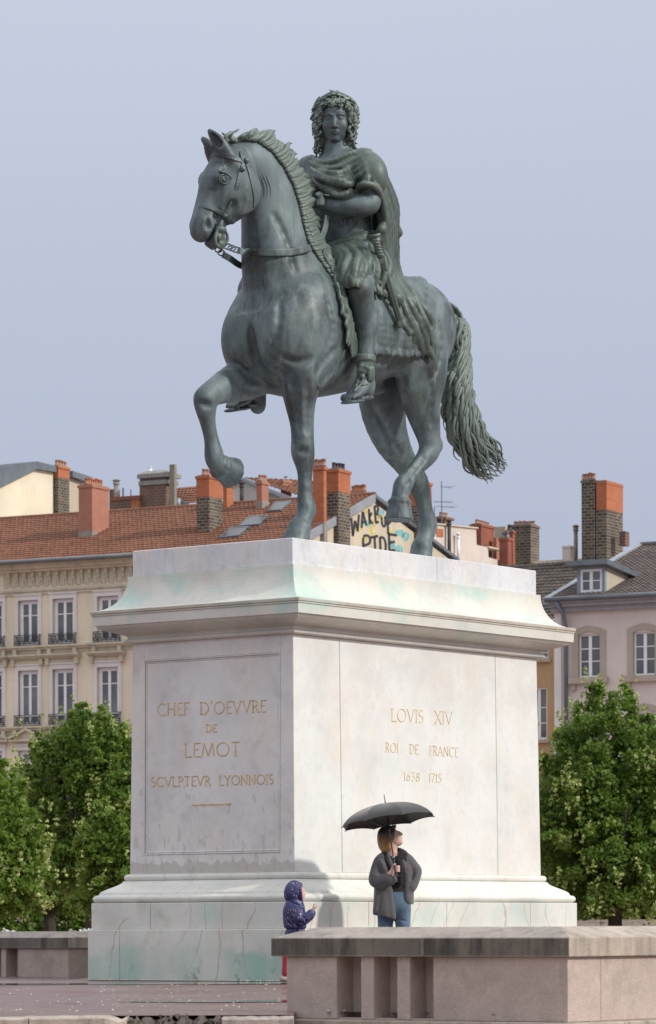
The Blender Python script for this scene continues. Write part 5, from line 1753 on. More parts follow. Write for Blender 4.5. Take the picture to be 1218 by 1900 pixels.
def leaf_cloud(clumps, rg, per, size, spread, up=0.35):
    """many single leaves, each a bent diamond; clumps: array (n,4) x,y,z,scale"""
    n = len(clumps) * per
    C = np.repeat(clumps, per, axis=0)
    off = rg.normal(0, 1, (n, 3)); off /= np.linalg.norm(off, axis=1)[:, None] + 1e-9
    off *= (rg.random(n) ** 0.5)[:, None] * (spread * C[:, 3])[:, None]
    off[:, 2] *= 0.75
    p = C[:, :3] + off
    d = rg.normal(0, 1, (n, 3)); d[:, 2] -= 0.35; d /= np.linalg.norm(d, axis=1)[:, None]
    nn = rg.normal(0, 0.8, (n, 3)) + np.array([0, 0, 1.0]) * 0.5 + off / (spread + 1e-6) * 0.6
    nn -= d * (nn * d).sum(1)[:, None]; nn /= np.linalg.norm(nn, axis=1)[:, None] + 1e-9
    b = np.cross(d, nn)
    s = size * rg.uniform(0.6, 1.25, n)[:, None]
    w = s * 0.42
    v0 = p - d * s * 0.5
    v1 = p + b * w - nn * w * 0.25 - d * s * 0.05
    v2 = p + d * s * 0.55 - nn * w * 0.3
    v3 = p - b * w - nn * w * 0.25 - d * s * 0.05
    V = np.stack([v0, v1, v2, v3], 1).reshape(-1, 3)
    i = np.arange(n) * 4
    F = np.concatenate([np.stack([i, i + 1, i + 2], 1), np.stack([i, i + 2, i + 3], 1)])
    return V, F
def tri_mesh(name, V, F, mat):
    me = bpy.data.meshes.new(name)
    me.vertices.add(len(V)); me.vertices.foreach_set('co', V.astype(np.float32).ravel())
    me.loops.add(F.size); me.loops.foreach_set('vertex_index', F.astype(np.int32).ravel())
    me.polygons.add(len(F)); me.polygons.foreach_set('loop_start', np.arange(0, F.size, 3, dtype=np.int32))
    me.update(calc_edges=True)
    me.materials.append(mat)
    return me
def lime_tree(label, px, d, height, rad, z_low, seed, leaf=LEAF_A, bracts=1.0, nclump=620, lean=0.0, per=58):
    rg = np.random.default_rng(seed); r = random.Random(seed)
    p = at(px, HY, d)
    root = thing('lime_tree', label, 'tree', (p.x, p.y, -0.05), 0, 'lime trees of the square')
    fork = z_low + 0.35
    mb = MB()
    mb.tube([(0, 0, -0.1), (0.02, 0, 0.3), (0.0, 0.02, fork * 0.6), (0.03, 0, fork)], [0.24, 0.19, 0.165, 0.16], 10)
    trunk = mb.obj('trunk', BARK, root, True)
    # main limbs in a vase shape
    limbs = []
    nl = 11
    for i in range(nl):
        a = 6.2832 * i / nl + r.uniform(-0.25, 0.25)
        k = 0.35 + 0.65 * (i % 3) / 2
        top = np.array([math.cos(a) * rad * 0.78 * k, math.sin(a) * rad * 0.78 * k, z_low + (height - z_low) * (0.94 - 0.42 * k * k)])
        base = np.array([0.02 * math.cos(a), 0.02 * math.sin(a), fork - r.uniform(0.05, 0.5)])
        mid = base * 0.5 + top * 0.5 + np.array([math.cos(a), math.sin(a), -0.3]) * 0.12 * rad
        P = catmull([base, mid, top], 7)
        limbs.append(P)
        mb = MB()
        mb.tube(P, [0.085 * (1 - 0.85 * j / (len(P) - 1)) + 0.008 for j in range(len(P))], 7)
        mb.obj('limb', BARK, root, True)
    mb = MB()
    for P in limbs:
        for q in range(9):
            j = r.randint(3, len(P) - 2)
            b0 = np.array(P[j]); dr = rg.normal(0, 1, 3); dr[2] = abs(dr[2]) * 0.6; dr /= np.linalg.norm(dr)
            L = rad * r.uniform(0.2, 0.42)
            Q = catmull([b0, b0 + dr * L * 0.5 + [0, 0, 0.05], b0 + dr * L], 3)
            mb.tube(Q, [0.022 * (1 - 0.8 * k / (len(Q) - 1)) + 0.004 for k in range(len(Q))], 5)
    mb.obj('twigs', BARK, root, True, kind='stuff')
    # crown: clumps over an uneven egg, denser towards the outside, hollow below
    zc, rz = (z_low + height) / 2 - 0.06 * height, (height - z_low) / 2 * 1.06
    cl = []
    lob = [(rg.normal(0, 1, 3), r.uniform(-0.22, 0.26)) for _ in range(22)]
    lob = [(v / np.linalg.norm(v), w) for v, w in lob]
    while len(cl) < nclump:
        v = rg.normal(0, 1, 3); v /= np.linalg.norm(v)
        bulge = 1.0 + sum(w * max(0, v.dot(q)) ** 6 for q, w in lob)
        f = rg.random() ** 0.42
        if f < 0.45 and rg.random() < 0.6: continue
        fz = v[2] * f
        prof = 1.0 if fz < 0 else 1.0 - 0.16 * fz
        pt = np.array([v[0] * rad * f * bulge * prof, v[1] * rad * f * bulge * prof, zc + v[2] * rz * f * bulge])
        if pt[2] < z_low + 0.1: continue
        cl.append((*pt, rg.uniform(0.75, 1.25)))
    cl = np.array(cl)
    # sprays that break the outline: short upright or drooping rows of clumps
    extra = []
    for _ in range(int(nclump * 0.16)):
        v = rg.normal(0, 1, 3); v[2] = v[2] * 0.8 + 0.25; v /= np.linalg.norm(v)
        bulge = 1.0 + sum(w * max(0, v.dot(q)) ** 6 for q, w in lob)
        p0 = np.array([v[0] * rad * bulge, v[1] * rad * bulge, zc + v[2] * rz * bulge]) * np.array([0.93, 0.93, 1.0])
        if p0[2] < z_low + 0.3: continue
        dd = v * 0.5 + np.array([0, 0, 0.75 if v[2] > 0 else -0.1]); dd /= np.linalg.norm(dd)
        for k in range(rg.integers(2, 4)):
            extra.append((*(p0 + dd * 0.20 * k), 0.75 - 0.17 * k))
    cl = np.concatenate([cl, np.array(extra)])
    V, F = leaf_cloud(cl, rg, per, 0.104, 0.27)
    crown = link_mesh('crown', tri_mesh('crown', V, F, leaf), None, root)
    # pale flower bracts hanging in bunches on the outside
    out = cl[(((cl[:, 0] / rad) ** 2 + (cl[:, 1] / rad) ** 2 + ((cl[:, 2] - zc) / rz) ** 2) > 0.55)]
    gatev = np.sin(out[:, 0] * 2.3 + seed) + np.sin(out[:, 2] * 2.9 + seed * 2) + np.sin(out[:, 1] * 2.1)
    out = out[rg.random(len(out)) < 0.70 * bracts * (0.75 + 0.45 * gatev)]
    if len(out):
        B = []
        for c in out:
            for k in range(rg.integers(1, 4)):
                dirn = c[:3] - np.array([0, 0, zc]); dirn /= np.linalg.norm(dirn) + 1e-9
                q = c[:3] + dirn * 0.22 + rg.normal(0, 0.14, 3)
                B.append((*q, 1.0)); B.append((*(q + [0, 0, -0.11]), 0.8))
        V, F = leaf_cloud(np.array(B), rg, 6, 0.075, 0.07)
        link_mesh('blossom', tri_mesh('blossom', V, F, BRACT), None, root)
    return root
def px_tree(label, px, ytop, ylow, halfw, d, seed, **k):
    z_top = ZE + (HY - ytop) / FPX * d
    z_lo = max(0.5, ZE + (HY - ylow) / FPX * d)
    return lime_tree(label, px, d, z_top, halfw / FPX * d, z_lo, seed, **k)
px_tree('flowering lime tree with many limbs, right of the pedestal', 1142, 1300, 1700, 150, 86, 11, nclump=900, bracts=1.25)
px_tree('lime tree with pale blossom against the cream house, left of the pedestal', 172, 1312, 1650, 132, 90, 5, nclump=820, bracts=1.1)
px_tree('bright green lime tree cut off by the left edge of the picture', -46, 1432, 1690, 122, 74, 23, nclump=700, leaf=LEAF_B, bracts=0.8)
px_tree('dark lime tree in shade behind the blossoming one, beside the left wall', 92, 1440, 1690, 105, 101, 31, nclump=560, bracts=0.2)
px_tree('lime tree peeping out low behind the left flank of the pedestal', 236, 1500, 1695, 80, 80, 47, nclump=420, leaf=LEAF_B, bracts=0.3)
px_tree('dark lime tree filling the gap right behind the pedestal', 1040, 1420, 1690, 90, 106, 53, nclump=480, bracts=0.2)
px_tree('lime tree half outside the right edge of the picture', 1262, 1330, 1690, 105, 100, 61, nclump=520, bracts=0.7)

# low hedge and wall closing the far side of the square
def hedge(label, x0, x1, d, h, seed):
    rg = np.random.default_rng(seed)
    a, b = at(x0, HY, d), at(x1, HY, d)
    n = 420
    cl = np.stack([rg.uniform(a.x, b.x, n), d + rg.uniform(-0.5, 0.5, n), rg.uniform(0.0, h, n), rg.uniform(0.8, 1.2, n)], 1)
    V, F = leaf_cloud(cl, rg, 26, 0.16, 0.34)
    o = link_mesh('hedge', tri_mesh('hedge', V, F, LEAF_A), None, None)
    o['label'], o['category'] = label, 'hedge'
hedge('dark clipped hedge under the lime trees at the left', -60, 250, 112, 2.3, 3)
hedge('dark clipped hedge under the lime trees at the right', 1000, 1270, 118, 1.6, 4)
o = MB().box(at(985, HY, 109).x, at(1300, HY, 109).x, 109, 109.3, -0.1, 0.78).obj('garden_wall', M_CONC)
o['label'], o['category'] = 'long low brownish garden wall behind the right lime tree trunk', 'wall'
o = MB().box(at(985, HY, 104).x, at(1300, HY, 104).x, 104, 104.5, -0.1, 0.66).obj('stone_bench', plain('pale_stone', (0.40, 0.37, 0.33), 0.8))
o['label'], o['category'] = 'long pale stone bench in front of the low garden wall at the right', 'bench'
# white blossom plants in the bed left of the pedestal
WBLOOM = plain('white_petals', (0.66, 0.66, 0.66), 0.7, 0.1)
rg = np.random.default_rng(9)
for k, (px, w) in enumerate(((212, 26), (150, 20), (24, 16), (236, 10))):
    p = at(px, HY, 70)
    n = 12
    ww = w / FPX * 70
    cl = np.stack([rg.uniform(-ww, ww, n), rg.uniform(-0.2, 0.2, n), rg.uniform(0.36, 0.60, n), np.ones(n)], 1)
    V, F = leaf_cloud(cl, rg, 14, 0.07, 0.09)
    root = thing('flowering_plant', ('white flowering plant nearest the pedestal, above the far wall', 'white flowering plant in the middle of the bed above the far wall', 'white flowering plant at the left edge above the far wall', 'small white flowering plant touching the pedestal edge above the far wall')[k], 'plant', (p.x, p.y, -0.05), 0, 'white plants in the bed')
    link_mesh('blossom', tri_mesh('blossom', V, F, WBLOOM), None, root)
    cl[:, 2] -= 0.25
    V, F = leaf_cloud(cl, rg, 20, 0.12, 0.22)
    link_mesh('foliage', tri_mesh('foliage', V, F, LEAF_A), None, root)
# ------------------------------------------------------------------ the bronze horse (statue-local: u back, v left, z up from the top slab)
Z0 = z_top
VC = 1.17
PX = 6750 / 42.0                # pixels per metre at the statue
def hp(px, py, v, *r):
    u, v, z = uv_of_v(px, py, v)
    return (u, v, z - Z0) + tuple(r)
STATUE = thing('equestrian_statue', 'green bronze statue of a laurel-wreathed horseman on a prancing horse above the pedestal', 'statue',
               loc(0, 0, Z0), math.atan2(RY, RX))

def head_frame():
    f = np.array([-0.925, 0.38, 0.0]); f /= np.linalg.norm(f)
    z = np.array([0, 0, 1.0])
    ax = 0.36 * f - 0.93 * z; ax /= np.linalg.norm(ax)
    n = 0.93 * f + 0.36 * z; n /= np.linalg.norm(n)
    s = np.cross(n, ax)                      # lateral
    left = np.array([-0.38, -0.925, 0])
    if s.dot(left) < 0: s = -s
    o = np.array(hp(423, 290, 1.22))
    return o, ax, n, s
HO, HA, HN, HS = head_frame()
def hd(t, n, s=0.0):
    return HO + HA * (t * 0.93) + HN * n + HS * s

def build_horse():
    F = Field((-0.55, 0.0, -0.05), (5.25, 2.35, 5.2), 0.0165)
    # trunk
    F.loft_u([(0.80, VC, 2.58, 0.10, 0.12, 0.12), (0.86, VC, 2.58, 0.34, 0.34, 0.34), (1.0, VC, 2.58, 0.50, 0.55, 0.56), (1.3, VC, 2.62, 0.62, 0.74, 0.78),
              (1.8, VC, 2.68, 0.64, 0.80, 0.84), (2.4, VC, 2.70, 0.66, 0.68, 0.74), (3.0, VC, 2.76, 0.64, 0.62, 0.62),
              (3.45, VC, 2.86, 0.60, 0.58, 0.54), (3.8, VC, 2.90, 0.55, 0.54, 0.56), (4.08, VC, 2.86, 0.45, 0.46, 0.55), (4.26, VC, 2.82, 0.31, 0.32, 0.42),
              (4.37, VC, 2.80, 0.14, 0.15, 0.2), (4.41, VC, 2.80, 0.04, 0.04, 0.05)], 0.05)
    # breast: two pectorals and a furrow
    for s in (-1, 1):
        F.ell((1.02, VC + s * 0.25, 2.44), (0.33, 0.30, 0.46), 0.14)
        F.ell((1.42, VC + s * 0.43, 2.50), (0.40, 0.20, 0.55), 0.20)       # shoulder
        F.ell((3.70, VC + s * 0.24, 2.93), (0.56, 0.34, 0.46), 0.18)       # croup
    F.seg((0.66, VC, 2.75), (0.86, VC, 2.1), (0.035, 0.035), (0.05, 0.05), (0, 1, 0), 0.10, 's')
    # neck
    F.chain([hp(548, 560, VC, 0.46, 0.70), hp(526, 500, VC, 0.36, 0.57), hp(517, 440, VC, 0.305, 0.49), hp(511, 385, VC + .01, 0.27, 0.445),
             hp(498, 340, VC + .02, 0.245, 0.385), hp(478, 311, VC + .03, 0.225, 0.30), hp(452, 296, VC + .04, 0.20, 0.24)], (0, 1, 0), 0.10, 4)
    # head: stations along the face
    S = [(-0.05, 0.06, 0.16, 0.14), (0.10, 0.14, 0.30, 0.20), (0.30, 0.19, 0.42, 0.225), (0.45, 0.18, 0.44, 0.20), (0.60, 0.15, 0.34, 0.16), (0.74, 0.125, 0.20, 0.13),
         (0.88, 0.12, 0.15, 0.12), (0.97, 0.12, 0.12, 0.125), (1.03, 0.085, 0.08, 0.105)]
    pts = []
    for t, fr, bk, w in S:
        c = hd(t, (fr - bk) / 2)
        pts.append((*c, w, (fr + bk) / 2))
    F.chain(pts, HS, 0.06, 3)
    MH = np.stack([HA, HN, HS])
    for s in (-1, 1):
        F.ell(hd(0.36, -0.22, s * 0.13), (0.28, 0.27, 0.085), 0.06, MH)                 # jowl
        F.ell(hd(0.33, 0.105, s * 0.175), (0.11, 0.07, 0.06), 0.035, MH)                 # brow
        F.ell(hd(0.385, 0.055, s * 0.225), (0.075, 0.065, 0.03), 0.04, MH, 's')           # eye socket
        F.ell(hd(0.25, 0.02, s * 0.24), (0.07, 0.06, 0.03), 0.08, MH, 's')           # temple hollow
        F.chain([(*hd(0.46, 0.02, s * 0.175), 0.022), (*hd(0.60, -0.03, s * 0.155), 0.03), (*hd(0.70, -0.05, s * 0.125), 0.018)], HS, 0.04, 3)      # cheek bone
        F.ell(hd(0.62, 0.06, s * 0.19), (0.16, 0.06, 0.045), 0.06, MH, 's')
        F.ell(hd(0.64, -0.16, s * 0.185), (0.09, 0.05, 0.04), 0.05, MH, 's')
        F.ell(hd(0.93, 0.035, s * 0.105), (0.095, 0.09, 0.06), 0.035, MH)                   # nostril wing
        F.seg(hd(0.925, 0.045, s * 0.185), hd(0.985, 0.015, s * 0.155), (0.030, 0.040), (0.045, 0.05), HN, 0.018, 's')
        F.ell(hd(0.60, 0.11, s * 0.06), (0.28, 0.05, 0.05), 0.05, MH)
        F.ell(hd(0.80, -0.05, s * 0.13), (0.07, 0.035, 0.03), 0.04, MH, 's')
    F.ell(hd(1.03, -0.01), (0.075, 0.105, 0.115), 0.04, MH)                                         # upper lip
    F.chain([(*hd(0.76, -0.17), 0.075), (*hd(0.9, -0.165), 0.075), (*hd(1.02, -0.155), 0.085)], HS, 0.03, 2)
    F.ell(hd(1.07, -0.15), (0.07, 0.085, 0.10), 0.025, MH)                                   # chin, lower lip
    F.ell(hd(1.02, -0.085), (0.17, 0.014, 0.3), 0.02, MH, 's')                            # mouth
    # ears
    for s, tip, base in ((1, (391, 241), 0), (-1, (375, 257), 0)):
        b = hd(0.03, 0.07, s * 0.135)
        dpt = HO.dot([0, 0, 0])
        b0 = hd(0.09, 0.02, s * 0.13)
        tz = b + (np.array([-0.15, 0.15, 0.26]) if s > 0 else np.array([-0.12, 0.10, 0.22]))
        F.chain([(*b0, 0.10, 0.085), (*(b * 0.55 + tz * 0.45), 0.095, 0.06), (*(b * 0.2 + tz * 0.8), 0.05, 0.034), (*tz, 0.012, 0.012)], HS, 0.03, 4)
        nrm = HN * 0.8 + HS * s * 0.55
        F.chain([(*(b * 0.75 + tz * 0.25 + nrm * 0.075), 0.04, 0.03), (*(b * 0.5 + tz * 0.5 + nrm * 0.06), 0.042, 0.03), (*(b * 0.22 + tz * 0.78 + nrm * 0.035), 0.018, 0.015)], HS, 0.015, 3, op='s')
    # standing near foreleg
    v = 0.83
    F.chain([hp(572, 640, v, 0.25, 0.34), hp(556, 700, v, 0.195, 0.24), hp(557, 745, v, 0.150, 0.185), hp(561, 790, v, 0.112, 0.13), hp(562, 822, v, 0.108, 0.12), hp(563, 845, v, 0.110, 0.112),
             hp(566, 868, v, 0.074, 0.084), hp(566, 905, v, 0.062, 0.074), hp(567, 928, v, 0.070, 0.084), hp(569, 947, v, 0.088, 0.096), hp(564, 961, v, 0.072, 0.076), hp(559, 974, v, 0.088, 0.095)], (0, 1, 0), 0.05, 3)
    F.ell(hp(566, 690, v - 0.08), (0.20, 0.15, 0.34), 0.10)
    F.ell(hp(557, 835, v), (0.10, 0.085, 0.12), 0.05)
    F.ell(hp(577, 948, v), (0.07, 0.06, 0.075), 0.04)
    hoof(F, hp(555, 980, v), (0.0, 0.0, 0.0), 0)
    # raised far foreleg
    v = 1.50
    F.chain([hp(505, 650, v, 0.26, 0.34), hp(470, 698, v, 0.205, 0.235), hp(430, 712, v, 0.16, 0.20), hp(396, 728, v, 0.115, 0.138), hp(382, 742, v, 0.110, 0.128), hp(382, 760, v, 0.092, 0.10),
             hp(387, 790, v, 0.066, 0.074), hp(393, 818, v, 0.064, 0.072), hp(397, 842, v, 0.084, 0.094), hp(399, 855, v, 0.078, 0.086), hp(405, 866, v, 0.072, 0.076)], (0, 1, 0), 0.05, 3)
    F.ell(hp(378, 738, v), (0.10, 0.10, 0.10), 0.05)
    hoof_raised(F, hp(396, 860, v), hp(430, 877, v), 0.155)
    # standing far hind leg
    v = 1.50
    F.chain([hp(742, 650, v, 0.34, 0.52), hp(715, 715, v, 0.27, 0.40), hp(712, 768, v, 0.21, 0.31), hp(728, 818, v, 0.165, 0.235), hp(752, 858, v, 0.115, 0.155), hp(773, 890, v, 0.108, 0.135), hp(783, 915, v, 0.084, 0.108),
             hp(789, 945, v, 0.066, 0.082), hp(794, 966, v, 0.080, 0.092), hp(794, 981, v, 0.088, 0.096), hp(788, 1000, v, 0.074, 0.078), hp(782, 1014, v, 0.095, 0.10)], (0, 1, 0), 0.06, 3)
    F.ell(hp(801, 972, v), (0.06, 0.06, 0.07), 0.04)
    hoof(F, hp(783, 1016, v), (0, 0, 0), 0)
    # raised near hind leg
    v = 0.84
    F.chain([hp(778, 630, v, 0.27, 0.44), hp(782, 690, v, 0.235, 0.40), hp(782, 740, v, 0.19, 0.28), hp(790, 782, v, 0.145, 0.20), hp(797, 815, v, 0.105, 0.145), hp(799, 834, v, 0.095, 0.125), hp(789, 850, v, 0.084, 0.106),
             hp(772, 870, v, 0.068, 0.084), hp(757, 888, v, 0.072, 0.082), hp(748, 901, v, 0.090, 0.10), hp(744, 914, v, 0.076, 0.078), hp(741, 928, v, 0.085, 0.082)], (0, 1, 0), 0.05, 3)
    F.ell(hp(812, 826, v), (0.07, 0.07, 0.10), 0.05)
    F.ell(hp(775, 690, v - 0.06), (0.34, 0.16, 0.38), 0.12)
    hoof_raised(F, hp(743, 914, v), hp(741, 962, v), 0.15)
    # flank and groin shaping
    F.ell(hp(742, 700, 0.62), (0.12, 0.10, 0.20), 0.12, op='s')
    F.ell((3.0, VC, 2.12), (0.34, 0.10, 0.10), 0.12)
    # girth
    return F
def hoof(F, p, tilt, k):
    c = np.array(p)
    # standing hoof: cone from coronet to the ground, toe forward (-u)
    top = np.array([c[0], c[1], max(c[2], 0.26)])
    F.seg(top + [0, 0, -0.02], np.array([c[0] - 0.075, c[1], 0.045]), (0.125, 0.175), (0.13, 0.20), (0, 1, 0), 0.02)
    F.seg(top + [0.0, 0, -0.01], top + [0.001, 0, -0.012], (0.135, 0.135), (0.14, 0.14), (0, 1, 0), 0.015)
    w = F.win([c[0] - 0.6, c[1] - 0.5, -0.3], [c[0] + 0.6, c[1] + 0.5, 0.05])
    sl, x, y, z = w
    F.a[sl] = np.maximum(F.a[sl], np.broadcast_to(0.004 - z, F.a[sl].shape))
def hoof_raised(F, a, b, r):
    a, b = np.array(a), np.array(b)
    t = (b - a); L = np.linalg.norm(t); t /= L
    top, sole = a + t * L * 0.30, a + t * (L * 0.30 + r * 1.55)
    w = F.win(sole - 0.45, sole + 0.45)
    sl, x, y, z = w
    # truncated cone: narrow at the coronet, wide and flat at the sole
    x, y, z = x - top[0], y - top[1], z - top[2]
    q = t[0] * x + t[1] * y + t[2] * z
    rad = np.sqrt(np.maximum(x * x + y * y + z * z - q * q, 1e-8))
    Lh = r * 1.55
    rr = r * (0.80 + 0.36 * np.clip(q / Lh, 0, 1))
    d = np.maximum(rad - rr, np.maximum(q - Lh, -q - 0.02))
    F.put(sl, d.astype(np.float32), 0.018)
    ring = []
    e1 = np.cross(t, [0.2, 1.0, 0.1]); e1 /= np.linalg.norm(e1); e2 = np.cross(t, e1)
    for k in range(13):
        an = 6.2832 * k / 12
        ring.append((*(top + t * 0.02 + (e1 * math.cos(an) + e2 * math.sin(an)) * r * 0.84), 0.02))
    F.chain(ring, (0, 1, 0), 0.012, 1)
    ring = []
    for k in range(13):
        an = 6.2832 * k / 12
        ring.append((*(sole + (e1 * math.cos(an) + e2 * math.sin(an)) * r * 1.13), 0.012))
    F.chain(ring, (0, 1, 0), 0.008, 1)
HORSE_FIELD = build_horse()

def sample(F, p):
    q = (np.array(p, float) - F.lo) / F.h
    i = np.floor(q).astype(int)
    if (i < 0).any() or (i >= F.n - 1).any():
        return 9.0
    f = q - i
    c = F.a[i[0]:i[0] + 2, i[1]:i[1] + 2, i[2]:i[2] + 2].astype(float)
    c = c[0] * (1 - f[0]) + c[1] * f[0]
    c = c[0] * (1 - f[1]) + c[1] * f[1]
    return c[0] * (1 - f[2]) + c[1] * f[2]
def grad(F, p):
    e = F.h * 1.5
    g = np.array([sample(F, np.array(p) + e * d) - sample(F, np.array(p) - e * d) for d in np.eye(3)])
    return g / (np.linalg.norm(g) + 1e-9)
def to_local(w):
    dx, dy = w.x - KX, w.y - KD
    return np.array([dx * RX + dy * RY, dx * LX + dy * LY, w.z - Z0])
CAM_L = to_local(Vector((0, 0, ZE)))
def hit(F, px, py, off=0.0, want_n=False):
    """where the pixel's line of sight meets the sculpted surface"""
    d0, d1 = 39.0, 46.0
    N = 260
    ds = np.linspace(d0, d1, N)
    x, y = ray(px, py)
    wx, wy, wz = x * ds - KX, ds - KD, ZE + y * ds - Z0
    P = np.stack([wx * RX + wy * RY, wx * LX + wy * LY, wz], 1)
    I = np.round((P - F.lo) / F.h).astype(int)
    ok = ((I >= 0) & (I < F.n)).all(1)
    val = np.full(N, 9.0)
    J = I[ok]
    val[ok] = F.a[J[:, 0], J[:, 1], J[:, 2]]
    k = np.nonzero(val < 0.0)[0]
    if len(k):
        a, b = P[max(k[0] - 1, 0)], P[k[0]]
        for _ in range(8):
            m = (a + b) / 2
            if sample(F, m) < 0: b = m
            else: a = m
        p = b
    else:
        p = P[int(np.argmin(val))]
    n = grad(F, p)
    q = p + n * off
    return (q, n) if want_n else q
def strap(mb, pts, nrm, w, th):
    """flat band along pts"""
    P = catmull(pts, 4)
    Nn = catmull(nrm, 4)
    vs = []
    for i, p in enumerate(P):
        t = P[min(i + 1, len(P) - 1)] - P[max(i - 1, 0)]
        t = t / (np.linalg.norm(t) + 1e-9)
        n = Nn[i] - t * Nn[i].dot(t); n = n / (np.linalg.norm(n) + 1e-9)
        b = np.cross(t, n)
        for (a, c) in ((-w, -th), (w, -th), (w, th), (w * 0.8, th * 1.3), (-w * 0.8, th * 1.3), (-w, th)):
            vs.append(p + b * a + n * c)
    fs = []
    m = len(P)
    for i in range(m - 1):
        for k in range(6):
            fs.append((i * 6 + k, i * 6 + (k + 1) % 6, i * 6 + 6 + (k + 1) % 6, i * 6 + 6 + k))
    fs += [tuple(range(5, -1, -1)), tuple((m - 1) * 6 + k for k in range(6))]
    mb.add(vs, fs)
def px_strap(mb, F, pix, w, th, off):
    q = [hit(F, x, y, off, True) for x, y in pix]
    strap(mb, [a for a, b in q], [b for a, b in q], w, th)
rng = random.Random(7)
def carve(pix, r=0.008, k=0.07, off=0.006, op='s'):
    q = [(*hit(HORSE_FIELD, x, y, off if op == 's' else -0.02), r) for x, y in pix]
    HORSE_FIELD.chain(q, (0, 1, 0), k, 3, op=op)
for pix in ([(528, 664), (545, 670), (562, 672), (576, 664)], [(607, 552), (618, 600), (610, 645), (592, 680)], [(588, 694), (603, 672), (622, 648)], [(466, 415), (472, 465), (478, 520), (484, 555)],
            [(547, 705), (550, 750), (555, 795)], [(572, 712), (571, 760), (570, 800)], [(747, 706), (753, 738), (766, 764)], [(796, 690), (803, 735), (800, 785)], [(700, 765), (722, 808), (742, 838)],
            [(432, 668), (465, 698), (496, 714)], [(571, 876), (572, 925)], [(557, 876), (558, 925)], [(520, 560), (516, 610), (500, 660)], [(430, 700), (455, 722), (480, 728)], [(786, 850), (768, 874), (754, 893)],
            [(510, 400), (535, 450), (548, 500)], [(640, 690), (660, 660), (690, 668), (720, 672)], [(556, 838), (570, 836)], [(372, 748), (390, 752)], [(806, 700), (820, 650), (815, 600)]):
    carve(pix)
HORSE = sculpt('horse', HORSE_FIELD, BRONZE, STATUE, 2)
nrng = np.random.default_rng(7)

def horse_eye(s):
    mb = MB()
    c = hd(0.385, 0.055, s * 0.195)
    bm = bmesh.new()
    bmesh.ops.create_uvsphere(bm, u_segments=16, v_segments=10, radius=0.050)
    mb.add([np.array(v.co) + c for v in bm.verts], [[v.index for v in f.verts] for f in bm.faces])
    bm.free()
    e = c + HS * s * 0.03
    for r, t in ((0.050, 0.009), (0.020, 0.004)):
        ring = [e + HS * s * (0.02 if r < 0.04 else 0.0) + (HA * math.cos(a) + HN * math.sin(a) * 1.15) * r for a in np.linspace(0, 2 * math.pi, 17)]
        mb.tube(ring, t, 6)
    lid = [c + HS * s * 0.035 + HA * (-0.055 - 0.02 * (1 - (k / 4.0) ** 2)) + HN * (k / 4.0) * 0.085 for k in range(-4, 5)]
    mb.tube(lid, [0.008 + 0.012 * (1 - abs(k) / 4.0) for k in range(-4, 5)], 6)
    mb.obj('eye', BRONZE, HORSE, True)
horse_eye(1); horse_eye(-1)

def bridle():
    mb = MB()
    F = HORSE_FIELD
    px_strap(mb, F, [(394, 290), (408, 287), (425, 289), (443, 296), (456, 300)], 0.026, 0.004, 0.008)
    px_strap(mb, F, [(443, 266), (448, 285), (453, 300)], 0.028, 0.004, 0.008)
    px_strap(mb, F, [(452, 300), (446, 322), (440, 345), (430, 372), (417, 399)], 0.022, 0.004, 0.008)
    px_strap(mb, F, [(456, 300), (463, 320), (469, 345), (473, 366), (472, 382)], 0.022, 0.004, 0.008)
    px_strap(mb, F, [(370, 382), (380, 382), (395, 387), (412, 396), (424, 405), (433, 413)], 0.024, 0.004, 0.008)
    for x, y in ((455, 299), (416, 400), (449, 314)):
        p, n = hit(F, x, y, 0.02, True)
        bm = bmesh.new(); bmesh.ops.create_uvsphere(bm, u_segments=10, v_segments=6, radius=0.034)
        mb.add([np.array(v.co) + p for v in bm.verts], [[v.index for v in f.verts] for f in bm.faces]); bm.free()
    mb.obj('bridle', BRONZE, HORSE)
    # bit with its boss and curb hanging at the mouth
    G = Field(hd(0.9, -0.3, 0) - 0.65, hd(0.9, -0.3, 0) + 0.65, 0.013)
    for s in (1, -1):
        vb = hd(0.9, -0.15, s * 0.14)[1]
        dx = 0 if s > 0 else -16
        P = lambda x, y, *r: hp(x + dx, y, vb, *r)
        G.chain([P(416, 401, 0.016), P(411, 412, 0.02), P(409, 424, 0.03), P(412, 438, 0.034), P(414, 450, 0.034), P(410, 459, 0.028)], HS, 0.02, 3)
        G.ell(P(406, 440), (0.034, 0.034, 0.05), 0.01)
        G.ell(P(408, 452), (0.036, 0.036, 0.04), 0.01)
        G.ell(P(410, 426), (0.075, 0.06, 0.05), 0.01)
        G.chain([P(404, 425, 0.016), P(400, 440, 0.018), P(402, 455, 0.018), P(412, 461, 0.016)], HS, 0.01, 3)
        G.chain([P(416, 424, 0.014), P(422, 436, 0.016), P(422, 448, 0.016), P(417, 456, 0.016)], HS, 0.01, 3)
    sculpt('bit', G, BHAIR, HORSE, 1)
bridle()

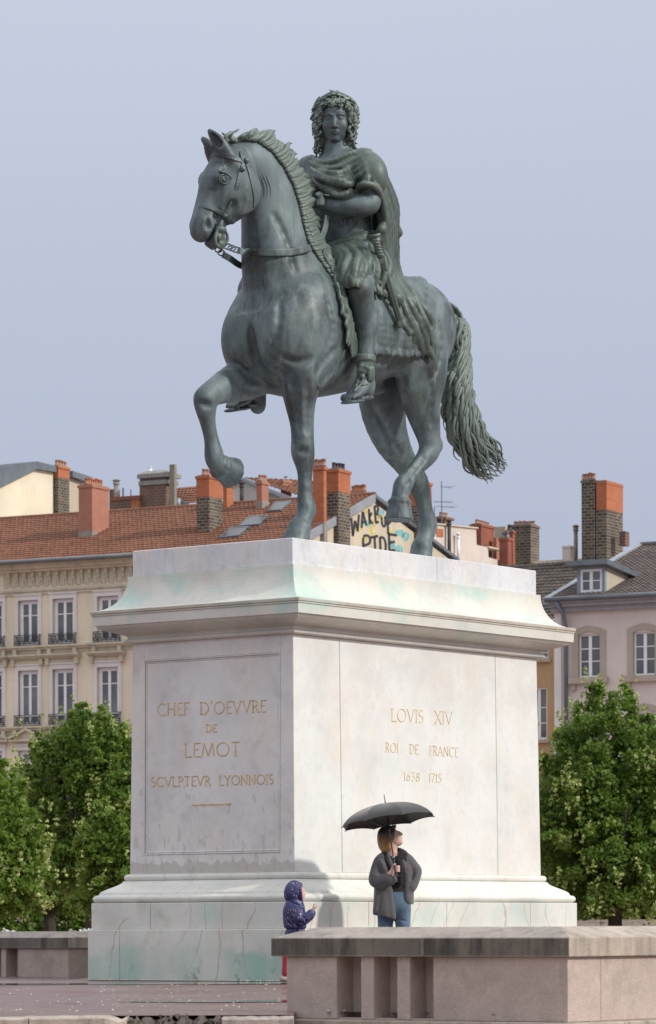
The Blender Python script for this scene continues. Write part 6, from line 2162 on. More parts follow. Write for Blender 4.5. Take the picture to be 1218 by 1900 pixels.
def reins():
    mb = MB()
    F = HORSE_FIELD
    e = np.array(hp(420, 456, hd(0.9, -0.15, 0.14)[1]))
    pix = [(441, 464), (450, 466), (465, 467), (482, 468), (500, 469), (520, 469), (540, 468), (556, 465), (570, 461)]
    q = [hit(F, x, y, 0.03, True) for x, y in pix[2:]]
    p0 = [np.array(hp(441, 464, VC - 0.22)), np.array(hp(452, 466, VC - 0.25))]
    tail = [(np.array(hp(584, 455, VC - 0.22)), q[-1][1]), (np.array(hp(596, 442, VC - 0.22)), q[-1][1]), (np.array(hp(604, 422, VC - 0.2)), q[-1][1]), (np.array(hp(607, 400, VC - 0.2)), q[-1][1])]
    strap(mb, p0 + [a for a, b in q] + [a for a, b in tail], [q[0][1]] * 2 + [b for a, b in q] + [b for a, b in tail], 0.038, 0.006)
    for k in range(3):       # links to the bit
        c = e * (1 - (k + 0.5) / 3) + p0[0] * ((k + 0.5) / 3)
        ring = [c + np.array([0.6 * math.cos(a), -0.8 * math.cos(a), 0.0]) * 0.045 + np.array([0, 0, 1]) * math.sin(a) * (0.03) for a in np.linspace(0, 2 * math.pi, 11)]
        mb.tube(ring, 0.009, 6)
    mb.obj('rein', BRONZE, HORSE)
    mb = MB()
    a = np.array(hp(403, 460, VC + 0.1))
    b = [np.array(hp(414, 472, VC + 0.15)), np.array(hp(428, 480, VC + 0.25)), np.array(hp(446, 492, VC + 0.36)), np.array(hp(470, 497, VC + 0.42))]
    nn = np.array([-0.6, 0.7, 0.3])
    strap(mb, b, [nn] * 4, 0.036, 0.006)
    for k in range(2):
        c = a * (1 - (k + 0.5) / 2) + b[0] * ((k + 0.5) / 2)
        ring = [c + np.array([0.6 * math.cos(t), -0.8 * math.cos(t), 0.0]) * 0.04 + np.array([0, 0, 1]) * math.sin(t) * 0.03 for t in np.linspace(0, 2 * math.pi, 11)]
        mb.tube(ring, 0.009, 6)
    mb.obj('rein', BRONZE, HORSE)
    # girth
    mb = MB()
    for dx in (0, 10, 20):
        px_strap(mb, F, [(652 - dx * 0.6, 640 + dx * 0.5), (640 - dx * 0.7, 668 + dx * 0.3), (620 - dx * 0.7, 695 + dx * 0.2), (597 - dx * 0.4, 719)], 0.022, 0.006, 0.008)
    mb.obj('girth', BRONZE, HORSE)
    mb = MB()
    for i in range(3):
        q = [hit(F, x + i * 6.0, y + i * 1.5, -0.007) for x, y in ((470, 306), (482, 322), (490, 342), (491, 362), (484, 384))]
        mb.tube(catmull(q, 4), [0.003 + 0.012 * math.sin(math.pi * k / 16) for k in range(17)], 6)
    mb.obj('throat_crease', BRONZE, HORSE, True)
reins()

def polyat(poly, t):
    P = np.array(poly, float)
    L = np.r_[0, np.cumsum(np.linalg.norm(np.diff(P, axis=0), axis=1))]
    x = t * L[-1]
    return np.array([np.interp(x, L, P[:, k]) for k in range(P.shape[1])])
def mane():
    mb = MB()
    F = HORSE_FIELD
    inner = [(436, 264), (455, 258), (480, 262), (506, 280), (528, 308), (546, 342), (558, 380), (565, 415), (574, 448), (590, 474), (606, 496), (622, 520)]
    outer = [(446, 252), (466, 246), (494, 250), (524, 266), (550, 296), (570, 332), (583, 368), (589, 405), (595, 435), (612, 462), (630, 492), (640, 520)]
    N = 60
    for layer in range(2):
        for i in range(N):
            t = (i + 0.5 * layer) / N
            a2, b2 = polyat(inner, t), polyat(outer, min(1, t + 0.012))
            tn = polyat(inner, min(1, t + 0.02)) - polyat(inner, max(0, t - 0.02))
            tn /= np.linalg.norm(tn) + 1e-9
            a2 = a2 + tn * rng.uniform(-2, 2) - (b2 - a2) * (0.05 if layer else -0.2)
            ext = rng.uniform(0.75, 1.3) if layer else rng.uniform(0.8, 1.15)
            clump = math.sin(i * 0.83 + layer) * 0.5 + math.sin(i * 0.31) * 0.5
            tip = a2 + (b2 - a2) * (ext + 0.22 * clump) + tn * (rng.uniform(-3, 9) + 5 * clump)
            if rng.random() < 0.3 and 0.04 < t < 0.34:
                tip = tip + np.array([rng.uniform(-2, 5), -rng.uniform(5, 14)])
            m = 9
            ph = rng.uniform(-0.7, 0.7); amp = rng.uniform(2.0, 6.5) * (1 if layer else -1)
            p_in = hit(F, *a2, 0.015)
            thk = 0.021 * rng.uniform(0.75, 1.35)
            for st in range(3):
                pts, rad = [], []
                sh = (st - 1) * 2.3
                cut = rng.uniform(0.86, 1.0)
                for k in range(m + 1):
                    f = k / m * cut
                    q = a2 * (1 - f) + tip * f + tn * (amp * math.sin(f * 6.6 + ph) * (0.25 + 0.75 * f) + sh * (1 - 0.55 * f))
                    vv = p_in[1] * (1 - f) + (VC - 0.05 + (0.10 if layer == 0 else -0.03)) * f
                    p = np.array(hp(q[0], q[1], vv))
                    p = p + np.array([-0.3, -0.8, 0.3]) * (0.055 * math.sin(math.pi * min(1, f * 1.1)) + (0.012 if st == 1 else 0))
                    pts.append(p)
                    rad.append(thk * (0.35 + 0.95 * math.sin(math.pi * min(1, 0.12 + f * 0.9)) ** 0.7) * (1 - 0.7 * f ** 4))
                mb.tube(pts, rad, 6)
    # forelock curls between the ears
    for i in range(11):
        b = np.array(hp(428 + rng.uniform(-7, 8), 262, 1.22 + rng.uniform(-0.1, 0.1)))
        pts, rad = [], []
        h = rng.uniform(0.06, 0.17); sw = rng.uniform(-0.10, 0.12)
        for k in range(9):
            f = k / 8
            pts.append(b + np.array([0.04 * math.sin(f * 5 + i) + sw * f * f * 0.6, -sw * f * f * 0.8, h * f - (0.10 * f ** 3 if i % 3 else 0)]))
            rad.append(0.034 * (1 - 0.72 * f))
        mb.tube(pts, rad, 7)
    mb.obj('mane', BHAIR, HORSE, True)
mane()

def tail():
    mb = MB()
    cen = [(826, 566), (840, 584), (848, 615), (851, 660), (848, 705), (850, 745), (860, 790), (879, 826), (900, 856), (924, 880)]
    wid = [7, 9, 10, 11, 15, 20, 23, 25, 24, 16]
    vs = [VC, VC, VC - 0.02, VC - 0.03, VC - 0.03, VC, VC + 0.02, VC + 0.03, VC + 0.04, VC + 0.05]
    C = [np.array((c[0], c[1], w, v)) for c, w, v in zip(cen, wid, vs)]
    CC = np.array(catmull(C, 6))
    n = len(CC)
    # body of the tail under the locks
    G = Field((3.9, 0.6, 0.2), (6.2, 1.8, 3.6), 0.02)
    ch = []
    for i in range(0, n - 8, 3):
        x, y, w, v = CC[i]
        ch.append(hp(x, y, v, 0.11 + 0.002 * w, w * 0.62 / PX))
    G.chain(ch, (0, 1, 0), 0.05, 1)
    core = sculpt('tail', G, BHAIR, HORSE, 1)
    NS = 165
    for s in range(NS):
        ang = 2 * math.pi * s / NS * 3.0 + rng.uniform(-0.3, 0.3)
        rr = rng.uniform(0.72, 1.05)
        oa, od = math.cos(ang) * rr, math.sin(ang) * rr
        if od > 0.4 and rng.random() < 0.6: od = -od
        i0 = 0 if s % 3 else rng.randint(4, 22)
        i1 = n - 1 - (rng.randint(0, 5) if rng.random() < 0.4 else rng.randint(4, 24))
        ph = oa * 2.2 + od * 1.1 + rng.uniform(-0.9, 0.9); fr = 2.7 + rng.uniform(-0.5, 0.5); am = rng.uniform(3.0, 8.0)
        pts, rad = [], []
        curl = rng.uniform(-26, 34)
        for i in range(i0, i1 + 1):
            f = (i - i0) / max(1, i1 - i0)
            x, y, w, v = CC[i]
            tn = CC[min(i + 1, n - 1)][:2] - CC[max(i - 1, 0)][:2]; tn = tn / np.linalg.norm(tn)
            nn = np.array([tn[1], -tn[0]])
            wave = am * math.sin(i / n * fr * 12 + ph) * min(1, i / 14)
            spread = 1.0 + 0.9 * max(0, i / n - 0.62)
            q = np.array([x, y]) + nn * (oa * w * spread + wave + curl * max(0, f - 0.85) ** 1 * 4 * 0.4)
            p = np.array(hp(q[0], q[1], v))
            p = p + np.array([0.5, 1.0, 0]) * od * (0.10 + 0.0035 * w) * (1 if i > 8 else 0.5) + np.array([0, 0.02, 0]) * math.cos(i / n * fr * 12 + ph)
            pts.append(p)
            rad.append((0.015 + 0.00036 * w) * (0.7 + 0.6 * math.sin(math.pi * min(1, f * 1.05))) * (1 - 0.72 * f ** 5))
        if len(pts) > 5:
            mb.tube(pts, rad, 7)
    mb.obj('tail_locks', BHAIR, HORSE, True)
tail()
# ------------------------------------------------------------------ the bronze rider
FH = np.array([-0.83, -0.56, 0.0]); FH /= np.linalg.norm(FH)        # where he looks
FS = np.array([0.56, -0.83, 0.0]); FS /= np.linalg.norm(FS)         # to the right in the picture
FZ = np.array([0, 0, 1.0])
HC = np.array(hp(622.5, 226, VC))
RPX = 157.5
def fh(px, py, n):
    """point of the face: pixel offsets and depth towards the viewer"""
    return HC + FS * ((px - 622.5) / RPX) + FZ * ((226 - py) / RPX - 0.215 * n) + FH * n
MF = np.stack([FS, FH, FZ])
LV = 0.44                                     # plane of his left leg
def build_rider():
    F = Field((1.05, 0.1, 1.4), (3.2, 2.3, 5.65), 0.0145)
    # torso
    F.chain([hp(648, 500, VC, 0.42, 0.34), hp(640, 455, VC, 0.37, 0.29), hp(634, 415, VC, 0.345, 0.265), hp(632, 375, VC, 0.40, 0.30), hp(632, 338, VC, 0.44, 0.30), hp(633, 318, VC, 0.37, 0.22), hp(632, 304, VC, 0.17, 0.16)], (0, 1, 0), 0.08, 3)
    for s in (-1, 1):
        F.ell(hp(632, 350, VC + s * 0.2)[:3] + np.array([-0.17, 0, 0]), (0.17, 0.22, 0.18), 0.08)
    # neck
    F.chain([hp(630, 306, VC, 0.17, 0.17), (*fh(626, 284, -0.06), 0.135, 0.14), (*fh(624, 262, -0.05), 0.125, 0.14)], FS, 0.05, 3)
    # left arm
    F.chain([hp(680, 318, 0.74, 0.15, 0.15), hp(686, 345, 0.66, 0.130, 0.130), hp(687, 368, 0.63, 0.112, 0.112), hp(682, 381, 0.63, 0.105, 0.11), hp(655, 381, 0.74, 0.102, 0.10), hp(625, 379, 0.89, 0.085, 0.080), hp(605, 377, 0.98, 0.065, 0.07), hp(596, 375, 1.03, 0.075, 0.055)], (0, 0, 1), 0.05, 3)
    F.ell(hp(670, 380, 0.66), (0.08, 0.09, 0.10), 0.06)
    # left hand closed on the rein
    for i in range(4):
        a = np.array(hp(592, 367 + i * 5.0, 1.03))
        F.chain([(*a, 0.036), (*(a + [-0.09, 0.02, 0.01]), 0.034), (*(a + [-0.12, -0.06, 0.0]), 0.03), (*(a + [-0.06, -0.10, 0.0]), 0.026)], (0, 0, 1), 0.01, 2)
    F.chain([hp(600, 364, 1.0, 0.04), hp(594, 360, 0.96, 0.034), hp(588, 362, 0.94, 0.028)], (0, 0, 1), 0.015, 2)
    # right arm, reaching forward behind the mane
    F.chain([hp(583, 322, 1.62, 0.19, 0.19), hp(572, 350, 1.72, 0.165, 0.165), hp(568, 385, 1.76, 0.125, 0.125), hp(548, 400, 1.66, 0.10, 0.10), hp(530, 400, 1.55, 0.075, 0.08), hp(520, 398, 1.50, 0.09, 0.07)], (0, 0, 1), 0.05, 3)
    F.ell(hp(578, 318, 1.60), (0.22, 0.18, 0.19), 0.06)
    # left leg
    F.chain([hp(668, 490, 0.80, 0.27, 0.27), hp(668, 512, 0.60, 0.20, 0.20), hp(667, 532, LV, 0.145, 0.15), hp(669, 548, LV - .01, 0.128, 0.135), hp(674, 572, LV - .01, 0.120, 0.128), hp(678, 595, LV, 0.126, 0.135), hp(680, 622, LV, 0.108, 0.115), hp(679, 648, LV, 0.084, 0.09),
             hp(678, 672, LV, 0.075, 0.085), hp(678, 694, LV, 0.080, 0.09)], (0, 1, 0), 0.05, 3)
    F.ell(hp(663, 541, LV - 0.02), (0.08, 0.085, 0.12), 0.06)                         # knee cap
    foot(F, LV, 0)
    # right leg and foot under the belly
    RV = 2 * VC - LV
    F.chain([(2.2, RV - .36, 3.45, 0.27, 0.27), (1.95, RV - .1, 3.35, 0.21, 0.21), (1.72, RV, 3.15, 0.165, 0.17), (1.80, RV, 2.75, 0.145, 0.155), (1.85, RV, 2.3, 0.10, 0.11), (1.82, RV, 1.95, 0.075, 0.085), (1.80, RV, 1.80, 0.08, 0.09)], (0, 1, 0), 0.05, 3)
    foot(F, RV, 1)
    return F
def foot(F, v, far):
    if not far:
        h = np.array(hp(684, 726, v)); t = np.array(hp(648, 737, v)); an = np.array(hp(678, 700, v))
    else:
        h = np.array(hp(478, 738, v)); t = np.array(hp(432, 752, v)); an = np.array(hp(472, 712, v))
    F.chain([(*an, 0.085, 0.10), (*(an * 0.45 + h * 0.55 + [0.0, 0, 0]), 0.082, 0.10), (*(h * 0.9 + t * 0.1), 0.075, 0.075)], (0, 1, 0), 0.03, 3)
    F.chain([(*(an + [-0.03, 0, -0.05]), 0.08, 0.08), (*(h * 0.5 + t * 0.5 + [0, 0, 0.05]), 0.092, 0.065), (*(h * 0.18 + t * 0.82 + [0, 0, 0.005]), 0.108, 0.045)], (0, 1, 0), 0.04, 3)
    d = (t - h); L = np.linalg.norm(d); d /= L
    for i in range(5):
        w = (i - 2) * 0.044
        sgn = -1 if far else 1
        ln = (0.075, 0.085, 0.08, 0.068, 0.055)[i if not far else 4 - i]
        # the big toe is on the inside, next to the horse
        j = (4 - i)
        r = 0.034 if (j == 0) else 0.026
        base = h + d * (L * 0.86) + np.array([0, w if not far else -w, 0.0])
        F.chain([(*base, r), (*(base + d * ln * 0.6 + [0, 0, 0.012]), r * 0.95), (*(base + d * ln * 1.15 + [0, 0, -0.01]), r * 0.8)], (0, 1, 0), 0.008, 2)
    # sandal sole
    for a, b, r in ((-0.08, 0.5, 0.06), (0.5, 1.12, 0.095)):
        F.seg(h + d * L * a + [0, 0, -0.078], h + d * L * b + [0, 0, -0.05], (r, r), (0.022, 0.022), (0, 1, 0), 0.01)
def build_head():
    F = Field(HC - [0.42, 0.42, 0.52], HC + [0.42, 0.42, 0.40], 0.0075)
    F.ell(fh(622.5, 210, -0.03), (0.165, 0.20, 0.20), 0.04, MF)
    F.ell(fh(622.5, 229, 0.04), (0.150, 0.160, 0.210), 0.05, MF)
    F.ell(fh(622.5, 246, 0.040), (0.130, 0.140, 0.110), 0.05, MF)
    F.ell(fh(622.5, 258.5, 0.118), (0.055, 0.052, 0.042), 0.04, MF)            # chin
    F.chain([(*fh(626, 290, -0.06), 0.135, 0.14), (*fh(624, 262, -0.05), 0.125, 0.14)], FS, 0.04, 3)
    for s in (-1, 1):
        F.ell(fh(622.5 + s * 10.3, 218.0, 0.225), (0.046, 0.032, 0.024), 0.030, MF, 's')           # sockets
        F.ell(fh(622.5 + s * 10.3, 219.0, 0.170), (0.034, 0.026, 0.019), 0.006, MF)                # eyes
        F.chain([(*fh(622.5 + s * 3.5, 213.6, 0.192), 0.010), (*fh(622.5 + s * 10, 211.0, 0.184), 0.012), (*fh(622.5 + s * 18, 213.6, 0.142), 0.008)], FS, 0.022, 3)      # brows
        F.chain([(*fh(622.5 + s * 5, 218.2, 0.178), 0.005), (*fh(622.5 + s * 10.5, 216.6, 0.188), 0.006), (*fh(622.5 + s * 16, 218.8, 0.160), 0.005)], FS, 0.006, 3)
        F.chain([(*fh(622.5 + s * 5, 220.0, 0.176), 0.004), (*fh(622.5 + s * 10.5, 221.8, 0.182), 0.005), (*fh(622.5 + s * 15.5, 220.6, 0.160), 0.004)], FS, 0.006, 3)
        F.ell(fh(622.5 + s * 14, 232, 0.125), (0.050, 0.050, 0.055), 0.05, MF)                     # cheeks
        F.ell(fh(622.5 + s * 3.9, 234.6, 0.205), (0.016, 0.024, 0.013), 0.010, MF)                 # nostrils
    F.chain([(*fh(622.5, 214, 0.188), 0.013), (*fh(622.5, 223, 0.208), 0.0155), (*fh(622.5, 232, 0.232), 0.020)], FS, 0.018, 3)         # nose
    F.ell(fh(622.5, 234.0, 0.232), (0.020, 0.024, 0.016), 0.010, MF)
    F.chain([(*fh(614.5, 243.8, 0.180), 0.004), (*fh(618.8, 242.3, 0.196), 0.0075), (*fh(622.5, 242.9, 0.200), 0.007), (*fh(626.2, 242.3, 0.196), 0.0075), (*fh(630.5, 243.8, 0.180), 0.004)], FS, 0.008, 3)
    F.chain([(*fh(616.5, 245.6, 0.184), 0.005), (*fh(622.5, 246.8, 0.197), 0.009), (*fh(628.5, 245.6, 0.184), 0.005)], FS, 0.008, 3)
    F.chain([(*fh(614.5, 244.4, 0.196), 0.003), (*fh(622.5, 244.6, 0.2085), 0.003), (*fh(630.5, 244.4, 0.196), 0.003)], FS, 0.006, 3, op='s')
    F.ell(fh(622.5, 251.5, 0.212), (0.035, 0.018, 0.010), 0.028, MF, 's')
    F.ell(fh(622.5, 270, 0.13), (0.12, 0.09, 0.04), 0.04, MF, 's')
    return F
RIDER_FIELD = build_rider()
RIDER = sculpt('rider', RIDER_FIELD, BRONZE, STATUE, 1)
sculpt('head', build_head(), BRONZE, RIDER, 1)

def hitr(px, py, off=0.0):
    return hit(RIDER_FIELD, px, py, off)
def drape_tube(G, pix, r, off=0.0, k=0.035, rb=None):
    """fold of cloth lying on the rider along a line of pixels"""
    P = []
    n = len(pix)
    for i, (x, y) in enumerate(pix):
        p = hitr(x, y, off)
        f = i / (n - 1)
        rr = r * (0.55 + 0.45 * math.sin(math.pi * min(1, max(0, f * 0.9 + 0.08))))
        P.append((*p, rr, (rb or r) / r * rr))
    G.chain(P, (0, 0, 1), k, 3)

def tunic():
    """skirt of pleats and tongues below the cuirass, with the belt"""
    G = Field((1.2, 0.15, 3.0), (3.1, 2.2, 4.35), 0.014)
    thigh = np.array(hp(668, 512, 0.60))
    # round the waist
    tops, hems = [], []
    N = 23
    for i in range(N):
        t = i / (N - 1)
        x = np.interp(t, [0, 0.3, 0.6, 0.85, 1], [604, 622, 655, 688, 704])
        y = np.interp(t, [0, 0.3, 0.6, 0.85, 1], [470, 462, 452, 446, 452])
        hx = np.interp(t, [0, 0.2, 0.45, 0.7, 0.88, 1], [604, 626, 650, 684, 706, 720])
        hy = np.interp(t, [0, 0.2, 0.45, 0.7, 0.88, 1], [498, 512, 516, 524, 536, 538])
        v0 = np.interp(t, [0, 0.5, 0.8, 1], [1.15, 0.86, 0.78, 0.86]); v1 = np.interp(t, [0, 0.25, 0.5, 0.75, 1], [1.05, 0.55, 0.36, 0.36, 0.55])
        tops.append(np.array(hp(x, y, v0))); hems.append(np.array(hp(hx, hy, v1)))
    for i in range(N):
        a, b = tops[i], hems[i]
        m = (a + b) / 2 + np.array([-0.05, -0.10, 0.03]) + nrng.normal(0, 0.012, 3)
        m2 = a * 0.25 + b * 0.75 + np.array([-0.03, -0.07, 0.02]) + nrng.normal(0, 0.016, 3)
        r = 0.046 if i % 2 else 0.026
        if i % 2:
            m = m + np.array([-0.02, -0.035, 0]); m2 = m2 + np.array([-0.025, -0.045, 0])
        G.chain([(*a, 0.045, r), (*m, 0.06, r * 1.1), (*m2, 0.06, r * 1.15), (*b, 0.04, r * 0.95)], (-0.6, -0.8, 0), 0.005, 3)
        # fringe
        for s in range(3):
            e = b + nrng.normal(0, 0.012, 3)
            G.chain([(*e, 0.028), (*(e + [0.0, -0.015, -0.05]), 0.03), (*(e + [0.01, 0.0, -0.09 - 0.02 * nrng.random()]), 0.018)], (0, 1, 0), 0.008, 2)
    # body inside
    G.chain([(*(tops[14] + [0.15, 0.2, 0]), 0.2, 0.16), (*(thigh + [0.07, 0.09, 0.08]), 0.18, 0.17)], (0, 1, 0), 0.04, 2)
    # belt of scales
    for i in range(26):
        t = i / 25
        x = np.interp(t, [0, 0.35, 0.7, 1], [600, 632, 672, 696]); y = np.interp(t, [0, 0.35, 0.7, 1], [468, 456, 441, 440])
        p = hitr(x, y, 0.012)
        G.ell(p, (0.05, 0.05, 0.062), 0.012)
        p = hitr(x, y - 9, 0.006)
        G.ell(p, (0.03, 0.03, 0.03), 0.012)
    sculpt('tunic_skirt', G, BHAIR, RIDER, 1)
tunic()

def cloak():
    G = Field((1.3, 0.05, 2.1), (4.4, 2.1, 5.1), 0.0155)
    # swags across the breast from the left shoulder to the right side
    up_ = [(684, 284), (662, 286), (642, 293), (620, 303), (600, 304), (586, 298), (578, 294)]
    dn_ = [(682, 330), (678, 344), (665, 354), (650, 361), (624, 357), (602, 348), (586, 336)]
    for j in range(9):
        f = j / 8
        pix = [(a[0] * (1 - f) + b[0] * f, a[1] * (1 - f) + b[1] * f + 5 * math.sin(math.pi * i / 6) * math.sin(j * 1.9)) for i, (a, b) in enumerate(zip(up_, dn_))]
        r_ = (0.036 if j % 2 == 0 else 0.022) * rng.uniform(0.85, 1.15)
        drape_tube(G, pix, r_, 0.030 + (0.014 if j % 2 == 0 else 0.0), 0.015)
        drape_tube(G, pix, 0.05, -0.02, 0.03)
    # cap over the shoulder and upper arm
    G.chain([hp(660, 299, 0.94, 0.12, 0.09), hp(680, 301, 0.78, 0.13, 0.12), hp(691, 317, 0.62, 0.15, 0.148), hp(698, 338, 0.57, 0.125, 0.13)], (0, 1, 0), 0.06, 3)
    G.chain([hp(664, 348, 0.66, 0.026), hp(674, 341, 0.54, 0.028), hp(688, 342, 0.49, 0.030), hp(700, 350, 0.48, 0.032), hp(708, 368, 0.52, 0.034), hp(713, 392, 0.56, 0.036), hp(717, 415, 0.58, 0.034)], (0, 1, 0), 0.03, 3)
    for dx, vv in ((-6, 0.03), (4, 0.0), (14, 0.02)):
        G.chain([hp(672 + dx, 287, 0.76 + vv, 0.012), hp(684 + dx, 305, 0.58 + vv, 0.016), hp(690 + dx, 338, 0.505 + vv, 0.014)], (0, 1, 0), 0.03, 3)
    # folds falling behind the arm to the horse's back
    def low(x, y, off=0.05):
        return hit(HORSE_FIELD, x, y, off)
    lef = [(703, 350, .60), (706, 400, .62), (709, 445, .66), (714, 490, .68), (719, 530, .66)]
    rig = [(704, 304, .70), (722, 350, .74), (733, 405, .80), (737, 460, .86), (741, 510, .90)]
    hemp = [(744, 606), (756, 620), (766, 632), (776, 648), (796, 660), (796, 636), (795, 612), (792, 590)]
    folds = []
    NF = 15
    for j in range(NF):
        f = j / (NF - 1)
        top = [(l[0] * (1 - f) + q[0] * f, l[1] * (1 - f) + q[1] * f, l[2] * (1 - f) + q[2] * f) for l, q in zip(lef, rig)]
        e = polyat(hemp, f)
        p4 = np.array(top[-1][:2])
        lows = [tuple(p4 * (1 - g_) + e * g_ + np.array([6 * math.sin(g_ * 5 + j * 1.7), 2 * math.cos(j * 2.3)]) * (0.4 + 0.6 * g_)) for g_ in (0.3, 0.55, 0.8, 1.0)]
        folds.append((top, lows, (0.046 if j % 2 else 0.028) * rng.uniform(0.85, 1.15)))
    folds += [([(690, 330, 1.0), (694, 400, 1.0), (700, 440, 1.0), (708, 490, .95), (715, 530, .85)], [(722, 560)], 0.11), ([(684, 360, 1.15), (688, 420, 1.15), (694, 470, 1.1), (704, 510, 1.0)], None, 0.10),
             ([(704, 306, .70), (722, 345, .73), (733, 385, .78), (737, 420, .80), (740, 433, .80)], None, 0.045),
             ([(716, 400, .64), (713, 415, .60), (707, 425, .60), (703, 432, .62), (702, 445, .66)], None, 0.04),
             ([(690, 520, .42), (704, 526, .40)], [(712, 548), (704, 560), (697, 566)], 0.032),
             ([(700, 522, .44), (710, 530, .46)], [(716, 550), (709, 562), (703, 568)], 0.028),
             ([(716, 520, .56)], [(722, 548), (716, 562), (710, 570)], 0.03)]
    for pix, lows, r in folds:
        P = [np.array(hp(x, y, v)) for x, y, v in pix]
        if lows:
            P += [low(x, y, r * 0.9) for x, y in lows]
        m = len(P)
        ch = []
        for i, p in enumerate(P):
            f = i / (m - 1)
            rr = r * (1.0 + 0.25 * math.sin(i * 2.3 + r * 90)) * (0.8 if f > 0.95 else 1)
            ch.append((*(p + nrng.normal(0, 0.006, 3)), rr, rr * 1.15))
        G.chain(ch, (-0.6, -0.8, 0), 0.010, 3)
    G.ell(hp(739, 430, 0.80), (0.055, 0.05, 0.065), 0.02)
    # hem ruffles on the croup
    hem = [(742, 604), (752, 618), (762, 612), (770, 634), (778, 652), (788, 648), (797, 664), (795, 640), (788, 618), (796, 606), (790, 590)]
    for i in range(len(hem) - 1):
        a, b = low(*hem[i], 0.06), low(*hem[i + 1], 0.06)
        G.seg(a, b, (0.03, 0.03), (0.03, 0.03), (0, 1, 0), 0.02)
    sculpt('cloak', G, BHAIR, RIDER, 1)
cloak()

def cuirass():
    mb = MB()
    # modelled edges and small reliefs on the breastplate
    for pix in ([(606, 404), (622, 410), (640, 409), (658, 402)], [(604, 440), (622, 447), (645, 440), (668, 428), (678, 424)], [(604, 446), (624, 453), (648, 445), (670, 433), (680, 430)],
                [(634, 404), (634, 420)], [(640, 404), (640, 420)], [(646, 404), (646, 418)], [(655, 408), (664, 414), (656, 421)], [(586, 355), (600, 361), (625, 364), (648, 362)]):
        q = [hitr(x, y, 0.004) for x, y in pix]
        mb.tube(catmull(q, 4), 0.012, 6)
    mb.obj('cuirass_relief', BRONZE, RIDER, True)
cuirass()

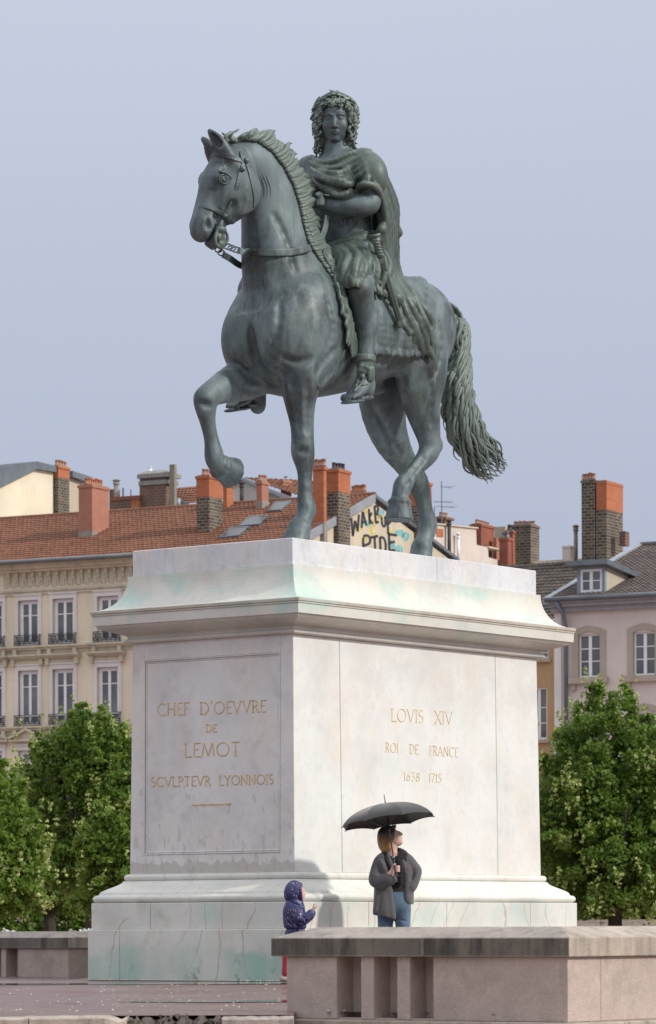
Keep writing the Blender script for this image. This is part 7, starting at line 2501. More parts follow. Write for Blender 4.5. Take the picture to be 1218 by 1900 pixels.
def hair():
    G = Field(HC - [0.55, 0.55, 0.75], HC + [0.55, 0.55, 0.5], 0.0125)
    G.ell(fh(622.5, 211, -0.075), (0.212, 0.222, 0.205), 0.03, MF)
    for s in (-1, 1):
        G.ell(fh(622.5 + s * 29, 220, -0.03), (0.075, 0.13, 0.16), 0.05, MF)
        G.ell(fh(622.5 + s * 24, 252, -0.08), (0.085, 0.10, 0.16), 0.05, MF)
    # keep the face free
    G.ell(fh(622.5, 236, 0.16), (0.155, 0.20, 0.22), 0.03, MF, 's')
    G.ell(fh(622.5, 270, 0.05), (0.125, 0.2, 0.12), 0.03, MF, 's')
    base = sculpt('hair', G, BHAIR, RIDER, 1)
    mb = MB()
    def lock(p0, length, wav, r, lean, turns):
        pts, rad = [], []
        m = 14
        ph = rng.uniform(0, 6.28)
        for k in range(m + 1):
            f = k / m
            a = f * turns * 6.28 + ph
            p = p0 + FZ * (-length * f) + lean * f + (FS * math.cos(a) + FH * math.sin(a)) * wav * (0.4 + 0.6 * f)
            pts.append(p)
            rad.append(r * (0.7 + 0.5 * math.sin(math.pi * min(1, 0.1 + f))) * (1 - 0.5 * f ** 4))
        mb.tube(pts, rad, 7)
    # fringe over the brow
    for i in range(26):
        t = i / 25
        x = 600 + 45 * t
        arc = (t - 0.5) * 2
        p0 = fh(x, 184.5 + 9 * arc * arc + rng.uniform(-3, 3), 0.135 - 0.10 * arc * arc)
        lock(p0, rng.uniform(0.06, 0.10), rng.uniform(0.016, 0.028), rng.uniform(0.016, 0.022), FH * 0.04 + FS * arc * 0.07, rng.uniform(0.5, 1.0))
    # locks flowing over the whole head
    hc_ = fh(622.5, 214, -0.065)
    cnt = 0
    while cnt < 230:
        v = nrng.normal(0, 1, 3); v /= np.linalg.norm(v)
        if v[2] < -0.55: continue
        lf, lu, ls = v.dot(FH), v[2], v.dot(FS)
        if lf > 0.45 and lu < 0.55: continue
        p0 = hc_ + FS * ls * 0.225 + FH * lf * 0.225 + FZ * lu * 0.212
        tang = -FZ + v * lu; tang /= np.linalg.norm(tang) + 1e-9
        pts, rad = [], []
        ph = rng.uniform(0, 6.28); tn = rng.uniform(0.8, 1.7); L = rng.uniform(0.09, 0.17); wv = rng.uniform(0.014, 0.026); rr = rng.uniform(0.013, 0.021)
        sid = np.cross(v, tang)
        for k in range(15):
            f = k / 14
            a_ = f * tn * 6.28 + ph
            p = p0 + tang * L * f + sid * wv * math.cos(a_) * (0.4 + 0.6 * f) + v * (0.022 + wv * 0.7 * math.sin(a_) * (0.3 + 0.7 * f))
            pts.append(p)
            rad.append(rr * (0.6 + 0.55 * math.sin(math.pi * min(1, 0.1 + f))) * (1 - 0.55 * f ** 4))
        mb.tube(pts, rad, 7)
        cnt += 1
    for s in (-1, 1):
        for i in range(34):
            y = rng.uniform(192, 246)
            x = 622.5 + s * (27.5 - max(0, 206 - y) * 0.45 + rng.uniform(-1.5, 5))
            lock(fh(x, y, 0.105 - max(0, (abs(x - 622.5) - 26)) * 0.018 + rng.uniform(-0.01, 0.01)), rng.uniform(0.06, 0.11), rng.uniform(0.012, 0.022), rng.uniform(0.014, 0.020), FS * s * rng.uniform(0.0, 0.03), rng.uniform(0.7, 1.4))
    # side curls in tiers, hanging past the jaw to the shoulders
    for s in (-1, 1):
        for i in range(40):
            y = rng.uniform(205, 250)
            n = rng.uniform(-0.12, 0.085)
            x = 622.5 + s * (29 + 9 * math.sin((y - 195) / 60 * 3.14) * rng.uniform(0.5, 1.1))
            lock(fh(x, y, n), rng.uniform(0.06, 0.12), rng.uniform(0.016, 0.03), rng.uniform(0.014, 0.022), FS * s * rng.uniform(-0.01, 0.02), rng.uniform(0.9, 1.8))
        for i in range(24):
            x = 622.5 + s * rng.uniform(21, 32)
            lock(fh(x, rng.uniform(246, 262), rng.uniform(-0.13, 0.0)), rng.uniform(0.10, 0.22), rng.uniform(0.015, 0.030), rng.uniform(0.014, 0.020), FS * s * rng.uniform(-0.02, 0.03) + FS * (-0.03 if s < 0 else 0.03), rng.uniform(0.8, 1.6))
    mb.obj('hair_curls', BHAIR, RIDER, True)
hair()

def wreath():
    mb = MB()
    def leaf(p, d, n, L, w):
        d = d / np.linalg.norm(d); n = n - d * n.dot(d); n /= np.linalg.norm(n); b = np.cross(d, n)
        vs = [p, p + d * L * 0.45 + b * w + n * 0.012, p + d * L, p + d * L * 0.45 - b * w + n * 0.012, p + d * L * 0.45 + n * 0.028, p + d * L * 0.45 - n * 0.012]
        mb.add(vs, [(0, 1, 4), (1, 2, 4), (2, 3, 4), (3, 0, 4), (1, 0, 5), (2, 1, 5), (3, 2, 5), (0, 3, 5)])
    for s in (-1, 1):
        path = [fh(622.5 + s * 37, 212, -0.10), fh(622.5 + s * 36, 203, -0.06), fh(622.5 + s * 31.5, 193, 0.0), fh(622.5 + s * 24, 187, 0.05), fh(622.5 + s * 13.5, 181, 0.08), fh(622.5 + s * 3, 177.5, 0.10)]
        C = catmull(path, 5)
        mb.tube(C, 0.012, 6)
        for i in range(0, len(C) - 1):
            t = C[i + 1] - C[i]; t /= np.linalg.norm(t)
            out = C[i] - fh(622.5, 215, -0.05); out /= np.linalg.norm(out)
            sd = np.cross(t, out)
            for j in (-1, 1):
                leaf(C[i] + out * 0.01, t + out * 0.14 + sd * j * 0.42 + nrng.normal(0, 0.06, 3), out + nrng.normal(0, 0.15, 3), rng.uniform(0.09, 0.125), 0.02)
    mb.obj('laurel_wreath', BHAIR, RIDER)
wreath()

def boots():
    G = Field((1.2, 0.1, 1.5), (2.4, 2.3, 2.65), 0.0125)
    for v, off in ((LV, 0), (2 * VC - LV, 1)):
        if off: continue
        c0, c1 = np.array(hp(678, 668, v)), np.array(hp(677, 700, v))
        for k in range(20):
            a = 6.283 * k / 20
            d = np.array([math.cos(a) * 0.105, math.sin(a) * 0.095, 0])
            G.ell(c0 + d, (0.03, 0.03, 0.028), 0.012)
            G.ell(c0 + d * 1.05 + [0, 0, 0.035], (0.022, 0.022, 0.03), 0.01)
            G.ell(c0 + d * 0.97 + [0, 0, -0.05], (0.02, 0.02, 0.03), 0.012)
        # lace knot and hanging flaps
        for x, y, r in ((672, 680, .04), (670, 687, .045), (676, 690, .04), (668, 694, .032), (673, 700, .035), (679, 682, .035)):
            G.ell(hitr(x, y, 0.012), (r, r, r), 0.01)
        for x in (684, 688, 692):
            p = hitr(min(x, 689), 682, 0.02)
            G.chain([(*p, 0.026), (*(p + [0, 0, -0.07]), 0.028), (*(p + [0, 0, -0.14]), 0.024)], (0, 1, 0), 0.01, 2)
        for pix in ([(668, 700), (663, 712), (660, 722)], [(676, 702), (668, 716), (658, 726)], [(662, 708), (672, 714), (682, 712)]):
            q = [(*hitr(x, y, 0.004), 0.014) for x, y in pix]
            G.chain(q, (0, 1, 0), 0.01, 3)
    sculpt('boot_cuff', G, BHAIR, RIDER, 1)
boots()

def sword():
    mb = MB()
    P = lambda x, y: np.array(hp(x, y, 0.40))
    mb.tube([P(696, 434), P(697, 440)], [0.07, 0.06], 10)
    mb.tube([P(697, 440), P(699, 452), P(703, 466), P(706, 478)], [0.055, 0.042, 0.044, 0.042], 10)
    for f in np.linspace(0.1, 0.9, 6):
        c = P(697, 443) * (1 - f) + P(706, 477) * f
        mb.tube([c + [0, 0, 0.008], c - [0, 0, 0.008]], 0.05, 10)
    mb.obj('sword_hilt', BHAIR, RIDER, True)
    mb = MB()
    a, b = P(708, 482), P(744, 602)
    d = b - a; L = np.linalg.norm(d); d /= L
    sd = np.array([0.6, -0.5, 0.0]); sd -= d * sd.dot(d); sd /= np.linalg.norm(sd)
    nn = np.cross(d, sd)
    def section(t, w, th):
        c = a + d * t * L
        return [c + sd * w + nn * 0, c + sd * w * 0.55 + nn * th, c - sd * w * 0.55 + nn * th, c - sd * w, c - sd * w * 0.55 - nn * th, c + sd * w * 0.55 - nn * th]
    secs = [section(-0.035, 0.065, 0.045), section(0.045, 0.065, 0.045), section(0.052, 0.046, 0.034), section(0.5, 0.042, 0.03), section(0.93, 0.035, 0.026), section(0.932, 0.055, 0.04), section(1.0, 0.065, 0.045), section(1.04, 0.04, 0.03)]
    vs = [p for s in secs for p in s]
    fs = [(i * 6 + k, i * 6 + (k + 1) % 6, i * 6 + 6 + (k + 1) % 6, i * 6 + 6 + k) for i in range(len(secs) - 1) for k in range(6)]
    fs += [tuple(range(5, -1, -1)), tuple((len(secs) - 1) * 6 + k for k in range(6))]
    mb.add(vs, fs)
    mb.obj('scabbard', BHAIR, RIDER)
sword()

def saddle_cloth():
    F = HORSE_FIELD
    G = Field((1.3, 0.1, 1.9), (4.2, 1.6, 3.9), 0.0155)
    # sheet over the flank, wavy, with a fringed hem
    rows, cols = 12, 15
    for j in range(cols):
        x0 = 676 + 104 * j / (cols - 1)
        ch = []
        for i in range(rows):
            f = i / (rows - 1)
            y = 520 + (np.interp(x0, [628, 700, 740, 780], [632, 646, 652, 650]) - 520) * f
            x = x0 + 3 * math.sin(f * 5 + j)
            p, n = hit(F, x, y, 0.0, True)
            bulge = 0.018 + 0.014 * math.sin(j * 2.1) * f
            ch.append((*(p + n * bulge), 0.058, 0.03))
        for k in range(len(ch) - 1):
            n = grad(F, ch[k][:3])
            sd = np.cross(n, [0, 0, 1.0])
            G.seg(ch[k][:3], ch[k + 1][:3], (0.07, 0.07), (0.026, 0.026), sd, 0.035)
    for j in range(46):
        x0 = 690 + 92 * j / 45
        y = np.interp(x0, [628, 700, 740, 780], [632, 646, 652, 650])
        p, n = hit(F, x0, y - 4, 0.035, True)
        G.chain([(*p, 0.02), (*(p + [0, 0, -0.05] + nrng.normal(0, 0.008, 3)), 0.02), (*(p + [0, 0, -0.085] + nrng.normal(0, 0.012, 3)), 0.012)], (0, 1, 0), 0.008, 2)
    # small embroidered crosses and border
    for x, y in ((708, 603), (722, 606), (704, 585)):
        p = hit(F, x, y, 0.05)
        G.chain([(*(p + [0, 0, 0.06]), 0.010), (*(p - [0, 0, 0.06]), 0.010)], (0, 1, 0), 0.008, 2)
        G.chain([(*(p + [0.04, 0, 0]), 0.010), (*(p - [0.04, 0, 0]), 0.010)], (0, 1, 0), 0.008, 2)
    sculpt('saddle_cloth', G, BRONZE, HORSE, 1)
    # fringed front edge
    G = Field((1.0, 0.1, 1.9), (2.6, 1.6, 4.0), 0.0135)
    edge = [(598, 468), (612, 492), (622, 518), (630, 548), (637, 575), (643, 600), (648, 622), (651, 634)]
    E = catmull(edge, 5)
    for i in range(len(E) - 1):
        p, q = hit(F, *E[i], 0.02), hit(F, *E[i + 1], 0.02)
        G.seg(p, q, (0.055, 0.055), (0.035, 0.035), (0.6, -0.8, 0), 0.02)
        f = i / len(E)
        for s in range(3):
            x, y = E[i] + np.array([rng.uniform(-7, 6), 0])
            c = hit(F, x, y, 0.05)
            L = 0.05 + 0.05 * (f > 0.7)
            G.chain([(*c, 0.018), (*(c + [nrng.normal(0, 0.012), 0, -L]), 0.02), (*(c + [nrng.normal(0, 0.02), 0, -L * 1.8]), 0.012)], (0, 1, 0), 0.006, 2)
    sculpt('saddle_fringe', G, BHAIR, HORSE, 1)
saddle_cloth()
# ------------------------------------------------------------------ woman with umbrella and child
def mat_cloth(name, c, rough=0.9, knit=0.0, var=0.15, bs=60):
    b = NT(name)
    b.col(b.ramp(b.noise(6, 5, 0.6), [(0.3, tuple(x * (1 - var) for x in c)), (0.7, tuple(x * (1 + var) for x in c))]))
    b.set(Roughness=rough)
    b.p.inputs['Sheen Weight'].default_value = 0.25
    if knit:
        w = b.n('ShaderNodeTexWave'); w.wave_type = 'BANDS'; w.bands_direction = 'Z'
        w.inputs['Scale'].default_value = knit; w.inputs['Distortion'].default_value = 1.2
        b.l(b.tc.outputs['Object'], w.inputs['Vector'])
        b.bump(b.math('ADD', w.outputs[0], b.noise(90, 3)), 0.2, 0.004)
    else:
        b.bump(b.noise(bs, 5), 0.2, 0.004)
    return b.m
SKIN = NT('skin'); SKIN.col(SKIN.ramp(SKIN.noise(9, 3), [(0.3, (0.58, 0.36, 0.28)), (0.7, (0.68, 0.45, 0.36))])).set(Roughness=0.5); SKIN = SKIN.m
COAT = mat_cloth('grey_wool', (0.110, 0.104, 0.108), 0.95, 75)
BTOP = mat_cloth('black_cotton', (0.012, 0.010, 0.011), 0.9)
DENIM = mat_cloth('blue_denim', (0.085, 0.15, 0.215), 0.9, 0, 0.4, 90)
REDT = mat_cloth('red_leggings', (0.42, 0.03, 0.05), 0.85)
SHOE = plain('worn_shoe', (0.45, 0.38, 0.34), 0.7, 0.2, 20)
SHOED = plain('dark_shoe', (0.05, 0.045, 0.045), 0.6)
def mat_hair():
    b = NT('dip_dyed_hair')
    z = b.sep(b.tc.outputs['Object'])[2]
    z2 = b.math('ADD', z, b.math('MULTIPLY', b.noise(14, 3, 0.6, b.coord((1, 1, 0.1))), 0.05))
    m = b.n('ShaderNodeMapRange'); m.inputs['From Min'].default_value, m.inputs['From Max'].default_value = 1.47, 1.66
    b.l(z2, m.inputs[0])
    c = b.ramp(m.outputs[0], [(0.0, (0.52, 0.31, 0.12)), (0.45, (0.30, 0.165, 0.07)), (0.85, (0.06, 0.038, 0.026))])
    c = b.mix(b.ramp(b.noise(60, 3, 0.6, b.coord((1, 1, 0.08))), [(0.4, 0.0), (0.7, 0.4)]), c, (0.03, 0.018, 0.01))
    b.col(c); b.set(Roughness=0.45)
    b.bump(b.noise(70, 3, 0.5, b.coord((1, 1, 0.06))), 0.6, 0.008)
    return b.m
HAIRM = mat_hair()
def mat_jacket():
    b = NT('navy_print_jacket')
    v = b.n('ShaderNodeTexVoronoi'); v.inputs['Scale'].default_value = 34.0
    b.l(b.tc.outputs['Object'], v.inputs['Vector'])
    s = b.ramp(v.outputs['Distance'], [(0.0, 1.0), (0.23, 1.0), (0.30, 0.0)])
    gate = b.ramp(b.noise(11, 2), [(0.40, 0.0), (0.44, 1.0)])
    hue = b.ramp(v.outputs['Color'], [(0.3, (0.55, 0.14, 0.20)), (0.5, (0.45, 0.45, 0.52)), (0.7, (0.30, 0.16, 0.30))])
    base = b.ramp(b.noise(4, 4), [(0.3, (0.018, 0.024, 0.085)), (0.7, (0.036, 0.048, 0.145))])
    b.col(b.mix(b.math('MULTIPLY', s, gate), base, hue)); b.set(Roughness=0.45)
    b.bump(b.noise(16, 4), 0.25, 0.012)
    return b.m
JACKET = mat_jacket()
DW = 39.75
UPM = 6750 / DW
def wp(px, py, n=0.0, *r):
    p = at(px, py, DW - n)
    return (p.x, p.y, p.z) + tuple(r)
def person(label, px, d):
    p = at(px, HY, d)
    return thing('person', label, 'person', (0, 0, 0))
WOMAN = person('woman in a grey wool coat and blue jeans looking up under a black umbrella', 728, DW)
lo = np.array(wp(672, 1840, 0)) + [0, -0.5, -0.1]; hi = np.array(wp(800, 1520, 0)) + [0, 0.5, 0.1]
def wfield(h=0.0075, l=lo, u=hi):
    return Field(l, u, h)
YV = (0, 1, 0)
def build_woman():
    # ---- body: one continuous figure
    F = wfield(0.0068)
    ax = np.array([0.93, 0.0, 0.37]); up = np.array([-0.37, 0.0, 0.93]); sd = np.array([0, 1.0, 0])     # head looks right and up
    hc = np.array(wp(725.5, 1554, 0.0))
    MHd = np.stack([ax, sd, up])
    H = lambda f, s, u_: hc + ax * f + sd * s + up * u_
    F.ell(H(-0.01, 0, 0.025), (0.098, 0.078, 0.100), 0.02, MHd)
    F.ell(H(0.035, 0, -0.035), (0.072, 0.066, 0.088), 0.03, MHd)
    F.ell(H(0.075, 0, -0.092), (0.026, 0.030, 0.024), 0.025, MHd)              # chin
    F.chain([(*H(0.095, 0, 0.03), 0.010), (*H(0.112, 0, 0.002), 0.012), (*H(0.122, 0, -0.016), 0.0135)], sd, 0.012, 2)      # nose
    F.ell(H(0.104, 0, -0.043), (0.014, 0.022, 0.008), 0.006, MHd); F.ell(H(0.101, 0, -0.059), (0.013, 0.020, 0.009), 0.006, MHd)     # lips
    for s in (-1, 1):
        F.ell(H(0.092, s * 0.034, 0.012), (0.020, 0.020, 0.012), 0.012, MHd, 's')
        F.ell(H(0.076, s * 0.034, 0.010), (0.014, 0.014, 0.011), 0.004, MHd)
        F.ell(H(-0.005, s * 0.078, -0.01), (0.020, 0.010, 0.030), 0.008, MHd)      # ears
        F.ell(H(0.06, s * 0.04, -0.03), (0.03, 0.025, 0.03), 0.02, MHd)
    F.chain([wp(730, 1596, 0.0, 0.062), wp(729, 1582, 0.0, 0.052), (*H(-0.02, 0, -0.075), 0.052)], YV, 0.02, 3)
    # torso, hips, legs
    F.chain([wp(732, 1594, 0.0, 0.08, 0.12), wp(731, 1612, 0.0, 0.095, 0.14), wp(730, 1640, 0.0, 0.095, 0.135), wp(731, 1665, 0.0, 0.105, 0.155), wp(731, 1685, 0.0, 0.105, 0.16)], YV, 0.03, 3)
    for (x0, x1, x2, n0) in ((718, 715, 716, -0.03), (745, 749, 746, 0.02)):
        F.chain([wp(x0, 1680, n0, 0.088), wp(x1, 1720, n0, 0.075), wp(x1, 1755, n0 + .01, 0.056), wp(x2, 1785, n0, 0.052), wp(x2, 1806, n0, 0.036), wp(x2, 1813, n0, 0.038)], YV, 0.02, 3)
    # right arm (picture left) up to the umbrella handle
    F.chain([wp(712, 1597, 0.0, 0.04), wp(700, 1622, 0.06, 0.036), wp(705, 1640, 0.12, 0.042), wp(722, 1626, 0.20, 0.034), wp(729, 1617, 0.22, 0.027)], YV, 0.02, 3)
    hand = np.array(wp(732, 1613, 0.225))
    F.ell(hand, (0.036, 0.026, 0.042), 0.012)
    for i in range(4):       # fingers closing round the shaft from the far side to the near side
        z = 0.030 - 0.0185 * i
        a = hand + [0.015, 0.022, z]
        F.chain([(*a, 0.0095), (*(a + [0.030, 0.004, 0.002]), 0.0095), (*(a + [0.040, -0.022, 0.000]), 0.009), (*(a + [0.022, -0.042, -0.002]), 0.0085), (*(a + [0.002, -0.040, -0.003]), 0.008)], (0, 0, 1), 0.004, 2)
    a = hand + [-0.018, -0.014, 0.020]
    F.chain([(*a, 0.012), (*(a + [0.014, -0.022, 0.026]), 0.011), (*(a + [0.032, -0.024, 0.034]), 0.009)], YV, 0.006, 2)
    # left arm (picture right), hand in the pocket
    F.chain([wp(748, 1597, 0.0, 0.04), wp(762, 1608, -0.01, 0.034), wp(770, 1619, 0.0, 0.03), wp(767, 1636, 0.03, 0.03), wp(763, 1648, 0.06, 0.026)], YV, 0.02, 3)
    body = sculpt('body', F, SKIN, WOMAN, 1)
    # ---- hair: bob, tips golden
    G = wfield(0.0068, hc - 0.3, hc + 0.3)
    G.ell(H(-0.022, 0, 0.035), (0.112, 0.096, 0.106), 0.02, MHd)
    G.chain([wp(716, 1548, 0.0, 0.085, 0.075), wp(712.5, 1562, 0.0, 0.075, 0.058), wp(713.5, 1573, 0.0, 0.062, 0.042), wp(717, 1580, 0.0, 0.04, 0.022)], YV, 0.03, 3)
    G.chain([wp(724, 1550, 0.06, 0.03, 0.045), wp(722, 1562, 0.065, 0.028, 0.035), wp(721, 1573, 0.06, 0.022, 0.022)], YV, 0.02, 3)
    G.ell(H(0.115, 0, -0.035), (0.085, 0.12, 0.105), 0.012, MHd, 's')
    G.ell(H(0.075, 0.0, 0.095), (0.03, 0.07, 0.02), 0.02, MHd)
    sculpt('hair', G, HAIRM, WOMAN, 1)
    mb = MB()
    for i in range(46):
        s = rng.uniform(-0.07, 0.085)
        x0 = 722 - 10 * rng.random(); 
        p0 = np.array(wp(x0, 1540 + rng.uniform(0, 8), s)); p1 = np.array(wp(706 + rng.uniform(0, 16), 1558 + rng.uniform(-3, 4), s * 1.1)); p2 = np.array(wp(709 + rng.uniform(0, 13), 1573 + rng.uniform(-3, 8), s * 0.8))
        mb.tube(catmull([p0, p1, p2], 5), [0.007 * (1 - 0.6 * k / 10) for k in range(11)], 5)
    mb.obj('hair_strands', HAIRM, WOMAN, True)
    # ---- jeans
    G = wfield(0.0075)
    G.chain([wp(732, 1652, 0.0, 0.118, 0.160), wp(731, 1668, 0.0, 0.122, 0.170), wp(731, 1688, 0.0, 0.118, 0.170)], YV, 0.03, 3)
    for (x0, x1, x2, n0) in ((718, 715.5, 716, -0.03), (745, 748, 746, 0.02)):
        G.chain([wp(x0, 1680, n0, 0.102), wp(x1, 1712, n0, 0.086, 0.078), wp(x1, 1740, n0, 0.078, 0.070), wp(x2, 1775, n0, 0.070, 0.062), wp(x2, 1806, n0, 0.066, 0.06)], YV, 0.025, 3)
    for k in range(9):
        x = rng.choice((712, 718, 744, 751)); y = rng.uniform(1690, 1790)
        G.seg(wp(x - 6, y, 0.11), wp(x + 7, y + rng.uniform(-4, 4), 0.11), (0.004, 0.004), (0.005, 0.005), (0, 0, 1), 0.025, 's')
    jeans = sculpt('jeans', G, DENIM, WOMAN, 1)
    # ---- black top
    G = wfield(0.0075)
    G.chain([wp(733, 1589, 0.0, 0.10, 0.155), wp(732, 1612, 0.0, 0.118, 0.165), wp(731, 1642, 0.0, 0.112, 0.150), wp(732, 1654, 0.0, 0.124, 0.166)], YV, 0.03, 3)
    for k in range(5):
        G.seg(wp(738 + k * 2.2, 1592 + k * 3, 0.14), wp(741 + k * 1.6, 1640, 0.145), (0.006, 0.010), (0.006, 0.010), (0, 0, 1), 0.02)
    G.ell(wp(731, 1580, 0.06), (0.065, 0.09, 0.06), 0.02, None, 's')
    sculpt('top', G, BTOP, WOMAN, 1)
    # ---- coat
    G = wfield(0.0068)
    def sheet_chain(pts, k=0.03, side=YV): G.chain(pts, side, k, 3)
    # back and the two fronts
    sheet_chain([wp(718, 1594, -0.02, 0.085, 0.085), wp(713, 1614, 0.0, 0.115, 0.095), wp(714, 1645, 0.01, 0.135, 0.105), wp(715, 1675, 0.01, 0.145, 0.118), wp(716, 1700, 0.01, 0.15, 0.135)])
    sheet_chain([wp(746, 1594, -0.03, 0.085, 0.08), wp(754, 1615, -0.02, 0.12, 0.075), wp(755, 1645, -0.02, 0.13, 0.070), wp(755, 1672, -0.02, 0.135, 0.072)])
    sheet_chain([wp(733, 1592, -0.09, 0.06, 0.2), wp(733, 1640, -0.11, 0.06, 0.2), wp(733, 1690, -0.11, 0.06, 0.2)])
    # dropped shoulders and sleeves
    sheet_chain([wp(717, 1592, 0.0, 0.060, 0.060), wp(706, 1600, 0.02, 0.066, 0.064), wp(698, 1620, 0.06, 0.062, 0.058), wp(697, 1635, 0.11, 0.060, 0.062), wp(712, 1636, 0.17, 0.056, 0.068), wp(727, 1630, 0.21, 0.05, 0.062)])
    sheet_chain([wp(746, 1591, 0.0, 0.060, 0.060), wp(757, 1598, -0.01, 0.066, 0.062), wp(768, 1610, -0.01, 0.060, 0.054), wp(774, 1618, 0.0, 0.052, 0.044), wp(769, 1634, 0.03, 0.056, 0.050), wp(764, 1648, 0.06, 0.052, 0.044)])
    # open front, neckline
    G.chain([wp(733, 1583, 0.12, 0.10, 0.040), wp(738, 1600, 0.16, 0.10, 0.050), wp(743, 1625, 0.17, 0.12, 0.042), wp(745, 1645, 0.16, 0.12, 0.030), wp(744, 1670, 0.16, 0.14, 0.022), wp(742, 1712, 0.16, 0.16, 0.026)], YV, 0.012, 4, op='s')
    G.ell(wp(731, 1577, 0.02), (0.075, 0.09, 0.065), 0.02, None, 's')
    G.seg(wp(733, 1600, -0.02), wp(733, 1720, -0.02), (0.075, 0.085), (0.11, 0.12), YV, 0.02, 's')
    # cuff opening
    G.seg(wp(730, 1626, 0.215), wp(738, 1620, 0.235), (0.034, 0.034), (0.040, 0.040), YV, 0.008, 's')
    # hems
    w = G.win(lo, hi); sl, x, y, z = w
    zl = wp(692, 1697.5, 0.1)[2]; zr = wp(740, 1706.5, 0.1)[2]; xl, xr = wp(692, 1697, 0.1)[0], wp(740, 1700, 0.1)[0]
    hemz = zl + (x - xl) / (xr - xl) * (zr - zl)
    hemr = wp(755, 1678, 0.1)[2] + 0 * x
    xs = wp(743.5, 1690, 0.1)[0]
    cut = np.where(x < xs, hemz, hemr) + 0 * y + 0 * z
    G.a[sl] = np.maximum(G.a[sl], (cut - z).astype(np.float32))
    # soft folds
    for pts in ([(702, 1645, .12), (700, 1670, .13), (696, 1694, .13)], [(724, 1650, .13), (727, 1675, .14), (730, 1703, .14)],
                [(708, 1600, .12), (716, 1618, .14)], [(760, 1640, .07), (756, 1660, .07)]):
        G.chain([wp(a, b, c - 0.012, 0.010) for a, b, c in pts], YV, 0.045, 4)
    for pts in ([(699, 1612, .15), (706, 1624, .17)], [(704, 1644, .21), (716, 1641, .25)], [(768, 1622, .075), (763, 1632, .09)]):
        G.chain([wp(a, b, c, 0.006) for a, b, c in pts], YV, 0.030, 3, op='s')
    # rolled collar edges
    G.chain([wp(720, 1584, 0.04, 0.018, 0.022), wp(722, 1593, 0.09, 0.022, 0.022), wp(729, 1612, 0.135, 0.018, 0.018), wp(736, 1636, 0.145, 0.014, 0.014)], YV, 0.02, 4)
    G.chain([wp(741, 1583, 0.03, 0.018, 0.022), wp(745, 1593, 0.07, 0.022, 0.022), wp(751, 1612, 0.085, 0.018, 0.018), wp(751, 1640, 0.08, 0.014, 0.014)], YV, 0.02, 4)
    G.chain([wp(720, 1584, -0.02, 0.022), wp(730, 1581, -0.08, 0.024), wp(741, 1583, -0.02, 0.022)], YV, 0.02, 4)
    sculpt('coat', G, COAT, WOMAN, 1)
    # shoes
    for x, n0 in ((716, -0.03), (746, 0.02)):
        G = wfield(0.009, np.array(wp(x, 1815, n0)) - 0.3, np.array(wp(x, 1815, n0)) + 0.3)
        b = np.array(wp(x, 1813, n0)); b[2] = 0.05
        G.chain([(*(b + [0, 0.05, 0.0]), 0.045, 0.045), (*(b + [0.01, -0.06, -0.005]), 0.046, 0.04), (*(b + [0.02, -0.15, -0.015]), 0.042, 0.028)], (1, 0, 0), 0.02, 3)
        sculpt('shoe', G, SHOED, WOMAN, 1)
build_woman()

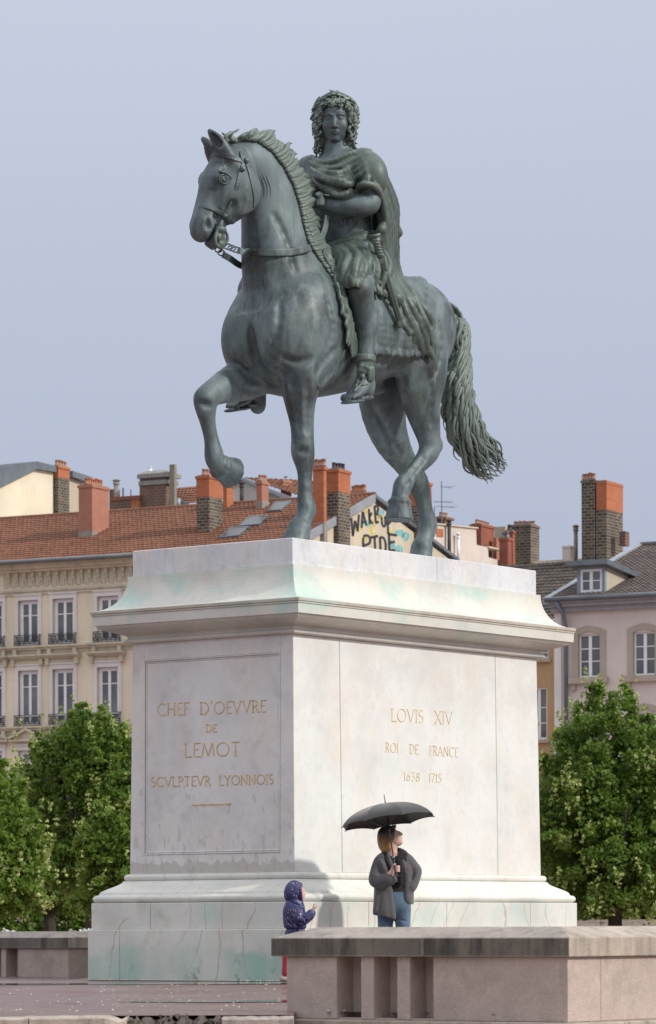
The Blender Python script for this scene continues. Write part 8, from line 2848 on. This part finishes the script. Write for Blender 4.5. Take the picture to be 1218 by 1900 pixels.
def umbrella():
    U = thing('umbrella', 'open black umbrella held over the woman in the grey coat', 'umbrella')
    n_ap, n_hd = 0.13, 0.235
    ap = np.array(wp(715.5, 1491, n_ap))
    hd_ = np.array(wp(733.5, 1612, 0.265))
    axis = ap - hd_
    axis = axis / np.linalg.norm(axis)
    # canopy leans a little further back than the shaft reads
    R, depth = 0.53, 0.205
    a1 = np.cross(axis, [0, 1.0, 0]); a1 /= np.linalg.norm(a1); a2 = np.cross(axis, a1)
    ax2 = axis + np.array([-0.005, -0.10, 0]); ax2 /= np.linalg.norm(ax2)
    a1 = np.cross(ax2, [0, 1.0, 0]); a1 /= np.linalg.norm(a1); a2 = np.cross(ax2, a1)
    ph = 0.30
    def prof(t): return R * math.sin(t * 1.25) / math.sin(1.25), -depth * (1 - math.cos(t * 1.25)) / (1 - math.cos(1.25))
    def P(ang, t, lift=0.0):
        r_, z_ = prof(t)
        f = ((ang - ph) / (math.pi / 4)) % 1.0
        s = 4 * f * (1 - f)                       # 0 on a rib, 1 midway
        r_ *= 1 - 0.075 * s * t * t
        z_ += -0.012 * s * math.sin(math.pi * min(1, t)) + 0.018 * s * t ** 4
        return ap + (a1 * math.cos(ang) + a2 * math.sin(ang)) * r_ + ax2 * (z_ + lift)
    m, k = 64, 14
    FAB = NT('black_umbrella_cloth'); FAB.col((0.014, 0.0145, 0.016)); FAB.set(Roughness=0.55); FAB.p.inputs['Sheen Weight'].default_value = 0.3
    FAB.bump(FAB.noise(160, 3), 0.15, 0.002)
    # each gore is a panel
    for g_ in range(8):
        vs, fs = [], []
        q = 8
        for lift in (0.0, -0.003):
            for j in range(k + 1):
                for i in range(q + 1):
                    vs.append(P(ph + (g_ + i / q * 0.999) * math.pi / 4, j / k, lift))
        nn = (k + 1) * (q + 1)
        for j in range(k):
            for i in range(q):
                b = j * (q + 1) + i
                fs.append((b, b + 1, b + q + 2, b + q + 1)); fs.append((nn + b + q + 1, nn + b + q + 2, nn + b + 1, nn + b))
        mesh_obj('canopy_panel', vs, fs, FAB.m, U, True)
    RIB = plain('umbrella_metal', (0.10, 0.10, 0.105), 0.35, 0.1, 5, 0.8)
    for g_ in range(8):
        a = ph + g_ * math.pi / 4
        mb = MB()
        mb.tube([P(a, j / 8, -0.008) for j in range(9)], 0.0032, 5)
        tip = P(a, 1.0); o_ = tip - ap; o_ /= np.linalg.norm(o_)
        mb.tube([tip - o_ * 0.005, tip + o_ * 0.018], [0.004, 0.003], 5)
        run = ap - axis * 0.30
        mb.tube([run, P(a, 0.55, -0.01)], 0.0028, 5)
        mb.obj('rib', RIB, U, True)
    mb = MB()
    mb.tube([ap - axis * 0.02, ap + axis * 0.10], [0.008, 0.0035], 8); mb.obj('ferrule', RIB, U, True)
    mb = MB()
    mb.tube([ap, hd_ + axis * 0.10], 0.0062, 8); mb.obj('shaft', RIB, U, True)
    mb = MB()
    mb.tube([ap - axis * 0.27, ap - axis * 0.32], 0.013, 8); mb.obj('runner', RIB, U, True)
    BLK = plain('handle_plastic', (0.02, 0.02, 0.022), 0.35)
    mb = MB()
    h0, h1 = hd_ + axis * 0.125, hd_ - axis * 0.035
    hook = [h0, hd_, h1]
    c = h1 + np.array([0.055, 0.0, 0.0])
    for i in range(1, 10):
        a = math.pi + i / 9 * math.pi * 0.95
        hook.append(c + np.array([math.cos(a) * 0.055, 0, math.sin(a) * 0.055]))
    mb.tube(catmull(hook, 3), 0.0105, 8); mb.obj('handle', BLK, U, True)
    mb = MB(); mb.tube([hd_ + axis * 0.118, hd_ + axis * 0.132], 0.0135, 10); mb.obj('collar', plain('chrome', (0.6, 0.6, 0.6), 0.2, 0.05, 5, 1.0), U, True)
umbrella()

# ---- child
DC = 39.05
def cp(px, py, n=0.0, *r):
    p = at(px, py, DC - n)
    return (p.x, p.y, p.z) + tuple(r)
CHILD = thing('person', 'small child in a hooded navy jacket with tiny prints, holding up one hand', 'person')
def build_child():
    l = np.array(cp(505, 1835)) + [0, -0.35, -0.08]; u = np.array(cp(600, 1625)) + [0, 0.35, 0.08]
    F = Field(l, u, 0.0062)
    hc = np.array(cp(550, 1656))
    F.ell(hc + [0.0, 0, 0.005], (0.085, 0.074, 0.098), 0.02)
    F.ell(hc + [0.030, 0, -0.035], (0.058, 0.058, 0.06), 0.03)
    F.chain([(*(hc + [0.082, 0, -0.008]), 0.008), (*(hc + [0.093, 0, -0.022]), 0.010)], YV, 0.012, 2)
    F.ell(hc + [0.083, 0, -0.047], (0.010, 0.018, 0.007), 0.006); F.ell(hc + [0.080, 0, -0.058], (0.010, 0.016, 0.008), 0.006)
    F.ell(hc + [0.062, 0, -0.083], (0.022, 0.026, 0.018), 0.02)
    for s in (-1, 1):
        F.ell(hc + [0.080, s * 0.030, 0.002], (0.014, 0.016, 0.010), 0.008, None, 's')
        F.ell(hc + [0.068, s * 0.030, 0.0], (0.011, 0.011, 0.010), 0.003)
    F.chain([cp(548, 1686, 0, 0.05), cp(549, 1672, 0, 0.042)], YV, 0.02, 2)
    F.chain([cp(548, 1690, 0, 0.06, 0.075), cp(549, 1712, 0, 0.065, 0.075), cp(549, 1738, 0, 0.07, 0.08)], YV, 0.03, 3)
    for x, n0 in ((539, 0.06), (555, -0.06)):
        F.chain([cp(547, 1742, n0 * 0.6, 0.06), cp(x, 1768, n0, 0.05), cp(x - 2, 1795, n0, 0.042), cp(x - 4, 1812, n0, 0.03)], YV, 0.02, 3)
    # near arm raised
    F.chain([cp(552, 1690, 0.10, 0.04), cp(560, 1706, 0.14, 0.036), cp(574, 1701, 0.14, 0.030), cp(581, 1690, 0.13, 0.022)], YV, 0.02, 3)
    F.chain([cp(546, 1690, -0.10, 0.04), cp(545, 1712, -0.13, 0.035), cp(550, 1730, -0.12, 0.028), cp(553, 1738, -0.11, 0.026)], YV, 0.02, 3)
    hnd = np.array(cp(582.5, 1686, 0.13))
    F.ell(hnd, (0.017, 0.024, 0.024), 0.008)
    for i in range(4):
        b = hnd + [0.002 + 0.002 * i, -0.018 + 0.012 * i, 0.018]
        F.chain([(*b, 0.0075), (*(b + [0.004 - 0.004 * i, 0.0, 0.022]), 0.007), (*(b + [0.012 - 0.002 * i, 0.0, 0.036 - 0.003 * i]), 0.006)], YV, 0.004, 2)
    F.chain([(*(hnd + [0.010, -0.016, 0.0]), 0.008), (*(hnd + [0.026, -0.020, 0.010]), 0.0075), (*(hnd + [0.034, -0.020, 0.022]), 0.0065)], YV, 0.005, 2)
    body = sculpt('body', F, SKIN, CHILD, 1)
    # jacket with hood
    G = Field(l, u, 0.0062)
    G.ell(hc + [-0.018, 0, 0.012], (0.108, 0.098, 0.118), 0.02)
    G.ell(hc + [-0.045, 0, -0.03], (0.085, 0.090, 0.10), 0.03)
    G.chain([cp(548, 1680, 0, 0.085, 0.085), cp(546, 1690, 0, 0.105, 0.108), cp(547, 1710, 0, 0.115, 0.112), cp(549, 1724, 0, 0.108, 0.103), cp(550, 1740, 0, 0.118, 0.112), cp(550, 1756, 0, 0.128, 0.122)], YV, 0.03, 3)
    G.chain([cp(550, 1690, 0.10, 0.058), cp(557, 1707, 0.15, 0.056), cp(566, 1706, 0.15, 0.050), cp(575, 1699, 0.14, 0.044), cp(579, 1694, 0.135, 0.036)], YV, 0.02, 3)
    G.chain([cp(546, 1690, -0.10, 0.058), cp(545, 1712, -0.14, 0.052), cp(550, 1730, -0.13, 0.042)], YV, 0.02, 3)
    # face opening
    G.ell(hc + [0.085, 0, -0.02], (0.058, 0.072, 0.088), 0.015, None, 's')
    ring = [(*(hc + np.array([0.052 - 0.02 * math.cos(a) * 0.3, 0.083 * math.sin(a), -0.012 + 0.098 * math.cos(a)])), 0.012) for a in np.linspace(0, 6.283, 17)]
    G.chain(ring, YV, 0.012, 2)
    # elastic waist and creases
    G.chain([(*(np.array(cp(549, 1725)) + [math.cos(a) * 0.112, math.sin(a) * 0.107, 0]), 0.004) for a in np.linspace(0, 6.283, 21)], YV, 0.022, 2, op='s')
    for (x0, y0, x1, y1, n_) in ((536, 1700, 548, 1712, .11), (534, 1712, 546, 1719, .10), (556, 1712, 566, 1714, .2), (540, 1675, 556, 1681, .09), (562, 1700, 570, 1711, .19), (538, 1734, 544, 1750, .11), (552, 1732, 554, 1750, .12)):
        G.seg(cp(x0, y0, n_), cp(x1, y1, n_), (0.005, 0.005), (0.006, 0.006), (0, 0, 1), 0.025, 's')
    sculpt('hooded_jacket', G, JACKET, CHILD, 1)
    G = Field(l, u, 0.0075)
    for x, n0 in ((536, 0.06), (555, -0.06)):
        G.chain([cp(545, 1748, n0, 0.080), cp(x, 1768, n0, 0.062), cp(x - 3, 1795, n0, 0.050), cp(x - 5, 1810, n0, 0.042)], YV, 0.02, 3)
    sculpt('leggings', G, REDT, CHILD, 1)
    for x, n0 in ((530, 0.06), (550, -0.06)):
        G = Field(np.array(cp(x, 1815, n0)) - [0.16, 0.12, 0.12], np.array(cp(x, 1815, n0)) + [0.2, 0.12, 0.12], 0.007)
        b = np.array(cp(x, 1815, n0)); b[2] = 0.045
        G.chain([(*(b + [-0.03, 0, 0]), 0.040, 0.036), (*(b + [0.04, 0, -0.004]), 0.040, 0.034), (*(b + [0.10, 0, -0.012]), 0.036, 0.026)], YV, 0.02, 3)
        w = G.win(G.lo, G.lo + G.n * G.h); sl, x_, y_, z_ = w
        G.a[sl] = np.maximum(G.a[sl], np.broadcast_to((0.008 - z_).astype(np.float32), G.a[sl].shape))
        sculpt('shoe', G, SHOE, CHILD, 1)
build_child()
